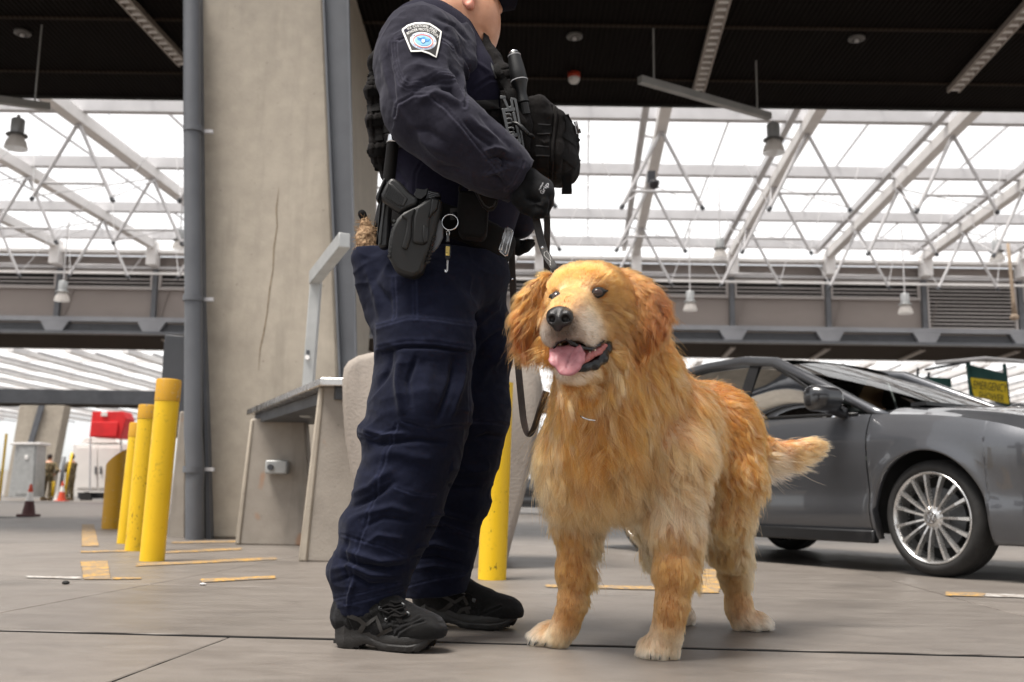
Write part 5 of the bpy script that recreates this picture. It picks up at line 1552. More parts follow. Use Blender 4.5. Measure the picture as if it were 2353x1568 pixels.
F.chain([(A(1134, 138, 2.66), .020), (A(1158, 178, 2.64), .024), (A(1182, 225, 2.64), .028), (A(1194, 290, 2.64), .030), (A(1204, 350, 2.66), .026)], 0.03, squash=((SDV.x, SDV.y, 0), 1.3))
F.chain([(A(1186, 228, 2.76), .028), (A(1198, 300, 2.76), .034), (A(1206, 380, 2.76), .030)], 0.03, squash=((SDV.x, SDV.y, 0), 3.2))
F.cone(A(1128, 138, 2.66), A(1100, 80, 2.68), .024, .024, 0.03)
F.cone(A(1204, 240, 2.66), A(1216, 390, 2.68), .018, .018, 0.02)
S = F.surface().smooth(2).refine(); K = Sculpt(S, -0.2)
for y0 in (160, 182, 206, 262, 300, 340): K.fold([(1110, y0 + 10), (1150, y0), (1200, y0 - 8)], 3.5, -0.004)
S = K.done(fbm(S.v, 35, 8, 3) * 0.003)
S.build('vest_front_panel', CORDURA, MAN); SK_F = Skin(S)
strap(SK_F, [(1138, 150), (1158, 186), (1176, 226)], 7, 0.004, 'shoulder_strap', NYLON, MAN, 0.004)
MB().tube([A(1103, 106, 2.64), A(1122, 136, 2.615), A(1134, 160, 2.61), A(1141, 180, 2.61)], 0.0055, 8, squash=0.5).build('zip_edge', GUNGREY, MAN, True)

# -- duty belt with its buckle
FB = torso_field(0.016, 0.0065)
q1, q2 = A(930, 446, 2.58), A(1150, 508, 2.58); sl_ = (q2.z - q1.z) / (q2.x - q1.x)
FB.plane(q1, (-sl_, 0.0, 1)); q3 = A(930, 516, 2.58); FB.plane(q3, (sl_, 0.0, -1))
SB_ = FB.surface().smooth(2)
belt = SB_.build('duty_belt', NYLON, MAN); SK_BL = Skin(SB_)
b = MB(); fr_ = [A(1163, 524, 2.55), A(1177, 532, 2.55), A(1163, 588, 2.55), A(1149, 576, 2.55)]
for i in range(4): b.bar(fr_[i], fr_[(i + 1) % 4], 0.006, 0.008)
b.bar(fr_[0].lerp(fr_[1], 0.5), fr_[3].lerp(fr_[2], 0.5), 0.006, 0.012)
b.build('buckle', CHROME, belt, bevel=0.0015)
MB().prism([A(1158, 528, 2.556), A(1174, 536, 2.556), A(1162, 582, 2.556), A(1150, 574, 2.556)], (0, 0.02, 0)).build('buckle_plate', BLKSTEEL, belt, bevel=0.003)
for x, y in ((1043, 468), (1046, 495)):
    p = SK_BL.hit(x, y, 0.004)
    if p: MB().lathe(p, [(0, 0), (0.009, 0), (0.008, 0.004), (0, 0.006)], 14, axis=(0, -1, 0.1)).build('snap', BLKSTEEL, belt, True)
strap(SK_BL, [(1044, 450), (1044, 480), (1045, 506)], 10, 0.004, 'belt_keeper', LEATHER, belt, 0.004)
# trouser belt below
def px_prism(name, poly, Y, th, mat, parent, bevel=0.006, dY=None):
    pts = [at(x, y, Y if dY is None else Y + dY(x, y)) for x, y in poly]
    return MB().prism(pts, (0, th, 0)).build(name, mat, parent, bevel=bevel, seg=3)

# -- holster and pistol
hs_ = empty('holster', A(950, 540, 2.47), 'black moulded holster on the right hip of the officer', 'holster')
tilt = lambda x, y: (x - 950) * 0.00025 + (540 - y) * -0.00010
px_prism('shell', [(927, 486), (956, 473), (975, 460), (993, 452), (1016, 456), (1012, 485), (1003, 520), (988, 573), (968, 628), (950, 637), (925, 630), (907, 621), (892, 590), (891, 570), (893, 551), (897, 530), (903, 515), (912, 500)], 2.455, 0.05, HOLST, hs_, 0.010, tilt)
px_prism('raised_panel', [(957, 476), (992, 454), (1000, 470), (988, 500), (984, 540), (976, 563), (948, 558), (950, 500)], 2.447, 0.02, HOLST, hs_, 0.006, tilt)
px_prism('raised_panel', [(920, 496), (935, 505), (932, 530), (922, 570), (936, 575), (945, 545), (947, 500), (955, 478), (940, 482)], 2.449, 0.015, HOLST, hs_, 0.005, tilt)
px_prism('retention_hood', [(992, 456), (1008, 458), (1004, 480), (994, 490), (986, 500), (990, 475)], 2.440, 0.02, POLY, hs_, 0.006, tilt)
px_prism('lever', [(972, 516), (980, 522), (986, 524), (982, 556), (974, 560), (970, 540)], 2.441, 0.014, POLY, hs_, 0.004, tilt)
b = MB()
for k in range(9):
    p = A(907 - 1.3 * k - (k > 4) * (k - 4) * 0.2, 512 + k * 10, 2.462); b.box(p, (0.007, 0.036, 0.006), Euler((0, 0.5, 0)).to_matrix())
b.build('edge_teeth', HOLST, hs_)['kind'] = 'stuff'
px_prism('backing_plate', [(1006, 500), (1018, 512), (1018, 545), (1006, 568), (996, 578), (990, 580), (1000, 540)], 2.49, 0.012, STEELB, hs_, 0.004)
b = MB()
for k in range(8): b.tube([A(1001 - k * 2.0, 542 + k * 8.5, 2.478), A(993 - k * 2.0, 546 + k * 8.5, 2.47)], 0.0032, 6)
b.build('lacing', LEATHER, hs_)['kind'] = 'stuff'
pi_ = empty('pistol', A(925, 450, 2.47), 'black pistol grip sticking out of the hip holster', 'pistol')
px_prism('grip', [(897, 407), (906, 409), (918, 416), (930, 428), (940, 440), (952, 450), (962, 452), (958, 472), (940, 478), (921, 490), (905, 480), (874, 457), (873, 446), (884, 424)], 2.458, 0.034, POLY, pi_, 0.009)
px_prism('grip_panel', [(893, 418), (905, 424), (938, 456), (928, 476), (912, 472), (882, 452)], 2.4555, 0.01, HOLST, pi_, 0.004)
b = MB()
for i in range(9):
    for j in range(7):
        x, y = 893 + i * 4.2 - j * 1.6, 424 + i * 3.6 + j * 4.2
        b.box(A(x, y, 2.455), (0.0022, 0.003, 0.0022), Euler((0, 0.75, 0)).to_matrix())
b.build('stippling', POLY, pi_)['kind'] = 'stuff'
px_prism('magazine_base', [(881, 409), (886, 411), (872, 447), (869, 461), (863, 458), (864, 450)], 2.459, 0.036, POLY, pi_, 0.005)
px_prism('beavertail', [(950, 447), (957, 436), (954, 433), (975, 436), (984, 432), (980, 448), (968, 458), (957, 456)], 2.468, 0.018, POLY, pi_, 0.005)
px_prism('slide', [(984, 436), (1010, 442), (1013, 452), (985, 458), (978, 458)], 2.466, 0.026, BLKSTEEL, pi_, 0.003)
b = MB()
for k in range(4): b.bar(A(984 + k * 0.4, 441 + k * 4, 2.464), A(1006 - k * 4, 446 + k * 3.4, 2.464), 0.0015, 0.002)
b.build('slide_serrations', GUNGREY, pi_)['kind'] = 'stuff'
# -- baton
bt = empty('baton', A(893, 440, 2.53), 'black expandable baton with a metal cap standing in its belt holder', 'baton')
a_, b_ = A(904, 318, 2.53), A(893, 420, 2.53)
MB().tube([a_, a_.lerp(b_, 0.1), a_.lerp(b_, 0.6), b_], [0.0155, 0.0160, 0.0165, 0.0165], 20).build('grip', NYLON, bt, auto=40)
MB().lathe(a_, [(0.0, 0.009), (0.013, 0.009), (0.0160, 0.005), (0.0166, -0.010), (0.0166, -0.014), (0.0, -0.014)], 24, axis=(a_ - b_).normalized()).build('cap', CHROME, bt, True)
px_prism('holder', [(885, 412), (900, 412), (902, 440), (896, 500), (893, 566), (880, 571), (868, 566), (868, 540), (877, 480)], 2.515, 0.034, POLY, bt, 0.008)
px_prism('holder_rib', [(884, 440), (888, 440), (876, 560), (871, 562)], 2.511, 0.01, HOLST, bt, 0.002)
px_prism('holder_rib', [(872, 470), (876, 452), (868, 540), (864, 560)], 2.52, 0.03, HOLST, bt, 0.002)
# -- pouch with a rounded flap
bp = empty('belt_pouch', A(1085, 490, 2.50), 'black belt pouch with a rounded flap on the front of the officer hip', 'pouch')
px_prism('pouch_body', [(1054, 436), (1112, 440), (1122, 475), (1118, 535), (1108, 546), (1060, 540), (1052, 528), (1050, 480)], 2.50, 0.06, NYLON, bp, 0.014)
px_prism('flap', [(1066, 408), (1110, 404), (1140, 412), (1146, 440), (1143, 468), (1133, 481), (1120, 483), (1108, 474), (1098, 455), (1086, 432), (1074, 418), (1060, 424), (1055, 440), (1052, 432)], 2.488, 0.02, CORDURA, bp, 0.006)
b = MB(); b.tube([A(x, y, 2.486) for x, y in [(1092, 430), (1104, 458), (1113, 472), (1124, 478), (1134, 474), (1140, 462)]], 0.002, 6); b.build('flap_stitching', LEATHER, bp)
px_prism('metal_tab', [(1080, 424), (1084, 424), (1083, 438), (1076, 438)], 2.489, 0.006, GUNGREY, bp, 0.001)
# -- key ring
kr = empty('key_ring', A(1033, 510, 2.49), 'steel split ring with a gold plated handcuff key hanging from the belt', 'key ring')
c_ = A(1034, 511, 2.487); b = MB()
ring = [c_ + Vector((cos(t * 2 * pi / 32) * 0.0205, 0.004 * sin(t * 2 * pi / 32), sin(t * 2 * pi / 32) * 0.0215)) for t in range(33)]
b.tube(ring, 0.0016, 8, caps=False).build('ring', CHROME, kr, True)
MB().tube([A(1026, 534, 2.484), A(1029, 529, 2.484), A(1033, 534, 2.484), A(1031, 545, 2.484), A(1027, 545, 2.484), A(1026, 534, 2.484)], 0.0013, 6).build('clip', CHROME, kr, True)
MB().tube([A(1029, 542, 2.484), A(1029, 556, 2.484)], [0.004, 0.0045], 12).build('swivel', GUNGREY, kr)
px_prism('fob', [(1024, 561), (1033, 561), (1036, 568), (1035, 590), (1030, 600), (1027, 600), (1022, 590), (1022, 568)], 2.483, 0.006, BLKSTEEL, kr, 0.002)
px_prism('fob_plate', [(1024.5, 566), (1033.5, 567), (1032.5, 588), (1024, 587)], 2.4818, 0.003, GOLD, kr, 0.0005)
b = MB()
for k in range(4): b.bar(A(1026 + k * 2.1, 567.5, 2.4815), A(1025.4 + k * 2.1, 580 if k < 2 else 587, 2.4815), 0.0008, 0.0008)
b.bar(A(1025, 581, 2.4815), A(1029, 581, 2.4815), 0.0055, 0.0008)
b.build('fob_engraving', simple('engraving', (0.2, 0.14, 0.04), 0.5), kr)['kind'] = 'stuff'
MB().tube([A(1028, 598, 2.484), A(1027, 624, 2.484)], 0.0022, 8).build('key_shank', CHROME, kr)
px_prism('key_bit', [(1022, 620), (1027, 620), (1027, 626), (1022, 626)], 2.483, 0.003, CHROME, kr, 0.0005)
# -- rope toy in the hip pocket
BURLAP = NT('burlap'); co = BURLAP.coord()
BURLAP.color(BURLAP.ramp(BURLAP.noise(co, 90.0, 4, 0.7), [(0.3, (0.16, 0.085, 0.04)), (0.7, (0.46, 0.31, 0.18))])); BURLAP.set(Roughness=0.95)
BURLAP.bump(BURLAP.noise(co, 130.0, 3), 0.9, 0.006); BURLAP = BURLAP.m
F = Field((-0.46, 2.55, 0.94), (-0.28, 2.75, 1.18), 0.0042)
F.chain([(A(838, 505, 2.64), .010), (A(840, 520, 2.64), .012), (A(838, 545, 2.64), .021), (A(842, 575, 2.64), .024), (A(848, 615, 2.64), .023)], 0.012)
F.cone(A(853, 530, 2.64), A(860, 580, 2.64), .012, .014, 0.01)
S = F.surface().refine(); nn_ = S.normals(); S.v += nn_ * (np.abs(fbm(S.v, 70, 5, 2)) * 0.0035)[:, None]
rt = empty('rope_toy', A(842, 580, 2.64), 'frayed tan burlap rope toy sticking out of the hip pocket', 'rope toy')
S.build('burlap_roll', BURLAP, rt)
F = Field((-0.46, 2.58, 1.06), (-0.30, 2.72, 1.2), 0.004)
F.cone(A(832, 492, 2.64), A(838, 506, 2.64), .012, .010, 0.005); F.surface().build('tape_wrap', NYLON, rt)
b = MB(); r = random.Random(5)
for k in range(260):
    i = r.randrange(len(S.v)); p = Vector(S.v[i]); n_ = Vector(nn_[i]); d = (n_ + Vector((r.uniform(-1, 1), r.uniform(-1, 1), r.uniform(-0.6, 1.0)))).normalized()
    b.tube([p, p + d * 0.008, p + d * 0.014 + Vector((r.uniform(-.004, .004), 0, r.uniform(-.004, .004)))], [0.0007, 0.0006, 0.0003], 4)
tag(b.build('fray', BURLAP, rt), kind='stuff')
# -- flashlight on the vest
fl_ = empty('flashlight', A(1195, 200, 2.60), 'black hand torch with two pale rings clipped upright on the vest', 'torch')
a_, b_ = A(1203, 236, 2.60), A(1180, 120, 2.60); ax = (b_ - a_).normalized(); Lf = (b_ - a_).length
MB().lathe(a_, [(0.0, 0.0), (0.0155, 0.0), (0.0155, 0.02 * Lf), (0.0135, 0.09 * Lf), (0.0140, 0.2 * Lf), (0.0200, 0.36 * Lf), (0.0235, 0.41 * Lf), (0.0225, 0.6 * Lf), (0.0180, 0.9 * Lf), (0.0172, 0.93 * Lf), (0.0135, 0.985 * Lf), (0.0, Lf)], 26, axis=ax).build('body', POLY, fl_, auto=35)
for u_, rr in ((0.415, 0.0240), (0.915, 0.0182)):
    MB().lathe(a_ + ax * (u_ * Lf), [(rr - 0.003, 0), (rr, 0.0), (rr, 0.0022), (rr - 0.003, 0.0022)], 26, axis=ax).build('ring', GREYPRINT, fl_)
MB().lathe(a_ + ax * (0.96 * Lf), [(0.0138, 0), (0.0128, 0.006), (0.007, 0.010), (0, 0.0105)], 26, axis=ax).build('cap', CHROME, fl_, True)
MB().tube([a_ - ax * 0.03 + Vector((0, .01, 0)), a_ + Vector((0, .004, 0))], 0.014, 14).build('clip_mount', POLY, fl_)
# -- skeleton tool clipped to the vest
tl_ = empty('rescue_tool', A(1175, 290, 2.585), 'flat grey skeleton cutter tool clipped to the front of the vest', 'tool')
b = MB(); Yt = 2.583
def bar(p, q, w=0.0045, d=0.005): b.bar(A(p[0], p[1], Yt), A(q[0], q[1], Yt), w, d, up=(0, 1, 0))
bar((1149, 224), (1162, 225), .009); bar((1157, 225), (1168, 250), .007); bar((1156, 250), (1170, 318), .008); bar((1168, 250), (1178, 246), .008); bar((1178, 248), (1175, 229), .007); bar((1173, 228), (1185, 229), .007)
bar((1184, 229), (1190, 262), .007); bar((1180, 258), (1196, 330), .007); bar((1190, 262), (1204, 345), .005); bar((1202, 348), (1209, 347), .007)
bar((1160, 254), (1184, 252), .010); bar((1169, 314), (1192, 310), .010); bar((1172, 320), (1188, 326), .008); bar((1178, 334), (1192, 322), .006)
for k in range(5): bar((1160 + k * 2.3, 264 + k * 10.5), (1172 + k * 2.3, 262 + k * 10.5), .0045); bar((1172 + k * 2.3, 262 + k * 10.5), (1174 + k * 2.3, 268 + k * 10.5), .004)
b.build('frame', GUNGREY, tl_, bevel=0.001)
MB().tube([A(1177, 283, 2.575), A(1188, 284, 2.57), A(1197, 292, 2.568), A(1213, 309, 2.568)], [0.005, 0.0045, 0.007, 0.0065], 10).build('pull_cord', POLY, tl_, True)
MB().tube([A(1213, 309, 2.568), A(1222, 313, 2.568), A(1228, 318, 2.57)], [0.005, 0.0065, 0.004], 8).build('cord_knot', NYLON, tl_, True)
# -- big pouch on the front of the vest
ep = empty('utility_pouch', A(1275, 330, 2.72), 'big rounded black zip pouch standing out from the front of the vest', 'pouch')
F = Field((0.02, 2.50, 1.10), (0.26, 2.98, 1.52), 0.0055)
Rp = Matrix((FD, Vector((0.36, 0.93, 0)), UP)).transposed()
F.box(A(1249, 325, 2.735), (.040, .105, .105), Rp, 0.03, 0.02)
F.box(A(1280, 338, 2.735), (.045, .086, .095), Rp, 0.035, 0.03)
F.ell(A(1272, 368, 2.735), (.050, .092, .066), Rp, k=0.03)
F.plane(A(1310, 262, 2.70), (0.55, -0.1, 0.75), 0.02)
S = F.surface().smooth(3).refine(); K = Sculpt(S, -0.1)
K.fold([(1270, 244), (1274, 260), (1266, 330), (1262, 412)], 3.5, -0.005, False); K.fold([(1282, 250), (1284, 262), (1276, 330), (1272, 412)], 3, -0.004, False); K.fold([(1276, 248), (1279, 262), (1271, 330), (1267, 412)], 3, 0.004, False)
K.fold([(1296, 300), (1300, 350), (1290, 405)], 7, -0.004); K.fold([(1240, 390), (1262, 400), (1290, 405), (1318, 390)], 7, -0.004); K.fold([(1240, 320), (1250, 330), (1262, 325)], 6, 0.004)
S = K.done(fbm(S.v, 22, 6, 3) * 0.004)
S.build('pouch_body', CORDURA, ep); SK_P = Skin(S)
for pts, w in (([(1234, 297), (1250, 297), (1266, 299)], 11), ([(1230, 346), (1246, 347), (1262, 350)], 11), ([(1296, 306), (1312, 318), (1328, 330)], 10), ([(1292, 352), (1308, 364), (1326, 378)], 11), ([(1300, 264), (1306, 282), (1306, 302)], 7)):
    strap(SK_P, pts, w, 0.0035, 'webbing', NYLON, ep, 0.004)
for x, y in ((1250, 287), (1248, 308), (1246, 337), (1246, 358)):
    strap(SK_P, [(x - 14, y), (x + 14, y + 1)], 1.2, 0.005, 'stitch_line', LEATHER, ep, 0.001)
strap(SK_P, [(1318, 270), (1323, 290), (1326, 308)], 6, 0.006, 'flag_patch', GREYPRINT, ep, 0.002)
for o in (-3.5, 0, 3.5): strap(SK_P, [(1318 + o, 271), (1323 + o, 290), (1326 + o, 307)], 0.8, 0.0085, 'flag_stripe', PATCHBLK, ep, 0.001)
px_prism('strap_tail', [(1292, 404), (1314, 398), (1314, 444), (1291, 444)], 2.70, 0.005, NYLON, ep, 0.001)
px_prism('strap_tail_hem', [(1291, 433), (1314.5, 433), (1314.5, 445), (1290.5, 445)], 2.698, 0.009, NYLON, ep, 0.001)
MB().tube([A(1236, 250, 2.70), A(1224, 243, 2.70), A(1219, 230, 2.70), A(1223, 222, 2.70), A(1230, 234, 2.70), A(1240, 246, 2.70)], 0.008, 8, squash=0.35).build('pull_loop', NYLON, ep, True)
px_prism('rear_plate', [(1222, 256), (1230, 250), (1228, 390), (1236, 408), (1222, 380), (1219, 320)], 2.70, 0.07, POLY, ep, 0.006)

# -- lettering helpers: letters laid onto a surface along a picture line
_font = {}
def letters(txt, w=None):
    key = txt
    if key not in _font:
        c = bpy.data.curves.new('txt', 'FONT'); c.body = txt; c.align_x = 'LEFT'; c.resolution_u = 2
        o = bpy.data.objects.new('txt', c); COL.objects.link(o)
        dg = bpy.context.evaluated_depsgraph_get(); me = bpy.data.meshes.new_from_object(o.evaluated_get(dg))
        v = np.array([x.co[:] for x in me.vertices]); f = [tuple(p.vertices) for p in me.polygons]
        bpy.data.objects.remove(o); bpy.data.curves.remove(c); bpy.data.meshes.remove(me)
        _font[key] = (v, f)
    return _font[key]
def text_on(skin, txt, path, hgt, lift, name, mat, parent, bold=0.0):
    v, f = letters(txt); v = v.copy(); v[:, 0] -= v[:, 0].min()
    Wt = v[:, 0].max(); path = np.array(path, float)
    # smooth path by a quadratic through its points
    t = np.linspace(0, 1, len(path)); cx = np.polyfit(t, path[:, 0], min(3, len(path) - 1)); cy = np.polyfit(t, path[:, 1], min(3, len(path) - 1))
    tt = v[:, 0] / Wt; X = np.polyval(cx, tt); Y = np.polyval(cy, tt)
    dx = np.polyval(np.polyder(cx), tt); dy = np.polyval(np.polyder(cy), tt); L = np.hypot(dx, dy)
    nx, ny = dy / L, -dx / L
    h_ = v[:, 1] / 0.7 * hgt
    out = []; last = None
    for i in range(len(v)):
        p = skin.hit(X[i] + nx[i] * h_[i], Y[i] + ny[i] * h_[i], lift)
        out.append(p)
    ys = [p.y for p in out if p is not None]; ym = sum(ys) / max(1, len(ys))
    out = [p if p is not None else at(X[i] + nx[i] * h_[i], Y[i] + ny[i] * h_[i], ym) for i, p in enumerate(out)]
    o = link(name, MB().add(out, f).mesh(name, False), mat, parent)
    return o
# -- shoulder patch: lies on a smoothed piece of the sleeve
class Smooth:
    def __init__(s, skin, x0, y0, x1, y1):
        o = Vector((0, 0, CAM_H)); R_ = []; T_ = []
        for x in np.linspace(x0, x1, 14):
            for y in np.linspace(y0, y1, 14):
                h = skin.hit(x, y)
                if h is not None: R_.append((x, y)); T_.append((h - o).length)
        R_ = np.array(R_); s.c = R_.mean(0); T_ = np.array(T_); u = (R_ - s.c) / 40
        B = s.basis(u[:, 0], u[:, 1]); s.k = np.linalg.lstsq(B, T_, rcond=None)[0]
        s.k[0] += np.percentile(T_ - B @ s.k, 8)
    def basis(s, u, v): return np.stack([np.ones_like(u), u, v, u * u, u * v, v * v], 1)
    def hit(s, x, y, lift=0.0, default=None):
        t = float((s.basis(np.array([(x - s.c[0]) / 40]), np.array([(y - s.c[1]) / 40])) @ s.k)[0])
        return Vector((0, 0, CAM_H)) + ray(x, y).normalized() * (t - lift)
SK_Q = Smooth(SK_SL, 923, 52, 1015, 133)
outl = [(923, 68), (936, 58), (952, 53), (969, 52), (987, 54), (1002, 63), (1015, 73), (1010, 103), (1003, 133), (987, 124), (969, 118), (944, 119), (934, 95)]
pa = decal_patch(SK_Q, outl, 0.0010, 'shoulder_patch', PATCHBLK, MAN, 4)
cpa = np.mean(outl, 0)
brd = [(x + (cpa[0] - x) * 0.035, y + (cpa[1] - y) * 0.035) for x, y in outl]
strap(SK_Q, brd + [brd[0]], 1.9, 0.0024, 'patch_border', WHITE_T, pa, 0.0015)
text_on(SK_Q, 'U.S. CUSTOMS AND', [(937, 69), (952, 64), (968, 62.5), (986, 66.5), (1001, 76)], 6.0, 0.0022, 'lettering', WHITE_T, pa)
text_on(SK_Q, 'BORDER PROTECTION', [(937, 80), (952, 73), (969, 70.5), (988, 75), (1005, 87)], 6.0, 0.0022, 'lettering', WHITE_T, pa)
ec = np.array((972.5, 94.5)); ang = radians(9)
def ell_pt(rx, ry, a): return (ec[0] + rx * cos(a) * cos(ang) - ry * sin(a) * sin(ang), ec[1] + rx * cos(a) * sin(ang) + ry * sin(a) * cos(ang))
def ell_ring(rx, ry, n=40): return [ell_pt(rx, ry, 2 * pi * k / n) for k in range(n)]
decal_patch(SK_Q, ell_ring(31.5, 21), 0.0018, 'seal', WHITE_T, pa, 5)
strap(SK_Q, ell_ring(22.5, 14.5) + [ell_ring(22.5, 14.5)[0]], 0.75, 0.0034, 'seal_ring', RED_T, pa, 0.0006)
decal_patch(SK_Q, ell_ring(20.5, 12.6), 0.0026, 'seal_field', LBLUE_T, pa, 5)
text_on(SK_Q, 'U.S. DEPARTMENT OF', [ell_pt(24.5, 16, radians(a)) for a in (188, 225, 270, 315, 352)], 4.2, 0.0030, 'lettering', BLUE_T, pa)
text_on(SK_Q, 'HOMELAND SECURITY', [ell_pt(29.5, 19.8, radians(a)) for a in (172, 130, 90, 50, 10)], 4.2, 0.0030, 'lettering', BLUE_T, pa)
# eagle: spread wings, body, tail shield
E = lambda pts: [(ec[0] + x * cos(ang) - y * sin(ang), ec[1] + x * sin(ang) + y * cos(ang)) for x, y in pts]
decal_patch(SK_Q, E([(-17, -8), (-9, -5), (-3, -9), (0, -11), (4, -9), (9, -5), (17, -8), (14, -1), (7, 1), (4, 5), (0, 7), (-4, 5), (-7, 1), (-14, -1)]), 0.0034, 'seal_eagle', BLUE_T, pa, 4)
decal_patch(SK_Q, E([(-4, -4), (4, -4), (4, 2), (0, 5), (-4, 2)]), 0.0042, 'seal_shield', WHITE_T, pa, 3)
# print on the glove
text_on(SK_GL, 'Grip', [(1248, 447), (1253, 438), (1262, 424)], 9, 0.0012, 'glove_print', GREYPRINT, MAN)
text_on(SK_GL, 'reflex', [(1240, 438), (1245, 430), (1249, 421)], 4, 0.0012, 'glove_print', GREYPRINT, MAN)

# ================================================================== LEASH
le = empty('leash', A(1232, 500, 2.50), 'black leather leash running from the gloved fist down to the dog with a hanging loop', 'leash')
def ribbon(pts, width, th, name, mat, n=6, side=None, twist=None):
    "flat strap along 3-D points; its width lies across the line of sight unless side is given"
    P = [Vector(p) for p in pts]; out = []
    for i in range(len(P) - 1):       # Catmull-Rom
        p0, p1, p2, p3 = P[max(i - 1, 0)], P[i], P[i + 1], P[min(i + 2, len(P) - 1)]
        for k in range(n):
            t = k / n
            out.append(0.5 * ((2 * p1) + (p2 - p0) * t + (2 * p0 - 5 * p1 + 4 * p2 - p3) * t * t + (3 * p1 - p0 - 3 * p2 + p3) * t ** 3))
    out.append(P[-1]); vs = []; fs = []
    for i, p in enumerate(out):
        d = (out[min(i + 1, len(out) - 1)] - out[max(i - 1, 0)]).normalized()
        v = Vector((0, 0, CAM_H)) - p
        if twist: v = Matrix.Rotation(np.interp(i / (len(out) - 1), [t for t, _ in twist], [a for _, a in twist]), 3, d) @ v
        w = d.cross(v).normalized(); nn = w.cross(d).normalized()
        for s_, t_ in ((-1, -1), (-0.85, 1), (0.85, 1), (1, -1)): vs.append(p + w * (s_ * width / 2) + nn * (t_ * th / 2))
    for i in range(len(out) - 1):
        for k in range(4): fs.append((i * 4 + k, i * 4 + (k + 1) % 4, i * 4 + 4 + (k + 1) % 4, i * 4 + 4 + k))
    fs += [(3, 2, 1, 0), tuple((len(out) - 1) * 4 + k for k in range(4))]
    return MB().add(vs, fs).build(name, mat, le, auto=50)
ribbon([A(1222, 478, 2.49), A(1231, 500, 2.485), A(1244, 556, 2.48), A(1259, 594, 2.46), A(1277, 622, 2.44), A(1300, 680, 2.46)], 0.020, 0.005, 'strap', LEATHER)
ribbon([A(1252, 470, 2.54), A(1257, 500, 2.55), A(1257, 550, 2.56), A(1256, 600, 2.58), A(1262, 660, 2.6)], 0.017, 0.004, 'strap', LEATHER)
ribbon([A(1176, 560, 2.80), A(1176, 590, 2.80), A(1178, 642, 2.79), A(1181, 711, 2.77), A(1186, 780, 2.74), A(1190, 838, 2.70), A(1197, 915, 2.64), A(1203, 968, 2.60), A(1212, 996, 2.56), A(1223, 992, 2.53), A(1234, 965, 2.50), A(1243, 938, 2.47), A(1256, 900, 2.46)], 0.019, 0.004, 'hanging_loop', LEATHERW, twist=[(0, 0), (0.5, 0.3), (0.66, 0.75), (0.74, 1.0), (0.85, 0.8), (1, 0.4)])
for x, y, Y in ((1246, 570, 2.474), (1275, 616, 2.442), (1176, 642, 2.786), (1180, 711, 2.766)):
    MB().lathe(A(x, y, Y), [(0.0046, 0.0), (0.0042, 0.002), (0.0022, 0.0032), (0.0, 0.0035)], 14, axis=(Vector((0, 0, CAM_H)) - A(x, y, Y)).normalized()).build('rivet', CHROME, le, True)
for pts in ([(1251, 580), (1256, 577), (1262, 585), (1265, 594), (1266, 600)], [(1251, 580), (1250, 586), (1254, 592), (1261, 598), (1267, 604)], [(1264, 600), (1265, 612)]):
    for k in range(len(pts) - 1):
        for u_ in (0.0, 0.5):
            a_ = np.array(pts[k]) + (np.array(pts[k + 1]) - np.array(pts[k])) * u_; b_ = np.array(pts[k]) + (np.array(pts[k + 1]) - np.array(pts[k])) * (u_ + 0.32)
            Yq = lambda y: 2.474 - (y - 570) * 0.0007
            MB().tube([A(a_[0], a_[1], Yq(a_[1]) - .0035), A(b_[0], b_[1], Yq(b_[1]) - .0035)], 0.0007, 5).build('stitch', WHITE_T, le)
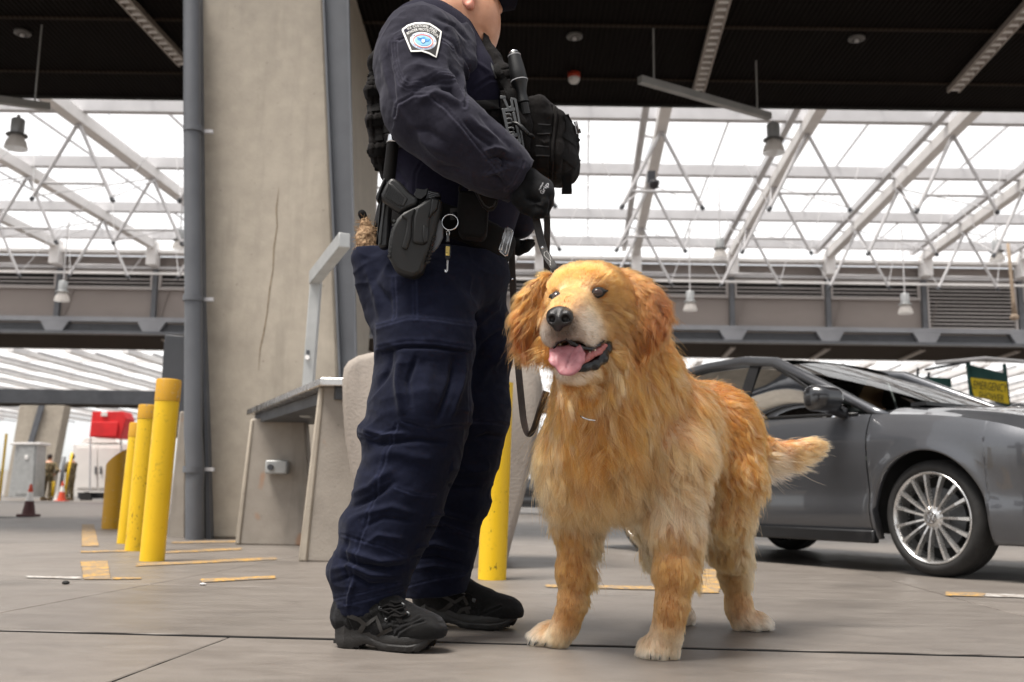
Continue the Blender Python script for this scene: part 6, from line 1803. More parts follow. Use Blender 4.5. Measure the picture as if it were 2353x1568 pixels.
# ================================================================== THE DOG
DOG = empty('dog', (0.40, 2.66, 0), 'golden retriever standing on a leash with its mouth open and tongue out', 'dog')
DH = np.array((-0.593, -0.805, 0.0)); DL = np.array((0.805, -0.593, 0.0))      # heading, its left
A = at
def nv(*p): return np.array(p, float)
def grow_dog():
    F = Field((-0.04, 1.98, -0.004), (1.08, 3.22, 0.99), 0.0078)
    R = np.stack([DH, DL, nv(0, 0, 1)], 1)
    F.ell((.405, 2.675, .545), (.28, .135, .155), R, 0.06)
    F.ell((.265, 2.49, .52), (.16, .145, .175), R, 0.08)
    F.ell(A(1556, 965, 2.46), (.085, .085, .10), k=0.06)
    F.ell(A(1312, 1050, 2.45), (.055, .06, .11), k=0.06)
    F.ell((.235, 2.44, .455), (.11, .12, .105), R, 0.08)
    F.ell((.575, 2.90, .585), (.15, .115, .115), R, 0.08)
    F.ell((.47, 2.77, .50), (.16, .105, .10), R, 0.06)
    # neck
    F.chain([((.27, 2.52, .60), .13), (A(1425, 860, 2.40), .115), (A(1402, 745, 2.335), .095)], 0.08)
    F.cone(A(1390, 960, 2.34), A(1375, 860, 2.28), .09, .075, 0.08)
    # head
    F.ell(A(1362, 684, 2.285), (.088, .092, .070), k=0.03)
    F.ell(A(1350, 668, 2.24), (.076, .06, .048), k=0.04)
    F.cone(A(1315, 658, 2.225), A(1376, 652, 2.200), .036, .037, 0.04)                     # brows
    F.cone(A(1398, 722, 2.245), A(1405, 760, 2.26), .052, .055, 0.05)                      # left cheek
    F.cone(A(1292, 725, 2.285), A(1300, 760, 2.29), .04, .045, 0.05)
    F.chain([(A(1330, 692, 2.195), .041), (A(1308, 716, 2.135), .036), (A(1291, 732, 2.092), .032)], 0.035)   # muzzle
    F.cone(A(1346, 745, 2.165), A(1318, 762, 2.11), .032, .031, 0.03)                      # left flew
    F.cone(A(1300, 748, 2.20), A(1276, 764, 2.115), .030, .030, 0.03)
    F.cone(A(1372, 762, 2.20), A(1345, 780, 2.13), .024, .018, 0.03)
    F.cone(A(1396, 800, 2.25), A(1330, 848, 2.15), .030, .023, 0.025)                      # lower jaw
    F.cone(A(1340, 815, 2.26), A(1300, 848, 2.155), .028, .021, 0.025)
    F.cone(A(1345, 852, 2.17), A(1310, 854, 2.15), .020, .018, 0.02)
    # mouth opening
    F.chain([(A(1318, 812, 2.10), .017), (A(1330, 812, 2.15), .018), (A(1362, 800, 2.20), .014)], 0.0) if False else None
    F.cone(A(1306, 810, 2.06), A(1345, 806, 2.22), .030, .022, 0.008, cut=True)
    F.cone(A(1345, 818, 2.10), A(1388, 795, 2.20), .013, .012, 0.008, cut=True)
    F.cone(A(1283, 800, 2.07), A(1310, 800, 2.16), .017, .015, 0.008, cut=True)
    # eye sockets
    # ears
    F.chain([(A(1430, 648, 2.262), .030), (A(1462, 690, 2.244), .040), (A(1478, 735, 2.236), .040), (A(1464, 785, 2.238), .022)], 0.02, squash=((0.35, 0.9, 0), 0.42))
    F.cone(A(1492, 705, 2.257), A(1500, 740, 2.256), .030, .026, 0.02, squash=((0.35, 0.9, 0), 0.45))
    F.chain([(A(1262, 650, 2.325), .026), (A(1236, 690, 2.328), .034), (A(1222, 740, 2.322), .033), (A(1224, 786, 2.318), .018)], 0.02, squash=((-0.5, 0.8, 0), 0.42))
    # legs
    F.chain([(A(1345, 1060, 2.50), .075), (A(1326, 1200, 2.535), .046), (A(1318, 1310, 2.53), .032), (A(1314, 1385, 2.535), .024), (A(1300, 1432, 2.555), .022), (A(1284, 1464, 2.56), .026)], 0.04)
    F.chain([(A(1550, 1050, 2.40), .085), (A(1552, 1200, 2.39), .049), (A(1547, 1310, 2.38), .035), (A(1542, 1395, 2.385), .026), (A(1533, 1450, 2.405), .024), (A(1524, 1484, 2.41), .028)], 0.04)
    lh = [(A(1662, 985, 2.82), .10), (A(1672, 1090, 2.80), .088), (A(1662, 1180, 2.80), .062), (A(1672, 1260, 2.86), .044), (A(1688, 1320, 2.93), .033), (A(1698, 1395, 2.945), .028), (A(1706, 1428, 2.94), .028)]
    F.chain(lh, 0.04)
    off = Vector((-0.165, 0.125, 0))
    F.chain([(p + off, r * 0.97) for p, r in lh], 0.04)
    # paws: four toes each
    def paw(c, fw, s):
        c = Vector(c); fw = Vector((fw[0], fw[1], 0)).normalized(); sd = Vector((fw.y, -fw.x, 0))
        F.cone(c + Vector((0, 0, .030)), c + fw * .035 * s + Vector((0, 0, .026)), .032 * s, .028 * s, 0.02)
        for o, l_ in ((-.032, .038), (-.011, .056), (.011, .056), (.032, .038)):
            F.cone(c + sd * (o * .8 * s) + fw * (.012 * s) + Vector((0, 0, .030)), c + sd * (o * s) + fw * (l_ * s) + Vector((0, 0, .019)), .019 * s, .0185 * s, 0.010)
    paw(gp(1272, 1481), (-0.75, -0.66), 0.90)
    paw(gp(1518, 1509), (-0.30, -0.95), 0.95)
    pl_ = gp(1712, 1447); paw(pl_, (0.80, -0.55), 1.0)
    paw(pl_ + off, (-0.3, -0.9), 1.0)
    # tail
    F.chain([(A(1700, 1000, 2.96), .05), (A(1755, 1040, 3.03), .032), (A(1815, 1040, 3.04), .024), (A(1855, 1026, 3.04), .015), (A(1880, 1020, 3.03), .007)], 0.04)
    return F
FD_ = grow_dog()
FD_.plane((0, 0, 0.001), (0, 0, -1))
DS = FD_.surface().smooth(2)

# ---------------------------------------------------------------- coat
# control points: place, direction the hair lies, length, how far it stands off, colour
C_RUST = (0.25, 0.062, 0.008); C_OR = (0.43, 0.140, 0.020); C_GOLD = (0.50, 0.192, 0.040); C_TAN = (0.54, 0.240, 0.072); C_CREAM = (0.71, 0.425, 0.21); C_PALE = (0.82, 0.63, 0.45); C_GREY = (0.60, 0.48, 0.38); C_DARK = (0.05, 0.032, 0.025)
back = -DH; dn = nv(0, 0, -1); lf = DL; rg = -DL
CP = []
def cp(p, d, L, lift, col, s=0.07):
    d = np.array(d, float); CP.append((np.array(p[:], float), d / np.linalg.norm(d), L, lift, np.array(col) * .80, s))
hf = nv(-.42, -.88, -.2); hb = -hf; hl = nv(.9, -.43, 0)
# face
cp(A(1292, 705, 2.10), hb + nv(0, 0, .25), .010, .25, C_GOLD, .028); cp(A(1310, 690, 2.14), hb + nv(0, 0, .3), .012, .25, (0.52, 0.23, 0.06), .03); cp(A(1326, 672, 2.18), hb * .5 + nv(0, 0, 1), .014, .25, C_GOLD, .03)
cp(A(1312, 756, 2.08), hb + nv(.3, 0, -.5), .010, .3, C_DARK, .018); cp(A(1328, 770, 2.09), hb + nv(.3, 0, -.5), .010, .3, C_GREY, .020); cp(A(1338, 750, 2.10), hb + nv(.5, 0, -.3), .011, .25, C_PALE, .026); cp(A(1362, 752, 2.13), hb + nv(.5, 0, -.3), .013, .25, C_PALE, .028); cp(A(1300, 768, 2.08), nv(0, 0, -1) + hb * .3, .009, .3, C_DARK, .026); cp(A(1276, 765, 2.09), nv(-.2, 0, -1) + hb * .3, .010, .3, C_GREY, .02)
cp(A(1345, 715, 2.135), hb + nv(.5, 0, -.35), .012, .25, C_CREAM, .026); cp(A(1352, 735, 2.15), hb + nv(.5, 0, -.35), .012, .25, C_CREAM, .026); cp(A(1375, 720, 2.165), hb + nv(.6, 0, -.3), .016, .25, C_TAN, .03); cp(A(1402, 735, 2.20), hb + nv(.6, 0, -.4), .022, .3, C_TAN, .035); cp(A(1385, 700, 2.17), hb + nv(.6, 0, -.1), .016, .25, (0.56, 0.29, 0.10), .028)
cp(A(1272, 720, 2.14), hb + nv(-.5, 0, -.2), .012, .25, C_TAN, .03); cp(A(1262, 750, 2.20), hb + nv(-.3, 0, -.5), .016, .3, C_TAN, .03)
cp(A(1350, 668, 2.155), nv(.2, 0, 1) + hb * .3, .012, .3, C_CREAM, .018); cp(A(1300, 675, 2.175), nv(-.2, 0, 1) + hb * .3, .012, .3, C_CREAM, .016)
cp(A(1378, 652, 2.16), nv(.5, 0, .8) + hb * .5, .016, .3, C_GOLD, .03); cp(A(1280, 655, 2.20), nv(-.5, 0, .8) + hb * .5, .016, .3, C_GOLD, .03)
cp(A(1335, 640, 2.18), hb * .6 + nv(0, 0, 1), .014, .2, C_GOLD, .04); cp(A(1345, 612, 2.22), hb + nv(0, 0, .2), .018, .2, C_GOLD, .05); cp(A(1300, 615, 2.26), hb + nv(-.4, 0, .1), .018, .2, C_GOLD, .05); cp(A(1400, 618, 2.22), hb + nv(.4, 0, .1), .018, .2, C_GOLD, .05); cp(A(1412, 660, 2.2), hb + nv(.6, 0, -.3), .024, .3, C_OR, .04); cp(A(1418, 700, 2.21), hb + nv(.4, 0, -.9), .026, .3, C_TAN, .04)
# jaw
cp(A(1330, 862, 2.13), hb + nv(.3, 0, -.4), .012, .3, C_PALE, .03); cp(A(1365, 856, 2.16), hb + nv(.3, 0, -.3), .016, .3, C_CREAM, .03); cp(A(1300, 858, 2.14), hb + nv(0, 0, -.3), .010, .3, C_GREY, .022); cp(A(1392, 840, 2.2), hb + nv(.3, 0, -.5), .024, .3, C_TAN, .04); cp(A(1405, 800, 2.21), hb + nv(.2, 0, -.9), .024, .3, C_TAN, .035)
# ears
for p, d, L, c in (((1440, 650, 2.25), nv(.5, 0, -.5), .035, C_OR), ((1465, 670, 2.235), nv(.7, .1, -.7), .050, C_RUST), ((1500, 690, 2.25), nv(.7, .2, -.8), .055, C_RUST), ((1515, 715, 2.27), nv(.75, .2, -.8), .060, C_OR), ((1475, 720, 2.235), nv(.25, 0, -1), .055, C_RUST), ((1440, 700, 2.235), nv(.1, 0, -1), .050, C_TAN), ((1445, 745, 2.235), nv(.0, 0, -1), .050, C_OR), ((1480, 760, 2.24), nv(.15, 0, -1), .060, C_RUST), ((1458, 790, 2.25), nv(-.05, 0, -1), .045, C_RUST), ((1500, 750, 2.27), nv(.25, .1, -1), .060, C_RUST)):
    cp(A(*p), d, L * .85, .12, tuple(np.array(c) * np.array((.62, .60, .5))), .032)
for p, d, L, c in (((1255, 650, 2.31), nv(-.6, 0, -.5), .035, C_OR), ((1235, 680, 2.32), nv(-.55, 0, -.9), .060, C_GOLD), ((1215, 715, 2.33), nv(-.35, 0, -1), .060, C_OR), ((1225, 745, 2.32), nv(-.25, 0, -1), .060, C_RUST), ((1245, 735, 2.31), nv(-.25, 0, -1), .055, C_GOLD), ((1232, 785, 2.32), nv(-.2, 0, -1), .06, C_RUST), ((1205, 770, 2.34), nv(-.25, 0, -1), .070, C_RUST)):
    cp(A(*p), d, L * .85, .12, tuple(np.array(c) * np.array((.62, .60, .5))), .032)
# neck, ruff, chest
for p, d, L, c in (((1290, 880, 2.27), nv(-.35, 0, -1), .06, C_OR), ((1350, 890, 2.24), nv(-.05, 0, -1), .06, C_GOLD), ((1400, 880, 2.24), nv(.2, .1, -1), .06, C_OR), ((1440, 850, 2.26), nv(.4, .3, -1), .06, C_OR), ((1480, 830, 2.30), nv(.5, .5, -.8), .06, C_GOLD), ((1520, 830, 2.38), nv(.5, .7, -.5), .055, C_OR), ((1260, 830, 2.34), nv(-.6, .1, -.8), .06, C_OR), ((1250, 900, 2.36), nv(-.6, .1, -.8), .065, C_GOLD)):
    cp(A(*p), d, L * 1.15, .20, c, .06)
for p, d, L, c in (((1240, 980, 2.42), nv(-.7, 0, -.8), .07, C_TAN), ((1245, 1080, 2.44), nv(-.6, 0, -.9), .075, C_CREAM), ((1300, 960, 2.28), nv(-.2, 0, -1), .07, C_GOLD), ((1300, 1050, 2.30), nv(-.2, -.1, -1), .075, C_OR), ((1370, 980, 2.25), nv(0, -.1, -1), .07, C_OR), ((1380, 1070, 2.26), nv(0, -.1, -1), .08, C_OR), ((1440, 960, 2.25), nv(.1, 0, -1), .07, C_GOLD), ((1450, 1040, 2.25), nv(.15, 0, -1), .08, C_GOLD), ((1340, 1140, 2.30), nv(-.05, 0, -1), .08, C_CREAM), ((1400, 1150, 2.28), nv(0, 0, -1), .08, C_TAN), ((1470, 1130, 2.27), nv(.15, 0, -1), .08, C_CREAM), ((1510, 1050, 2.27), nv(.25, .1, -1), .07, C_TAN), ((1530, 1140, 2.28), nv(.2, .1, -1), .050, C_PALE), ((1280, 1150, 2.40), nv(-.3, 0, -1), .075, C_TAN), ((1400, 1200, 2.34), nv(0, .2, -1), .045, C_TAN), ((1340, 1200, 2.36), nv(0, .2, -1), .040, C_TAN), ((1460, 1200, 2.32), nv(.1, .2, -1), .045, C_TAN)):
    cp(A(*p), d, L * 1.2, .17, c, .065)
# shoulder, flank, back
for p, d, L, c in (((1530, 920, 2.36), nv(.5, .5, -.9), .06, C_GOLD), ((1560, 1000, 2.34), nv(.4, .4, -1), .06, C_CREAM), ((1590, 1060, 2.36), nv(.3, .4, -1), .06, C_TAN), ((1575, 880, 2.46), nv(.6, .7, -.6), .055, C_OR), ((1620, 940, 2.52), nv(.6, .6, -.7), .055, C_CREAM), ((1640, 1040, 2.58), nv(.4, .5, -.9), .06, C_GOLD), ((1640, 1120, 2.6), nv(.3, .4, -1), .065, C_GOLD), ((1600, 1160, 2.5), nv(.2, .4, -1), .040, C_TAN)):
    cp(A(*p), d, L * 1.15, .15, c, .075)
for t in (0.0, .12, .24, .36, .48):
    b_ = nv(.27, 2.50, .70) - DH * t
    cp(b_ + nv(0, 0, -.01), back + nv(0, 0, .05), .045, .28, C_OR, .09); cp(b_ + DL * .12 + nv(0, 0, -.08), back + dn * .7, .048, .25, C_OR, .09); cp(b_ - DL * .12 + nv(0, 0, -.08), back + dn * .7, .05, .25, C_OR, .09)
    cp(b_ + DL * .13 + nv(0, 0, -.2), back * .6 + dn, .055, .25, C_GOLD, .09); cp(b_ - DL * .13 + nv(0, 0, -.2), back * .6 + dn, .06, .25, C_TAN, .09); cp(b_ + nv(0, 0, -.33), dn + back * .5, .06, .3, C_CREAM, .08)
cp(A(1665, 870, 2.86), back + dn * .2, .045, .3, C_OR, .08); cp(A(1705, 920, 2.84), back * .5 + dn, .045, .25, (0.42, 0.13, 0.018), .08); cp(A(1735, 990, 2.88), dn + nv(.2, 0, 0), .045, .25, C_OR, .07); cp(A(1690, 1000, 2.74), dn + back * .3, .045, .22, C_OR, .08); cp(A(1700, 1080, 2.73), dn + back * .3, .05, .22, C_OR, .07); cp(A(1735, 1080, 2.84), dn + nv(.3, .1, 0), .055, .3, C_GOLD, .06)
cp(A(1670, 1170, 2.74), dn, .045, .22, C_TAN, .06); cp(A(1725, 1160, 2.82), dn + nv(.5, .1, 0), .065, .35, C_CREAM, .05); cp(A(1715, 1230, 2.86), dn + nv(.5, .2, 0), .065, .35, C_CREAM, .045); cp(A(1650, 1230, 2.8), dn, .028, .2, C_TAN, .05)
cp(A(1672, 1300, 2.89), dn, .018, .18, C_TAN, .04); cp(A(1705, 1310, 2.92), dn + nv(.3, .1, 0), .035, .3, C_CREAM, .035); cp(A(1698, 1380, 2.89), dn, .014, .18, C_TAN, .04); cp(A(1735, 1436, 2.84), nv(.7, -.5, -.3), .018, .3, C_PALE, .045)
# front legs: short in front, feathered behind
for cx, Y, sgn in ((1322, 2.49, 0), (1548, 2.335, 1)):
    for y in (1230, 1290, 1350, 1400):
        cp(A(cx - 16 - (y - 1230) * .06, y, Y - .01), dn + nv(-.05, 0, 0), .020 if y < 1340 else .013, .22, C_TAN if y > 1300 else C_GOLD, .040)
        cp(A(cx + 36 - (y - 1230) * .08, y, Y + .065), dn + nv(.6, .3, 0), .080 - (y - 1230) * .00036, .40, C_TAN if y < 1330 else C_GOLD, .024)
    cp(A(cx + (-38 if not sgn else -25), 1440, Y), dn, .014, .18, C_GOLD, .04)
cp(A(1235, 1482, 2.49), nv(-.5, -.4, -.5), .020, .35, C_PALE, .045); cp(A(1275, 1468, 2.53), nv(-.2, -.3, -.6), .018, .3, C_CREAM, .03)
cp(A(1508, 1508, 2.34), nv(-.1, -.4, -.5), .020, .35, C_PALE, .045); cp(A(1530, 1485, 2.38), nv(.1, -.3, -.6), .018, .3, C_CREAM, .03)
p_ = pl = gp(1712, 1447) + Vector((-0.165, 0.125, 0.03)); cp(p_, nv(-.3, -.4, -.4), .018, .3, C_PALE, .05)
# tail
tl = nv(1, .1, .0)
for x, y, L in ((1760, 1022, .045), (1815, 1022, .040), (1860, 1012, .035)): cp(A(x, y, 3.03), tl + nv(0, 0, .10), L, .10, C_OR if x < 1830 else C_GOLD, .045)
for x, y, L, dz in ((1755, 1070, .10, -.55), (1800, 1070, .095, -.40), (1845, 1052, .075, -.22), (1880, 1032, .05, -.05)): cp(A(x, y, 3.03), nv(1, 0, dz), L, .16, C_CREAM if x > 1770 else C_PALE, .04)
cp(A(1890, 1018, 3.03), nv(1, 0, .05), .045, .04, C_GOLD, .035)

def grow_coat(S, N, name, seed, mat):
    rng = np.random.default_rng(seed)
    nrm = S.normals()
    a, b, c, d = (S.v[S.f[:, k]] for k in range(4))
    ar = S.area.copy(); fc = S.v[S.f].mean(1)
    P = np.stack([q[0] for q in CP]); Dm = np.stack([q[1] for q in CP]); Ln = np.array([q[2] for q in CP]); Li = np.array([q[3] for q in CP]); Cc = np.stack([q[4] for q in CP]); Sg = np.array([q[5] for q in CP])
    # denser where the hair is short and near the viewpoint
    dens = np.ones(len(fc))
    hd = np.linalg.norm(fc - np.array(A(1335, 720, 2.2)[:]), axis=1); dens += 3.0 * np.exp(-(hd / .15) ** 2); dens += 1.3 * (fc[:, 2] < .30)
    fn = nrm[S.f].mean(1); vw = np.array((0, 0, CAM_H)) - fc; vw /= np.linalg.norm(vw, axis=1, keepdims=True)
    dens *= 0.55 + 0.45 * np.clip((fn * vw).sum(1) * 2 + 0.6, 0, 1)
    w = ar * dens; w /= w.sum()
    fi = rng.choice(len(fc), N, p=w)
    u, v = rng.random((2, N))[:, :, None]
    root = (a[fi] * (1 - u) + b[fi] * u) * (1 - v) + (d[fi] * (1 - u) + c[fi] * u) * v
    n = (nrm[S.f[fi, 0]] * (1 - u) + nrm[S.f[fi, 1]] * u) * (1 - v) + (nrm[S.f[fi, 3]] * (1 - u) + nrm[S.f[fi, 2]] * u) * v
    n /= np.linalg.norm(n, axis=1, keepdims=True)
    # no hair on nose, lips, inside the mouth, eyes, soles
    keep = root[:, 2] > 0.006
    def off(p, r, sc=(1, 1, 1)):
        nonlocal keep
        keep &= ((((root - np.array(p[:])) / np.array(sc)) ** 2).sum(1) > r * r)
    off(A(1286, 731, 2.062), .026); off(A(1373, 673, 2.145), .0185, (1, 2.0, .70)); off(A(1277.5, 682, 2.185), .0135, (.85, 2.0, .95))
    x_, y_ = proj(root)
    def inpoly(poly):
        ins = np.zeros(len(x_), bool)
        for i in range(len(poly)):
            p, q = poly[i], poly[(i + 1) % len(poly)]
            if p[1] == q[1]: continue
            cond = (p[1] > y_) != (q[1] > y_)
            ins ^= cond & (x_ < (q[0] - p[0]) * (y_ - p[1]) / (q[1] - p[1]) + p[0])
        return ins
    mouth = [(1274, 800), (1284, 782), (1300, 774), (1314, 789), (1332, 798), (1358, 802), (1376, 790), (1390, 772), (1402, 776), (1396, 812), (1378, 838), (1355, 850), (1320, 856), (1286, 854), (1268, 826)]
    keep &= ~(inpoly(mouth) & (root[:, 1] < 2.30))
    root, n, fi = root[keep], n[keep], fi[keep]; N = len(root)
    # blend control points
    flow = np.zeros((N, 3)); L = np.zeros(N); lift = np.zeros(N); col = np.zeros((N, 3)); W = np.zeros(N)
    for k in range(len(P)):
        g = np.exp(-((root - P[k]) ** 2).sum(1) / (2 * (Sg[k] * .8) ** 2)) + 1e-9 / (((root - P[k]) ** 2).sum(1) + 1e-3)
        flow += g[:, None] * Dm[k]; L += g * Ln[k]; lift += g * Li[k]; col += g[:, None] * Cc[k]; W += g
    flow /= W[:, None]; L /= W; lift /= W; col /= W[:, None]
    # clumps: jittered cells
    def cells(p, cs, sd):
        q = p / cs; base = np.floor(q).astype(np.int64); best = np.full(len(p), 1e9); cen = np.zeros_like(p); cid = np.zeros(len(p), np.int64)
        T = np.random.default_rng(sd).random((8192, 3))
        for i in (-1, 0, 1):
            for j in (-1, 0, 1):
                for k in (-1, 0, 1):
                    c_ = base + np.array((i, j, k)); hsh = (c_[:, 0] * 73856093 ^ c_[:, 1] * 19349663 ^ c_[:, 2] * 83492791) & 8191
                    pc = (c_ + T[hsh]) * cs; dd = ((p - pc) ** 2).sum(1); m = dd < best
                    best = np.where(m, dd, best); cen = np.where(m[:, None], pc, cen); cid = np.where(m, hsh, cid)
        return cen, cid
    longf = np.clip((L - .016) / .03, 0, 1)
    cen1, id1 = cells(root, .013, seed + 1); cen2, id2 = cells(root, .05, seed + 2)
    R1 = np.random.default_rng(seed + 3).normal(size=(8192, 3)); R2 = np.random.default_rng(seed + 4).normal(size=(8192, 3)); U1 = np.random.default_rng(seed + 5).random(8192); U2 = np.random.default_rng(seed + 6).random(8192)
    flow = flow + R1[id1] * (0.05 + .05 * longf)[:, None] + R2[id2] * (0.20 * longf)[:, None] + rng.normal(size=(N, 3)) * 0.055
    flow -= n * (flow * n).sum(1, keepdims=True) * 0.85
    flow /= np.linalg.norm(flow, axis=1, keepdims=True)
    L = L * (0.72 + 0.4 * rng.random(N)) * (0.88 + 0.3 * U1[id1])
    stray = rng.random(N) < 0.012; L = np.where(stray & (L > .03), L * 1.35, L)
    lift = np.maximum(lift, .42 * (1 - longf)) * (0.8 + .5 * U1[id1]) + np.where(stray, .35, 0)
    d0 = flow + n * (lift * 1.5)[:, None]; d0 /= np.linalg.norm(d0, axis=1, keepdims=True)
    d1 = flow + n * (lift * .12)[:, None] + np.array((0, 0, -1.0)) * (longf * .35)[:, None]; d1 /= np.linalg.norm(d1, axis=1, keepdims=True)
    M = 7; t = np.linspace(0, 1, M)
    pts = root[:, None, :] - n[:, None, :] * 0.0006 + (L[:, None] * t[None, :])[:, :, None] * d0[:, None, :] + (L[:, None] * t[None, :] ** 2 / 2)[:, :, None] * (d1 - d0)[:, None, :]
    # gather into locks
    tipc = cen1 + (d0 * .5 + d1 * .5) * L[:, None]
    g = (t ** 1.4)[None, :, None] * (0.62 * longf * (0.5 + .5 * U1[(id1 * 7) & 8191]))[:, None, None]
    ctr = cen1[:, None, :] + (pts - root[:, None, :])
    pts = pts + (ctr - pts) * g
    # waves shared by a lock
    w1 = np.cross(flow, n); ph = U1[id1] * 6.28; fr = 3.0 + 3.0 * U2[id2]
    amp = L * .115 * longf
    wave = np.sin(t[None, :] * fr[:, None] + ph[:, None]) - np.sin(ph)[:, None]
    pts += (wave * amp[:, None])[:, :, None] * w1[:, None, :]
    pts[:, :, 2] = np.maximum(pts[:, :, 2], 0.0015)
    # colour: patches, locks, single hairs
    v = 1 + .24 * (U1[id1] - .5) * 2 + .10 * rng.normal(size=N)
    col = col * v[:, None]
    pale = ((U2[(id1 * 13) & 8191] > .72) * longf * .5 * np.clip((col[:, 1] - .095) / .06, 0, 1))[:, None]; col = col + (np.array(C_CREAM) - col) * pale
    ru = ((U2[(id1 * 29) & 8191] > .74) * .45)[:, None]; col = col + (np.array(C_RUST) - col) * ru * np.clip(longf, .2, 1)[:, None]
    # dark skin round the eyes and the nose
    for p, r in ((A(1373, 673, 2.150), .019), (A(1277, 682, 2.190), .016), (A(1284, 758, 2.075), .028)):
        dd = np.linalg.norm((root - np.array(p[:])) * np.array((1, 1, 1.3)), axis=1); k = np.exp(-(dd / r) ** 4)[:, None] * .85; col = col + (np.array(C_DARK) * .6 - col) * k
    col = np.clip(col, .01, .95)
    hc = bpy.data.hair_curves.new(name)
    hc.add_curves([M] * N)
    hc.position_data.foreach_set('vector', pts.astype(np.float32).ravel())
    rad = np.tile((np.array([.9, 1.0, .95, .85, .7, .5, .18]) * 1.0)[None, :], (N, 1)) * (0.00034 + .00012 * longf)[:, None] * np.where(stray, .7, 1)[:, None]
    at_ = hc.attributes.get('radius') or hc.attributes.new('radius', 'FLOAT', 'POINT'); at_.data.foreach_set('value', rad.astype(np.float32).ravel())
    ca = hc.attributes.new('fur_colour', 'FLOAT_COLOR', 'CURVE'); ca.data.foreach_set('color', np.concatenate([col, np.ones((N, 1))], 1).astype(np.float32).ravel())
    hc.materials.append(mat)
    o = bpy.data.objects.new(name, hc); COL.objects.link(o); o.parent = DOG; o.matrix_parent_inverse = WORLD(DOG).inverted()
    return o
def fur_mat():
    m = bpy.data.materials.new('golden_fur'); m.use_nodes = True; t = m.node_tree; t.nodes.clear()
    o = t.nodes.new('ShaderNodeOutputMaterial'); h = t.nodes.new('ShaderNodeBsdfHairPrincipled'); h.model = 'CHIANG'; h.parametrization = 'COLOR'
    a = t.nodes.new('ShaderNodeAttribute'); a.attribute_name = 'fur_colour'
    t.links.new(a.outputs['Color'], h.inputs['Color']); t.links.new(h.outputs[0], o.inputs[0])
    h.inputs['Roughness'].default_value = 0.38; h.inputs['Radial Roughness'].default_value = 0.55; h.inputs['Coat'].default_value = 0.0
    return m
FUR = fur_mat()
DOGSKIN = NT('dog_skin').set(Roughness=0.9); a_ = DOGSKIN.n('Attribute'); a_.attribute_name = 'coat'; DOGSKIN.color(DOGSKIN.mix(1.0, a_.outputs['Color'], (0.85, 0.80, 0.77), 'MULTIPLY')); DOGSKIN = DOGSKIN.m
_c = np.zeros((len(DS.v), 3)); _w = np.zeros(len(DS.v))
for q_ in CP:
    d2 = ((DS.v - q_[0]) ** 2).sum(1); g_ = np.exp(-d2 / (2 * (q_[5] * .8) ** 2)) + 1e-9 / (d2 + 1e-3); _c += g_[:, None] * q_[4]; _w += g_
body = DS.build('body', DOGSKIN, DOG, {'coat': _c / _w[:, None]})
SKD = Skin(DS)
coat = grow_coat(DS, 350000, 'fur', 31, FUR)
tag(coat, kind='stuff')

# ---------------------------------------------------------------- eyes, nose, mouth
EYE = NT('dog_eye_brown').set(Base_Color=(0.035, 0.011, 0.0035), Roughness=0.03, Coat_Weight=1.0, Coat_Roughness=0.02).m
LID = simple('dog_black_skin', (0.006, 0.0045, 0.004), 0.68, 0.0, 0.3, 60, 0.3, 300)
NOSE = simple('dog_nose_leather', (0.009, 0.0072, 0.0072), 0.33, 0.0, 0.3, 90, 0.3, 700)
LIP = simple('dog_lip_black', (0.0045, 0.004, 0.0045), 0.22, 0.0, 0.3, 70, 0.5, 160)
GUM = simple('dog_gum_pink', (0.42, 0.13, 0.12), 0.3, 0.0, 0.2, 60, 0.3, 160)
TONG = NT('dog_tongue'); co = TONG.coord()
TONG.color(TONG.ramp(TONG.noise(co, 50.0, 4), [(0.3, (0.34, 0.12, 0.135)), (0.7, (0.44, 0.185, 0.20))])); TONG.set(Roughness=0.5, Subsurface_Weight=0.3, Subsurface_Radius=(0.01, 0.004, 0.003)); TONG.bump(TONG.noise(co, 420.0, 2), 0.4, 0.001); TONG = TONG.m
TOOTH = simple('dog_tooth', (0.78, 0.70, 0.52), 0.3)
for (x, y, W_, H_, tilt_) in ((1373, 673, .0142, .0098, .12), (1277.5, 682, .0092, .0098, -.15)):
    hit, nr = SKD.near(SKD.hit(x, y, 0.0))
    view = (Vector((0, 0, CAM_H)) - hit).normalized(); ax = (view * .6 + nr * .4).normalized()
    rt = Vector(hl); rt = (rt - ax * rt.dot(ax)).normalized(); up_ = ax.cross(rt); up_ = up_ if up_.z > 0 else -up_
    rt = (rt * cos(tilt_) + up_ * sin(tilt_)).normalized(); up_ = ax.cross(rt); up_ = up_ if up_.z > 0 else -up_
    Rm = np.stack([np.array(rt[:]), np.array(up_[:]), np.array(ax[:])], 1)
    c = hit + ax * .0012
    e = empty('eye', c, None, None); e.parent = DOG; e.matrix_parent_inverse = WORLD(DOG).inverted()
    lo_, hi_ = V3(c) - .034, V3(c) + .034
    F = Field(lo_, hi_, .0017); F.ell(c - ax * .002, (W_ * 1.24, H_ * 1.26, .0072), Rm, 0); F.cone(c - rt * W_ * 1.2, c - rt * W_ * 1.85 - up_ * .003 - ax * .004, .0040, .0015, .004); F.cone(c + rt * W_ * 1.2, c + rt * W_ * 1.75 - ax * .004, .0035, .0012, .004)
    F.ell(c + ax * .007, (W_ * 1.0, H_ * .95, .0052), Rm, k=.0015, cut=True); F.surface().smooth(2).build('eyelid', LID, e)
    F = Field(lo_, hi_, .0016); F.ell(c - ax * .0028, (W_ * 1.06, H_ * 1.08, .0088), Rm, 0); F.surface().smooth(2).build('eyeball', EYE, e)
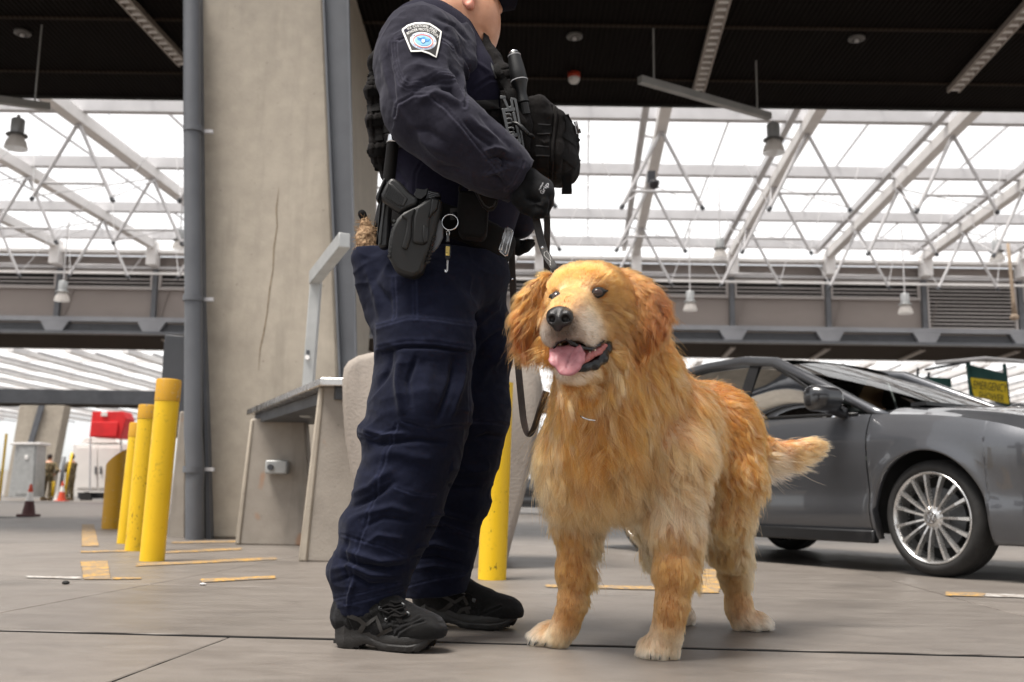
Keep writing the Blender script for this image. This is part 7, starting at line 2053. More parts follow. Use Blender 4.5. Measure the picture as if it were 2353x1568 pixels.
# nose pad with nostrils
F = Field(V3(A(1286, 730, 2.075)) - .05, V3(A(1286, 730, 2.075)) + .05, .0022)
F.ell(A(1287, 724, 2.075), (.0285, .022, .0185), k=0.0); F.ell(A(1271, 731, 2.062), (.0145, .017, .0165), k=.008); F.ell(A(1301, 730, 2.054), (.0155, .018, .0170), k=.008); F.cone(A(1284, 742, 2.060), A(1282, 753, 2.066), .012, .009, .012)
F.ell(A(1268, 733, 2.046), (.0070, .013, .0078), k=0.004, cut=True); F.ell(A(1299, 732, 2.037), (.0088, .014, .0082), k=0.004, cut=True)
F.cone(A(1283, 738, 2.040), A(1282, 756, 2.046), .0012, .0015, .003, cut=True)
F.cone(A(1263, 738, 2.048), A(1258, 730, 2.055), .002, .002, .003, cut=True); F.cone(A(1306, 738, 2.042), A(1314, 728, 2.05), .002, .002, .003, cut=True)
F.surface().smooth(1).build('nose', NOSE, DOG)
# mouth lining, lips
F = Field(V3(A(1335, 815, 2.16)) - .11, V3(A(1335, 815, 2.16)) + .11, .003)
F.chain([(A(1400, 779, 2.205), .0055), (A(1396, 800, 2.190), .0085), (A(1384, 824, 2.168), .0105), (A(1366, 838, 2.148), .0095), (A(1342, 844, 2.132), .0085), (A(1312, 849, 2.122), .0075), (A(1288, 848, 2.126), .0055)], 0.014)
F.cone(A(1378, 818, 2.165), A(1388, 802, 2.185), .0095, .008, .01)
S = F.surface(); S.smooth(6); S.v += S.normals() * (fbm(S.v, 130, 4, 2) * .0009)[:, None]; S.build('lower_lip', LIP, DOG)
F = Field(V3(A(1335, 795, 2.14)) - .09, V3(A(1335, 795, 2.14)) + .09, .003)
F.chain([(A(1273, 800, 2.110), .0035), (A(1283, 784, 2.098), .004), (A(1300, 777, 2.090), .005), (A(1315, 790, 2.096), .005), (A(1334, 799, 2.105), .0045), (A(1358, 803, 2.125), .004), (A(1377, 792, 2.15), .004), (A(1392, 776, 2.18), .004)], .005)
F.surface().build('upper_lip', LIP, DOG)
F = Field(V3(A(1335, 812, 2.19)) - .10, V3(A(1335, 812, 2.19)) + .10, .0035)
F.ell(A(1330, 812, 2.215), (.055, .05, .042), k=0); F.surface().build('mouth_lining', LIP, DOG)
F = Field(V3(A(1360, 812, 2.14)) - .06, V3(A(1360, 812, 2.14)) + .06, .0026)
F.chain([(A(1390, 795, 2.172), .006), (A(1375, 808, 2.152), .0075), (A(1355, 818, 2.132), .008), (A(1340, 830, 2.120), .007)], .006)
F.cone(A(1340, 812, 2.135), A(1372, 800, 2.165), .007, .006, .006)
S = F.surface(); S.v += S.normals() * (fbm(S.v, 160, 4, 2) * .0014)[:, None]; S.build('gum', GUM, DOG)
for (x0, y0, x1, y1, Y, r) in ((1334, 834, 1331, 812, 2.112, .0042), (1342, 824, 1343, 815, 2.122, .0032), (1354, 816, 1356, 806, 2.128, .0036), (1366, 810, 1368, 801, 2.142, .0034), (1324, 843, 1325, 836, 2.112, .0032), (1286, 790, 1287, 803, 2.12, .0032)):
    MB().tube([A(x0, y0, Y), A((x0 + x1) / 2, (y0 + y1) / 2, Y - .001), A(x1, y1, Y)], [r, r * .8, r * .2], 10).build('tooth', TOOTH, DOG, True)
# tongue: a cupped sheet hanging out of the mouth
F = Field(V3(A(1300, 820, 2.12)) - .10, V3(A(1300, 820, 2.12)) + .10, .0026)
cn = [(A(1326, 812, 2.19), .015), (A(1314, 808, 2.13), .0150), (A(1304, 815, 2.108), .0165), (A(1294, 829, 2.098), .0155), (A(1288, 838, 2.098), .011)]
tn = (Vector((0, 0, CAM_H)) - A(1300, 815, 2.1)).normalized() * 0.75 + Vector((0, 0, 0.8))
F.chain(cn, .012, squash=(tn, 0.17))
F.cone(A(1326, 800, 2.10), A(1318, 834, 2.088), .010, .008, .010, squash=(tn, 0.25)); F.cone(A(1276, 818, 2.095), A(1268, 824, 2.09), .009, .004, .010, squash=(tn, 0.25)); F.cone(A(1280, 836, 2.083), A(1300, 848, 2.08), .008, .007, .010, squash=(tn, 0.3)); F.cone(A(1300, 848, 2.08), A(1314, 838, 2.085), .007, .006, .010, squash=(tn, .3))
S = F.surface().smooth(1); K = Sculpt(S)
K.fold([(1322, 796), (1308, 818), (1302, 845)], 2.2, -.0035, False); K.fold([(1330, 797), (1324, 820), (1314, 838)], 3, .002, False); K.fold([(1290, 805), (1280, 822), (1282, 840)], 3, .0015, False)
S = K.done(fbm(S.v, 110, 8, 2) * .0008); S.build('tongue', TONG, DOG)
# collar chain: a thin steel ring half buried in the ruff
ct = MB(); cc = A(1400, 905, 2.40)
ringp = []
for k in range(41):
    t_ = 2 * pi * k / 40; ringp.append(cc + Vector((cos(t_) * .118, sin(t_) * .122 + .012, -.05 * (1 - cos(t_ - 1.4)) * .5 - .02)))
ct.tube(ringp, .0075, 8, caps=False)
o = ct.build('dog_collar', LEATHER, None, True); tag(o, 'dark collar half buried in the golden ruff of the dog', 'dog collar')
o = MB().tube([A(1334, 956, 2.165), A(1342, 961, 2.158), A(1354, 965, 2.153), A(1368, 967, 2.152)], .0016, 8).build('chain', CHROME, o, True)
# claws
for base, fw in ((gp(1272, 1481), (-0.75, -0.66)), (gp(1518, 1509), (-0.30, -0.95)), (gp(1712, 1447), (0.80, -0.55))):
    fw = Vector((fw[0], fw[1], 0)).normalized(); sd_ = Vector((fw.y, -fw.x, 0))
    for o_, l_ in ((-.032, .058), (-.011, .076), (.011, .076), (.032, .058)):
        p = base + sd_ * o_ * .92 + fw * l_ * .9
        MB().tube([p - fw * .012 + Vector((0, 0, .016)), p + Vector((0, 0, .012)), p + fw * .008 + Vector((0, 0, .004))], [.0045, .004, .0012], 8).build('claw', LID, DOG, True)
    MB().lathe(base + fw * .02 + Vector((0, 0, .002)), [(0, 0), (.03, 0), (.034, .006), (.03, .012), (0, .014)], 14).build('pad', LID, DOG, True)
# ================================================================== THE GREY SEDAN
PAINT = NT('grey_metallic_paint'); co = PAINT.coord()
PAINT.color(PAINT.ramp(PAINT.noise(co, 700.0, 1), [(0.3, (0.070, 0.073, 0.082)), (0.7, (0.105, 0.108, 0.118))])); PAINT.set(Metallic=0.55, Roughness=0.34, Coat_Weight=1.0, Coat_Roughness=0.03); PAINT = PAINT.m
BPAINT = NT('black_car_paint').set(Base_Color=(0.010, 0.010, 0.012), Metallic=0.2, Roughness=0.3, Coat_Weight=1.0, Coat_Roughness=0.03).m
def car_glass(name='tinted_car_glass', tint=(0.24, 0.28, 0.26, 1)):
    m = NT(name); tr = m.n('BsdfTransparent'); tr.inputs[0].default_value = tint
    gl = m.n('BsdfGlossy'); gl.inputs['Roughness'].default_value = 0.02; fr = m.n('Fresnel'); fr.inputs[0].default_value = 1.7
    mx = m.n('MixShader'); m.l(fr.outputs[0], mx.inputs[0]); m.l(tr.outputs[0], mx.inputs[1]); m.l(gl.outputs[0], mx.inputs[2]); m.l(mx.outputs[0], m.out.inputs[0]); return m.m
CGLASS = car_glass(); SGLASS = car_glass('dark_side_glass', (0.13, 0.155, 0.145, 1))
TRIM = simple('black_trim', (0.010, 0.010, 0.011), 0.35)
DARKIN = simple('car_underside_black', (0.006, 0.006, 0.006), 0.9)
TYRE = simple('tyre_rubber', (0.016, 0.015, 0.0145), 0.75, 0.0, 0.3, 20, 0.25, 120)
RIM = simple('alloy_rim', (0.62, 0.61, 0.60), 0.28, 0.85, 0.05, 8)
SEAT = simple('seat_cloth', (0.16, 0.165, 0.155), 0.85, 0.0, 0.15, 20)
LAMPC = NT('lamp_lens').set(Base_Color=(0.82, 0.82, 0.84), Roughness=0.12, Coat_Weight=1.0).m
AMBER = NT('amber_lens').set(Base_Color=(0.75, 0.20, 0.02), Roughness=0.15, Coat_Weight=1.0).m
fw_, rw_ = gp(2166, 1326), gp(1494, 1269)
cdir = (fw_ - rw_).normalized(); WB = 2.65; CS = (fw_ - rw_).length / WB; cleft = Vector((-cdir.y, cdir.x, 0)); YW = 0.775
corg = fw_ + cleft * (YW * CS)
CAR = empty('parked_car', corg, 'grey metallic sedan with multi spoke alloy wheels standing behind the dog at right', 'car')
def cw(x, y, z): return corg + cdir * (x * CS) + cleft * (y * CS) + Vector((0, 0, z * CS))
RA, ZW = 0.375, 0.325
def zb(x):
    z = 0.19
    for xw in (0.0, -WB):
        d = abs(x - xw)
        if d < RA: z = max(z, ZW + sqrt(RA * RA - d * d))
    return z
def zt(x): return float(sum(np.interp(x + e, [-3.75, -3.5, -3.1, -2.6, -1.6, -0.9, -0.45, 0.0, 0.35, 0.6, 0.78, 0.9], [.86, .93, .975, .985, .965, .950, .935, .905, .855, .790, .70, .60]) for e in (-.14, -.07, 0, .07, .14))) / 5
def hw(x):
    w = 0.89
    if x > 0.30: w = 0.89 * (max(0.0, 1 - ((x - 0.30) / 0.60) ** 2.7)) ** (1 / 2.7)
    if x < -3.05: w = 0.89 * (max(0.0, 1 - ((-3.05 - x) / 0.70) ** 3.0)) ** (1 / 3.0)
    return w
PZ = [.15, .22, .30, .37, .45, .55, .64, .72, .79, .84, .90, .94, .99]; PO = [-.090, -.055, -.030, -.022, -.030, -.014, -.002, .0, -.002, -.014, -.036, -.056, -.090]
def sidey(x, z):
    zz = z + (0.95 - zt(x)) * np.clip((z - .55) / .4, 0, 1)
    o = float(np.interp(zz, PZ, PO))
    o = o * 0.6 + 0.4 * float(np.mean([np.interp(zz + e, PZ, PO) for e in (-.03, -.015, .015, .03)]))
    fl = 0
    for xw in (0.0, -WB):
        r = math.hypot(x - xw, z - ZW); fl += 0.018 * math.exp(-((r - RA) / 0.055) ** 2)
    return max(0.0, hw(x) * (1 + o / 0.89) + fl * min(1, hw(x) / .7))
def xs_for(a, b):
    xs = set(np.linspace(a, b, max(6, int((b - a) / 0.035))).tolist())
    for xw in (0.0, -WB):
        for t in np.linspace(-1, 1, 41):
            x = xw + RA * sin(t * pi / 2)
            if a < x < b: xs.add(x)
    for x in np.linspace(0.3, 0.9, 30) ** 1.0:
        if a < x < b: xs.add(0.9 - (0.9 - x) ** 1.5 / 0.6 ** 0.5)
    return sorted(x for x in xs if a <= x <= b)
def side_panel(name, a, b, sgn, mat=PAINT):
    xs = xs_for(a, b); n = 26; vs = []; fs = []
    for x in xs:
        z0, z1 = zb(x), zt(x)
        if z1 - z0 < 0.02: z0 = z1 - 0.02
        for k in range(n):
            t = k / (n - 1); z = z0 + (z1 - z0) * t; vs.append(cw(x, sgn * -1 * sidey(x, z), z))
        z = z0; vs.append(cw(x, sgn * -1 * max(0, sidey(x, z0) - 0.05), z0 + 0.004))
    m = n + 1
    for i in range(len(xs) - 1):
        for k in range(n - 1): fs.append((i * m + k, (i + 1) * m + k, (i + 1) * m + k + 1, i * m + k + 1))
        fs.append((i * m, i * m + n, (i + 1) * m + n, (i + 1) * m))
    return MB().add(vs, fs).build(name, mat, CAR, True)
g_ = 0.004
doors = []
for sgn in (1, -1):
    side_panel('front_fender', -0.40 + g_, 0.9, sgn)
    d = side_panel('door', -1.52 + g_, -0.40 - g_, sgn); doors.append(d)
    d2 = side_panel('door', -2.45 + g_, -1.52 - g_, sgn)
    side_panel('rear_fender', -3.75, -2.45 - g_, sgn)
    for dd, xh in ((d, -1.38), (d2, -2.32)):
        y_ = sidey(xh, .80); MB().tube([cw(xh - .11, -sgn * (y_ + .004), .80), cw(xh - .07, -sgn * (y_ + .034), .803), cw(xh + .05, -sgn * (y_ + .034), .803), cw(xh + .09, -sgn * (y_ + .004), .80)], 0.011, 8).build('door_handle', CHROME if sgn == 1 else TRIM, dd, True)
    # rocker moulding
    MB().bar(cw(-2.27, -sgn * .845, .205), cw(-0.385, -sgn * .845, .205), .05, .07).build('rocker', TRIM, CAR, bevel=0.01)
def surf(name, f, nu, nv_, mat, thick=0.0, parent=None):
    vs = [cw(*f(u / nu, v / nv_)) for u in range(nu + 1) for v in range(nv_ + 1)]
    fs = [(u * (nv_ + 1) + v, (u + 1) * (nv_ + 1) + v, (u + 1) * (nv_ + 1) + v + 1, u * (nv_ + 1) + v + 1) for u in range(nu) for v in range(nv_)]
    return MB().add(vs, fs).build(name, mat, parent or CAR, True)
def hood(u, v):
    x = -0.42 + (1 - (1 - u) ** 1.35) * 1.317; w = max(0.02, sidey(x, zt(x)) - .004); y = (2 * v - 1) * w
    s_ = abs(2 * v - 1); cr = 0.075 * (1 - s_ ** 2.6) * (1 - 0.75 * max(0, u - .72) / .28); ridge = 0.010 * math.exp(-((s_ - .78) / .07) ** 2)
    return x + 0.22 * (1 - s_ ** 2) * (1 - u) * 1.0, y, zt(x) + cr + ridge - 0.004
surf('hood', hood, 40, 44, PAINT)
MB().bar(cw(-0.24, -.60, .995), cw(-0.24, .60, .995), 0.10, 0.02).build('cowl', TRIM, CAR)
def shield(u, v):
    s_ = 2 * v - 1; b = (-0.40 + .13 * (1 - s_ * s_), s_ * .765, .966 + .05 * (1 - s_ * s_)); t = (-1.50 + .04 * (1 - s_ * s_), s_ * .60, 1.375 + .045 * (1 - s_ * s_))
    k = u; bow = 0.010 * sin(pi * k)
    return b[0] + (t[0] - b[0]) * k + bow * .5, b[1] + (t[1] - b[1]) * k, b[2] + (t[2] - b[2]) * k + bow
surf('windshield', shield, 14, 24, CGLASS)
def roof(u, v):
    x = -1.46 - u * 1.26; s_ = 2 * v - 1; return x, s_ * (.625 + .02 * sin(pi * u)), 1.382 + .058 * math.sin(pi * (0.18 + u * .72)) * (1 - .55 * s_ ** 2) + .012 - .02 * s_ ** 4
surf('roof', roof, 24, 20, PAINT)
def rearw(u, v):
    s_ = 2 * v - 1; b = (-2.70 - .02 * (1 - s_ * s_), s_ * .61, 1.375 + .03 * (1 - s_ * s_)); t = (-3.30 - .08 * (1 - s_ * s_), s_ * .68, 1.02 + .02 * (1 - s_ * s_))
    return tuple(b[i] + (t[i] - b[i]) * u for i in range(3))
surf('rear_window', rearw, 8, 16, CGLASS)
def trunk(u, v):
    x = -3.22 - u * .5; w = max(.02, sidey(x, zt(x)) - .004); s_ = 2 * v - 1; return x, s_ * w, zt(x) + .04 * (1 - s_ ** 2) * (1 - u * .5)
surf('boot_lid', trunk, 10, 16, PAINT)
for sgn in (1, -1):
    Pth = [(-.30, .80, .915), (-.42, .790, .955), (-.87, .725, 1.155), (-1.34, .658, 1.358), (-1.68, .640, 1.410), (-2.1, .635, 1.412), (-2.6, .650, 1.362), (-3.0, .700, 1.17), (-3.3, .745, .99)]
    rr = [.020, .032, .036, .040, .036, .034, .040, .060, .060]
    MB().tube([cw(x, -sgn * y, z) for x, y, z in Pth], [r * CS for r in rr], 12).build('roof_rail', PAINT, CAR, True)
    def sgl(x0, x1, name, mat=SGLASS):
        def top(x): return float(np.interp(x, [-3.05, -2.85, -2.6, -2.1, -1.66, -1.36, -1.06, -.62], [1.02, 1.16, 1.30, 1.375, 1.380, 1.335, 1.195, 1.00]))
        def f(u, v):
            x = x0 + (x1 - x0) * u; z0 = zt(x) - .012; z1 = max(z0 + .01, top(x)); z = z0 + (z1 - z0) * v; y = .835 - (z - .93) / .45 * .195 + .012 * sin(pi * v)
            return x, -sgn * y, z
        return surf(name, f, 16, 8, mat)
    sgl(-1.50, -0.60, 'side_window'); sgl(-2.40, -1.62, 'side_window'); sgl(-2.98, -2.48, 'side_window')
    MB().prism([cw(-1.50, -sgn * .846, .95), cw(-1.62, -sgn * .846, .95), cw(-1.62, -sgn * .648, 1.385), cw(-1.52, -sgn * .648, 1.385)], cleft * (0.02 * sgn)).build('b_pillar', TRIM, CAR)
    MB().prism([cw(-2.41, -sgn * .846, .965), cw(-2.47, -sgn * .846, .965), cw(-2.47, -sgn * .665, 1.345), cw(-2.42, -sgn * .665, 1.345)], cleft * (0.02 * sgn)).build('c_trim', TRIM, CAR)
    MB().tube([cw(x, -sgn * (sidey(x, zt(x)) + .002), zt(x) + .004) for x in np.linspace(-2.9, -.5, 24)], 0.011, 8, squash=.8).build('belt_moulding', TRIM, CAR, True)
    MB().tube([cw(x, -sgn * (.848 - (z - .93) / .45 * .195), z) for x, z in [(-.58, .965), (-.88, 1.10), (-1.12, 1.225), (-1.38, 1.345), (-1.68, 1.390), (-2.1, 1.388), (-2.55, 1.33), (-2.85, 1.18)]], 0.010, 8).build('window_trim', TRIM, CAR, True)
    # mirror
    F = Field(V3(cw(-.62, -sgn * 1.0, 1.02)) - .24, V3(cw(-.62, -sgn * 1.0, 1.02)) + .24, .010)
    Rm = np.stack([np.array(cdir[:]), np.array(cleft[:]), nv(0, 0, 1)], 1)
    F.box(cw(-.62, -sgn * 1.0, 1.03), (.055, .115, .070), Rm, .045, .02); F.box(cw(-.60, -sgn * 1.0, 1.035), (.075, .095, .058), Rm, .05, .03); F.cone(cw(-.62, -sgn * .94, .97), cw(-.60, -sgn * .84, .945), .028, .03, .02)
    mr = F.surface().smooth(3).build('mirror', BPAINT, CAR)
    MB().prism([cw(-.682, -sgn * y, z) for y, z in ((.905, .985), (1.095, .985), (1.10, 1.075), (.905, 1.08))], cdir * .004).build('mirror_glass', CHROME, mr)
    MB().tube([cw(-.60 + .05 * sin(k / 8 * pi), -sgn * (.90 + .21 * k / 8), 1.02) for k in range(9)], .005, 6).build('mirror_seam', GUNGREY, mr, True)
    # headlight
    def hl_(u, v):
        x = .60 + u * .26; z = zt(x) - .035 - v * (.10 + .05 * (1 - u)); return x, -sgn * (sidey(x, z) + .006), z
    h_ = surf('headlight', hl_, 16, 8, LAMPC)
    def am_(u, v):
        x = .62 + u * .07; z = zt(x) - .07 - v * .06; return x, -sgn * (sidey(x, z) + .010), z
    surf('side_marker', am_, 6, 4, AMBER, 0, h_)
    def tail(u, v):
        x = -3.35 - u * .33; z = .88 - v * .16; return x, -sgn * (sidey(x, z) + .005), z
    surf('tail_light', tail, 8, 6, NT('tail_red').set(Base_Color=(0.35, 0.01, 0.01), Roughness=0.15, Coat_Weight=1.0).m)
# inner shell, floor, interior
MB().prism([cw(x, y, .24) for x, y in ((.60, -.5), (.60, .5), (-.1, .60), (-.5, .76), (-2.2, .76), (-2.4, .55), (-3.5, .55), (-3.5, -.55), (-2.4, -.55), (-2.2, -.76), (-.5, -.76), (-.1, -.60))], Vector((0, 0, .42 * CS))).build('floor_pan', DARKIN, CAR)
MB().prism([cw(x, y, .655) for x, y in ((.45, -.5), (.45, .5), (-.5, .74), (-.5, -.74))], Vector((0, 0, .16 * CS))).build('engine_bay', DARKIN, CAR)
MB().prism([cw(x, y, .655) for x, y in ((-2.6, -.78), (-2.6, .78), (-3.6, .5), (-3.6, -.5))], Vector((0, 0, .27 * CS))).build('boot_box', DARKIN, CAR)
MB().bar(cw(-.62, -.72, .90), cw(-.62, .72, .90), .30, .14).build('dashboard', TRIM, CAR, bevel=0.03)
MB().bar(cw(.80, -.36, .42), cw(.80, .36, .42), .06, .22).build('grille', TRIM, CAR, bevel=0.02)
for y in (-.38, .38):
    F = Field(V3(cw(-1.45, y, .95)) - .55, V3(cw(-1.45, y, .95)) + .55, .016)
    Rm = np.stack([np.array(cdir[:]), np.array(cleft[:]), nv(0, 0, 1)], 1)
    F.box(cw(-1.25, y, .66), (.24, .22, .07), Rm, .06, .04); F.chain([(cw(-1.48, y, .68), .09), (cw(-1.60, y, .95), .085), (cw(-1.66, y, 1.10), .07)], .05, squash=(cleft, 2.4)); F.box(cw(-1.68, y, 1.22), (.05, .12, .085), Rm, .05, .02)
    F.surface().smooth(2).build('seat', SEAT, CAR)
sw = MB(); sc_ = cw(-.92, .38, .98); sw.tube([sc_ + cleft * (cos(t * 2 * pi / 24) * .17) + (Vector((0, 0, .9)) + cdir * .35).normalized() * (sin(t * 2 * pi / 24) * .17) for t in range(25)], .013, 8, caps=False); sw.build('steering_wheel', TRIM, CAR, True)
# wheels
def wheel(x, sgn):
    c = cw(x, -sgn * .80, ZW); ax = -cleft * sgn; e = empty('wheel', c, None, None); e.parent = CAR; e.matrix_parent_inverse = WORLD(CAR).inverted()
    q = Vector((0, 0, 1)).rotation_difference(ax).to_matrix(); R = ZW * CS
    T = [(.765, -.115), (.82, -.118), (.93, -.105), (.985, -.085), (1.0, -.06), (.996, -.035), (.985, -.033), (.985, -.027), (1.0, -.025), (1.0, .0), (.985, .002), (.985, .008), (1.0, .01), (.998, .04), (.985, .062), (.93, .083), (.88, .094), (.83, .094), (.790, .086), (.775, .07), (.765, -.09)]
    MB().lathe(c - ax * .04 * CS, [(R * r, z * CS) for r, z in T], 56, axis=ax, caps=False).build('tyre', TYRE, e, auto=50)
    MB().lathe(c, [(R * .775, .030 * CS), (R * .790, .048 * CS), (R * .775, .052 * CS), (R * .745, .046 * CS), (R * .730, .02 * CS), (R * .72, -.08 * CS), (R * .77, -.09 * CS)], 56, axis=ax, caps=False).build('rim', RIM, e, auto=50)
    u0 = q @ Vector((1, 0, 0)); v0 = q @ Vector((0, 1, 0)); n = 15
    for k in range(n):
        a = 2 * pi * (k + .5) / n; d = u0 * cos(a) + v0 * sin(a); t = -u0 * sin(a) + v0 * cos(a)
        vs = []
        for r, w, z in ((.16, .016, .032), (.32, .017, .042), (.54, .021, .046), (.745, .029, .042)):
            tw = .02 * (1 if k % 2 else -1) * (r - .16)
            for s_ in (-1, 1): vs += [c + d * (R * r) + t * (s_ * w * R + tw * R) + ax * ((z + .006) * CS), c + d * (R * r) + t * (s_ * w * 1.5 * R + tw * R) + ax * ((z - .022) * CS)]
        fs = []
        for i in range(3):
            b = i * 4; fs += [(b, b + 4, b + 6, b + 2), (b, b + 1, b + 5, b + 4), (b + 2, b + 6, b + 7, b + 3), (b + 1, b + 3, b + 7, b + 5)]
        MB().add(vs, fs).build('spoke', RIM, e)
    hb = MB().lathe(c, [(0.0, .044 * CS), (R * .10, .044 * CS), (R * .125, .040 * CS), (R * .20, .030 * CS), (R * .22, -.02 * CS)], 28, axis=ax, caps=False).build('hub', RIM, e, auto=40)
    MB().lathe(c + ax * .045 * CS, [(R * .108, 0), (R * .108, .004), (R * .094, .004), (R * .094, 0)], 28, axis=ax, caps=False).build('hub_badge', CHROME, e)
    b = MB(); up_ = Vector((0, 0, 1)); rt_ = up_.cross(ax) if sgn > 0 else up_.cross(ax)
    L2 = lambda p, q2: b.bar(c + ax * .047 * CS + rt_ * (p[0] * R) + up_ * (p[1] * R), c + ax * .047 * CS + rt_ * (q2[0] * R) + up_ * (q2[1] * R), R * .014, R * .012, up=ax)
    L2((-.040, .085), (0, .012)); L2((0, .012), (.040, .085)); L2((-.075, .045), (-.040, -.075)); L2((-.040, -.075), (0, .0)); L2((0, .0), (.040, -.075)); L2((.040, -.075), (.075, .045))
    b.build('hub_letters', CHROME, e)
    MB().lathe(c - ax * .045 * CS, [(0, .0), (R * .52, .0), (R * .52, .018 * CS), (R * .25, .02 * CS), (0, .03 * CS)], 32, axis=ax).build('brake_disc', GUNGREY, e)
    MB().lathe(c - ax * .075 * CS, [(0, .0), (R * .73, .0), (R * .73, .01 * CS), (0, .012 * CS)], 32, axis=ax).build('brake_shield', DARKIN, e)
for x in (0.0, -WB):
    for sgn in (1, -1): wheel(x, sgn)
# driver, seen dimly through the glass
dr = empty('person', cw(-1.45, .38, .72), 'driver in dark clothes sitting dimly behind the windshield of the grey sedan', 'person')
F = Field(V3(cw(-1.2, .38, 1.0)) - .6, V3(cw(-1.2, .38, 1.0)) + .6, .013)
F.chain([(cw(-1.42, .38, .72), .15), (cw(-1.46, .38, .92), .15), (cw(-1.47, .38, 1.04), .12), (cw(-1.46, .38, 1.13), .055)], .05, squash=(cleft, 1.25)); F.ell(cw(-1.44, .38, 1.24), (.095, .08, .12), np.stack([np.array(cdir[:]), np.array(cleft[:]), nv(0, 0, 1)], 1), .03); F.cone(cw(-1.36, .38, 1.24), cw(-1.335, .38, 1.225), .02, .016, .02)
for s_ in (-1, 1): F.chain([(cw(-1.45, .38 + s_ * .19, 1.0), .06), (cw(-1.28, .38 + s_ * .24, .84), .048), (cw(-1.02, .38 + s_ * .16, .98), .038)], .03); F.chain([(cw(-1.36, .38 + s_ * .09, .70), .085), (cw(-1.0, .38 + s_ * .10, .74), .065)], .04)
S = F.surface().smooth(2)
zc = S.v[:, 2]; ctr = np.array(cw(-1.44, .38, 1.24)[:]); ishead = (np.linalg.norm(S.v - ctr, axis=1) < .17); ishand = np.linalg.norm((S.v - np.array(cw(-1.02, .38, .98)[:])), axis=1) < .24
DRM = NT('driver_colours'); a_ = DRM.n('Attribute'); a_.attribute_name = 'tone'; DRM.color(a_.outputs['Color']).set(Roughness=.7)
tone = np.where((ishead | ishand)[:, None], np.array((.42, .20, .12)), np.array((.03, .03, .035)))
S.build('figure', DRM.m, dr, {'tone': tone})
F = Field(V3(cw(-1.45, .38, 1.27)) - .17, V3(cw(-1.45, .38, 1.27)) + .17, .010); F.ell(cw(-1.465, .38, 1.265), (.095, .085, .115), np.stack([np.array(cdir[:]), np.array(cleft[:]), nv(0, 0, 1)], 1), 0); F.plane(cw(-1.36, .38, 1.26), cdir * 1.0 + Vector((0, 0, -.5))); F.surface().smooth(1).build('hair', HAIR, dr)
# a black sedan of the same build farther back
def copy_car(o, parent=None):
    c = o.copy(); COL.objects.link(c)
    if parent is not None: c.parent = parent
    if o.type == 'MESH' and o.data.materials and o.data.materials[0] == PAINT:
        c.material_slots[0].link = 'OBJECT'; c.material_slots[0].material = BPAINT
    for ch in list(o.children): copy_car(ch, c)
    return c
c2 = copy_car(CAR)
c2.location = gp(1300, 1192); c2.location.z = 0; c2.rotation_euler = (0, 0, radians(22)); c2['label'] = 'black sedan mostly hidden behind the dog and the concrete barrier'
# ================================================================== EMERGENCY SHOWER SIGN
GREEN = simple('dark_green_cloth', (0.006, 0.055, 0.048), 0.7, 0.0, 0.15, 3.0)
SIGNY = simple('sign_yellow', (0.72, 0.52, 0.010), 0.6, 0.0, 0.08, 3.0)
INK = simple('sign_ink', (0.02, 0.02, 0.01), 0.6)
Ys = 15.0
es = empty('hanging_sign', at(2272, 880, Ys), 'dark green hanging banner with a yellow EMERGENCY SHOWER panel beyond the hood of the car', 'sign')
MB().prism([at(x, y, Ys) for x, y in ((2227, 838), (2310, 858), (2321, 936), (2238, 905))], (0, 0.04, 0)).build('banner', GREEN, es, bevel=0.008)
MB().prism([at(x, y, Ys) for x, y in ((2222, 828), (2229, 826), (2241, 935), (2234, 935))], (0, 0.06, 0)).build('side_post', GREEN, es)
MB().prism([at(x, y, Ys) for x, y in ((2307, 836), (2312, 836), (2323, 936), (2317, 936))], (0, 0.06, 0)).build('side_post', GREEN, es)
MB().prism([at(x, y, Ys - .02) for x, y in ((2231, 868), (2313, 878), (2319, 929), (2240, 912), (2236, 900))], (0, 0.015, 0)).build('yellow_panel', SIGNY, es)
def text_flat(txt, p0, p1, hpx, Y, name, mat, par):
    v, f = letters(txt); v = v.copy(); v[:, 0] -= v[:, 0].min(); v /= v[:, 0].max() / 1.0 if False else 1.0
    Wt = v[:, 0].max(); d = np.array(p1, float) - np.array(p0, float); L = np.hypot(*d); n = np.array((d[1], -d[0])) / L
    pts = [at(p0[0] + d[0] * a / Wt + n[0] * b / .7 * hpx, p0[1] + d[1] * a / Wt + n[1] * b / .7 * hpx, Y) for a, b, _ in v]
    return link(name, MB().add(pts, f).mesh(name, False), mat, par)
text_flat('EMERGENCY', (2236, 893), (2313, 902), 19, Ys - .026, 'lettering', INK, es)
text_flat('SHOWER', (2248, 915), (2306, 924), 16, Ys - .026, 'lettering', INK, es)
MB().tube([at(2150, 835, Ys), at(2265, 824, Ys), at(2353, 832, Ys)], .03, 8).build('hanger_cable', STEELG, es)
for a, b in (((2126, 850), (2225, 832)), ((2135, 856), (2132, 872)), ((2110, 846), (2108, 866))): MB().tube([at(a[0], a[1], Ys), at(b[0], b[1], Ys)], .022, 6).build('hanger_arm', STEELD, es)
MB().prism([at(x, y, Ys + .3) for x, y in ((2128, 866), (2185, 870), (2187, 890), (2133, 890))], (0, 0.04, 0)).build('small_banner', GREEN, es)

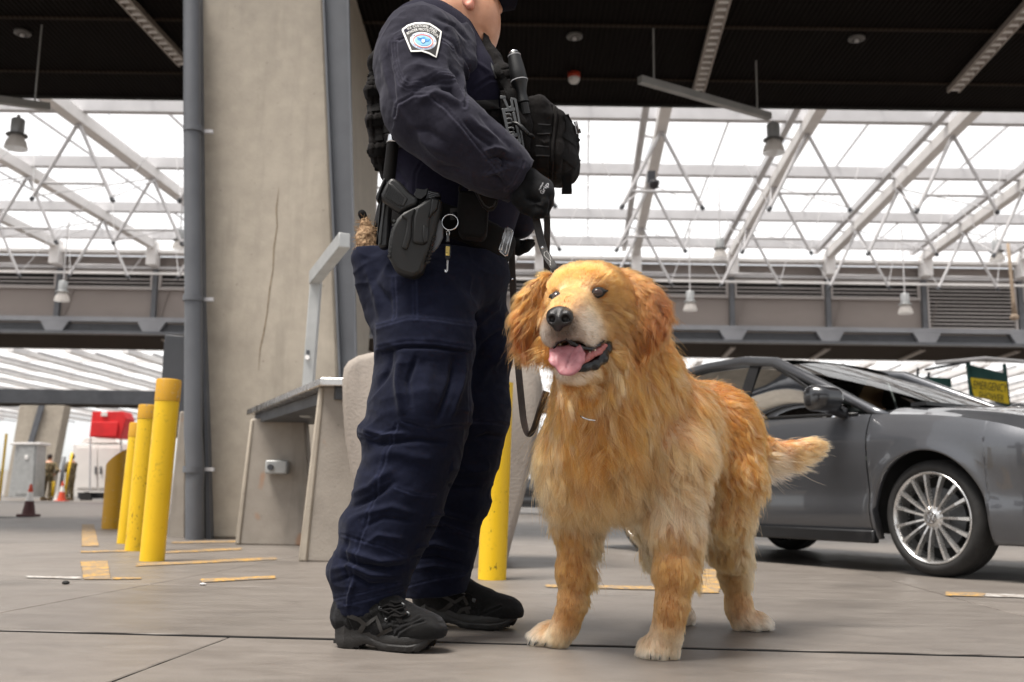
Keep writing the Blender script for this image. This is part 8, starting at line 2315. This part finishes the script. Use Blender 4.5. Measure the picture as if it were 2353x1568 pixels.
# ================================================================== FAR LEFT: PEOPLE, CABINET, TRAILER, CONES
CAMO = NT('camouflage_cloth'); co = CAMO.coord(); CAMO.color(CAMO.ramp(CAMO.noise(co, 9.0, 3, .6, .6), [(0.40, (0.05, 0.045, 0.022)), (0.5, (0.16, 0.115, 0.06)), (0.6, (0.24, 0.19, 0.11))])); CAMO.set(Roughness=.9); CAMO = CAMO.m
BOOT = simple('tan_boot', (0.22, 0.15, 0.08), 0.8)
def soldier(px, py, turn, label, pose):
    b = gp(px, py); Y = b.y; e = empty('person', b, label, 'person'); s = 1.0
    # size from the picture: 105 px tall
    top = at(px, py - 107, Y); Hh = top.z; k = Hh / 1.80
    R = Matrix.Rotation(turn, 3, 'Z')
    def q(x, y, z): return b + R @ Vector((x * k * 1.2, y * k * 1.2, z * k))
    F = Field(V3(b) - np.array((.75, .75, .0)) * k, V3(b) + np.array((.75, .75, 1.9)) * k, .03 * k)
    for sx in (-1, 1):
        F.chain([(q(sx * .10, 0, .92), .105 * k), (q(sx * .12, .02, .5), .078 * k), (q(sx * .13, -.01, .12), .062 * k)], .04 * k)
        F.cone(q(sx * .13, -.02, .05), q(sx * .13, .14, .04), .055 * k, .05 * k, .03 * k)
    F.chain([(q(0, 0, .95), .15 * k), (q(0, 0, 1.2), .155 * k), (q(0, 0, 1.38), .16 * k)], .06 * k, squash=(R @ Vector((1, 0, 0)), 1.25))
    F.chain([(q(0, 0, 1.46), .06 * k), (q(0, .02, 1.56), .058 * k)], .03 * k)
    F.ell(q(0, .02, 1.66), (.085 * k, .10 * k, .125 * k), k=.02 * k)
    for sx, el, ha in pose:
        F.chain([(q(sx * .20, 0, 1.40), .075 * k), (q(*el), .055 * k), (q(*ha), .042 * k)], .04 * k)
    S = F.surface().smooth(2); z = (S.v[:, 2]) / k
    hd = z > 1.50; tone = np.where(hd[:, None], np.array((.42, .23, .15)), np.array((.3, .3, .3)))
    hands = np.zeros(len(S.v), bool)
    for sx, el, ha in pose: hands |= np.linalg.norm(S.v - np.array(q(*ha)[:]), axis=1) < .07 * k
    body = S.keep(np.ones(len(S.v), bool)); body.build('body', SKIN, e)
    n = S.normals(); C = Surf(S.v + n * .012 * k, S.f).keep((z < 1.47) & ~hands); C.build('uniform', CAMO, e)
    F = Field(V3(q(0, .02, 1.66)) - .2 * k, V3(q(0, .02, 1.66)) + .2 * k, .02 * k); F.ell(q(0, .0, 1.69), (.095 * k, .105 * k, .115 * k), k=0); F.plane(q(0, .06, 1.66), (R @ Vector((0, 1, -.6)))); F.surface().smooth(1).build('hair', HAIR, e)
    for sx in (-1, 1): MB().tube([q(sx * .13, -.06, .05), q(sx * .13, .16, .045)], .075 * k, 10).build('boot', BOOT, e, True)
    return e
soldier(106, 1150, radians(-10), 'soldier in camouflage seen from behind with hands on hips by the grey cabinet', ((-1, (-.36, -.04, 1.16), (-.20, .06, 1.0)), (1, (.36, -.04, 1.16), (.20, .06, 1.0))))
soldier(158, 1150, radians(80), 'second soldier in camouflage standing sideways in front of the white trailer', ((-1, (-.24, .05, 1.14), (-.18, .28, 1.12)), (1, (.24, .05, 1.14), (.16, .28, 1.12))))
WHITEP = simple('trailer_white', (0.72, 0.69, 0.66), 0.5, 0.0, 0.05, 1.0)
REDC = simple('red_canvas', (0.62, 0.012, 0.015), 0.6, 0.0, 0.15, 2.0)
def far_box(name, poly, Y, th, mat, parent): return MB().prism([at(x, y, Y) for x, y in poly], (0, th, 0)).build(name, mat, parent, bevel=0.02)
Yt = 52.0
tr_ = empty('box_trailer', at(235, 1140, Yt), 'white box trailer with double doors behind the leaning yellow bollards', 'trailer')
far_box('trailer_body', ((168, 1128), (330, 1128), (330, 1022), (168, 1022)), Yt, 3.0, WHITEP, tr_)
far_box('roof_box', ((186, 1018), (270, 1018), (262, 1006), (196, 1006)), Yt + .2, 2.0, WHITEP, tr_)
for a, b in ((176, 223), (226, 280)): far_box('door', ((a, 1122), (b, 1122), (b, 1028), (a, 1028)), Yt - .06, .05, WHITEP, tr_)
for x in (219, 231): far_box('door_handle', ((x - 2, 1090), (x + 2, 1090), (x + 2, 1072), (x - 2, 1072)), Yt - .14, .06, STEELD, tr_)
far_box('chassis', ((178, 1146), (335, 1146), (335, 1132), (178, 1132)), Yt + .5, 2.0, STEELD, tr_)
for x in (200, 295): MB().lathe(at(x, 1144, Yt + .2), [(0, 0), (.30, 0), (.30, .2), (0, .2)], 18, axis=(0, -1, 0)).build('wheel', TYRE, tr_)
rc = empty('red_awning', at(248, 980, 50.0), 'bright red canvas awning with a white emblem above the trailer', 'awning')
far_box('canvas', ((205, 1004), (275, 1008), (290, 962), (282, 945), (262, 946), (238, 945), (212, 946)), 50.0, 1.2, REDC, rc)
far_box('valance', ((207, 1003), (268, 1003), (271, 970), (209, 970)), 49.9, .08, REDC, rc)
far_box('emblem', ((231, 957), (247, 957), (245, 946), (233, 946)), 49.9, .06, WHITEP, rc)
MB().tube([at(278, 1010, 50.5), at(282, 1130, 50.5)], .05, 8).build('post', STEELG, rc)
MB().tube([at(208, 1006, 50.5), at(206, 1130, 50.5)], .05, 8).build('post', STEELG, rc)
gc = empty('booth_cabinet', at(50, 1142, 46.0), 'pale grey metal cabinet beside the soldier at far left', 'cabinet')
far_box('cabinet_body', ((18, 1142), (78, 1142), (84, 1022), (36, 1022)), 46.0, 1.0, GALV, gc)
far_box('door', ((34, 1136), (75, 1136), (80, 1028), (44, 1028)), 45.95, .04, GALV, gc)
far_box('top_rail', ((22, 1022), (92, 1022), (92, 1017), (22, 1017)), 45.9, 1.1, STEELW, gc)
far_box('notice', ((56, 1056), (64, 1056), (64, 1046), (56, 1046)), 45.9, .03, STEELW, gc)
t = empty('yellow_pole', at(2, 1150, 40.0), 'thin yellow pole leaning at the far left edge', 'pole'); MB().tube([at(-2, 1150, 40), at(15, 997, 40)], .05, 10).build('pole', YELLOW, t, True)
t = empty('yellow_pole', at(150, 1145, 47.0), 'yellow pole beside the second soldier', 'pole'); MB().tube([at(146, 1146, 47), at(166, 1040, 47)], .055, 10).build('pole', YELLOW, t, True)
t = empty('grey_pole', at(140, 1145, 47.5), 'blue grey post standing between the two soldiers', 'pole'); MB().tube([at(138, 1146, 47.5), at(147, 1050, 47.5)], .09, 10).build('pole', STEELB, t, True)
t = empty('yellow_pole', at(122, 1140, 47.0), 'short yellow guard post between the soldiers', 'guard post'); MB().tube([at(121, 1142, 47), at(123, 1106, 47)], .07, 10).build('pole', YELLOW, t, True)
ORANGE = simple('cone_orange', (0.55, 0.06, 0.02), 0.6); CONEDARK = simple('cone_dirty_maroon', (0.06, 0.018, 0.018), 0.7)
def cone(px, py, Hpx, Y, label, low, high):
    b = at(px, py, Y); t = empty('traffic_cone', b, label, 'traffic cone'); H = at(px, py - Hpx, Y).z - b.z; b.z = max(b.z, 0.0)
    MB().box(b + Vector((0, 0, .02)), (H * .55, H * .55, .04)).build('base', low, t, bevel=.01)
    MB().lathe(b + Vector((0, 0, .04)), [(H * .21, 0), (H * .13, H * .42)], 20).build('cone_skirt', low, t, auto=40)
    MB().lathe(b + Vector((0, 0, .04)), [(H * .129, H * .421), (H * .085, H * .70)], 20).build('white_band', WHITEP, t, auto=40)
    MB().lathe(b + Vector((0, 0, .04)), [(H * .084, H * .701), (H * .035, H * .94), (H * .03, H * .96)], 20).build('cone_tip', high, t, auto=40)
cone(65, 1188, 72, 15.2, 'traffic cone with a dark maroon skirt and pale band standing on the lane at left', CONEDARK, ORANGE)
cone(141, 1152, 46, 44.0, 'bright orange traffic cone at the feet of the second soldier', ORANGE, ORANGE)
cone(128, 1151, 20, 46.0, 'small pale cone low between the soldiers', WHITEP, WHITEP)
# far vehicles and a boundary wall along the end of the lanes
BLUEP = simple('pale_blue_paint', (0.35, 0.42, 0.55), 0.35, 0.0, 0.1, 2.0, coat=0.5)
SILV = simple('silver_paint', (0.45, 0.46, 0.48), 0.35, 0.3, 0.1, 2.0, coat=0.5)
def far_vehicle(x0, x1, ybot, h, kind, mat, label):
    b0, b1 = gp(x0, ybot), gp(x1, ybot); Y = b0.y; c = (b0 + b1) / 2; L = abs(b1.x - b0.x); e = empty('parked_van' if kind == 'van' else 'parked_car', (c.x, Y, 0), label, 'van' if kind == 'van' else 'car', 'vehicles standing far down the lanes')
    W_ = 1.8; H_ = h
    prof = [(-.5, .25), (-.5, .62), (-.42, .66), (-.30, 1.0), (.16, 1.0), (.30, .66), (.47, .56), (.5, .45), (.5, .25)] if kind == 'car' else [(-.5, .16), (-.5, .97), (-.47, 1.0), (.26, 1.0), (.36, .60), (.48, .52), (.5, .42), (.5, .16)]
    MB().prism([(c.x + u * L, Y, v * H_) for u, v in prof], (0, W_, 0)).build('body', mat, e, bevel=.06)
    gw = [(-.38, .67), (-.28, .95), (.14, .95), (.25, .67)] if kind == 'car' else [(.05, .62), (.05, .92), (.24, .92), (.32, .62)]
    MB().prism([(c.x + u * L, Y - .01, v * H_) for u, v in gw], (0, W_ + .02, 0)).build('window', BLKSTEEL, e)
    for u in (-.32, .32):
        for dy in (0, W_ - .2): MB().lathe((c.x + u * L, Y + dy + .2, .32), [(0, 0), (.2, 0), (.2, -.01), (.32, -.01), (.32, .22), (0, .22)], 18, axis=(0, -1, 0)).build('wheel', TYRE, e)
    return e
far_vehicle(-130, 24, 1146, 2.2, 'van', WHITEP, 'white van far down the lanes at the left edge')
far_vehicle(1200, 1420, 1162, 1.5, 'car', SILV, 'silver car far behind the dog')
far_vehicle(1560, 1800, 1166, 2.3, 'van', WHITEP, 'white van far behind the flank of the dog')
far_vehicle(2210, 2420, 1170, 1.6, 'car', BLUEP, 'pale blue car far beyond the grey sedan')
wl = empty('boundary_wall', (0, 125, 0), 'long pale boundary wall closing the lanes in the distance', 'wall')
MB().box((0, 125, 1.5), (420, .4, 3.0)).build('wall_body', simple('pale_wall', (0.55, 0.53, 0.51), .8, 0, .1, .3), wl)
for k in range(-30, 31): MB().box((k * 7.0, 124.7, 1.6), (.5, .3, 3.2)).build('buttress', MATS['pale_wall'], wl)
# lane island with low kerb behind, and the second row of piers
for x, lab in ((22.0, 'far concrete pier beyond the grey sedan at right'), (4.0, 'far concrete pier hidden behind the dog'), (-60.0, 'far concrete pier beyond the left edge')):
    p = empty('concrete_pier', (x, 63, 0), lab, 'pier')
    MB().prism([(x - 1.5, 62.8, 0), (x + 1.5, 62.8, 0), (x + 2.0, 62.8, 6.1), (x - 0.9, 62.8, 6.1)], (0, 3.5, 0)).build('shaft', CONC, p, bevel=.03)
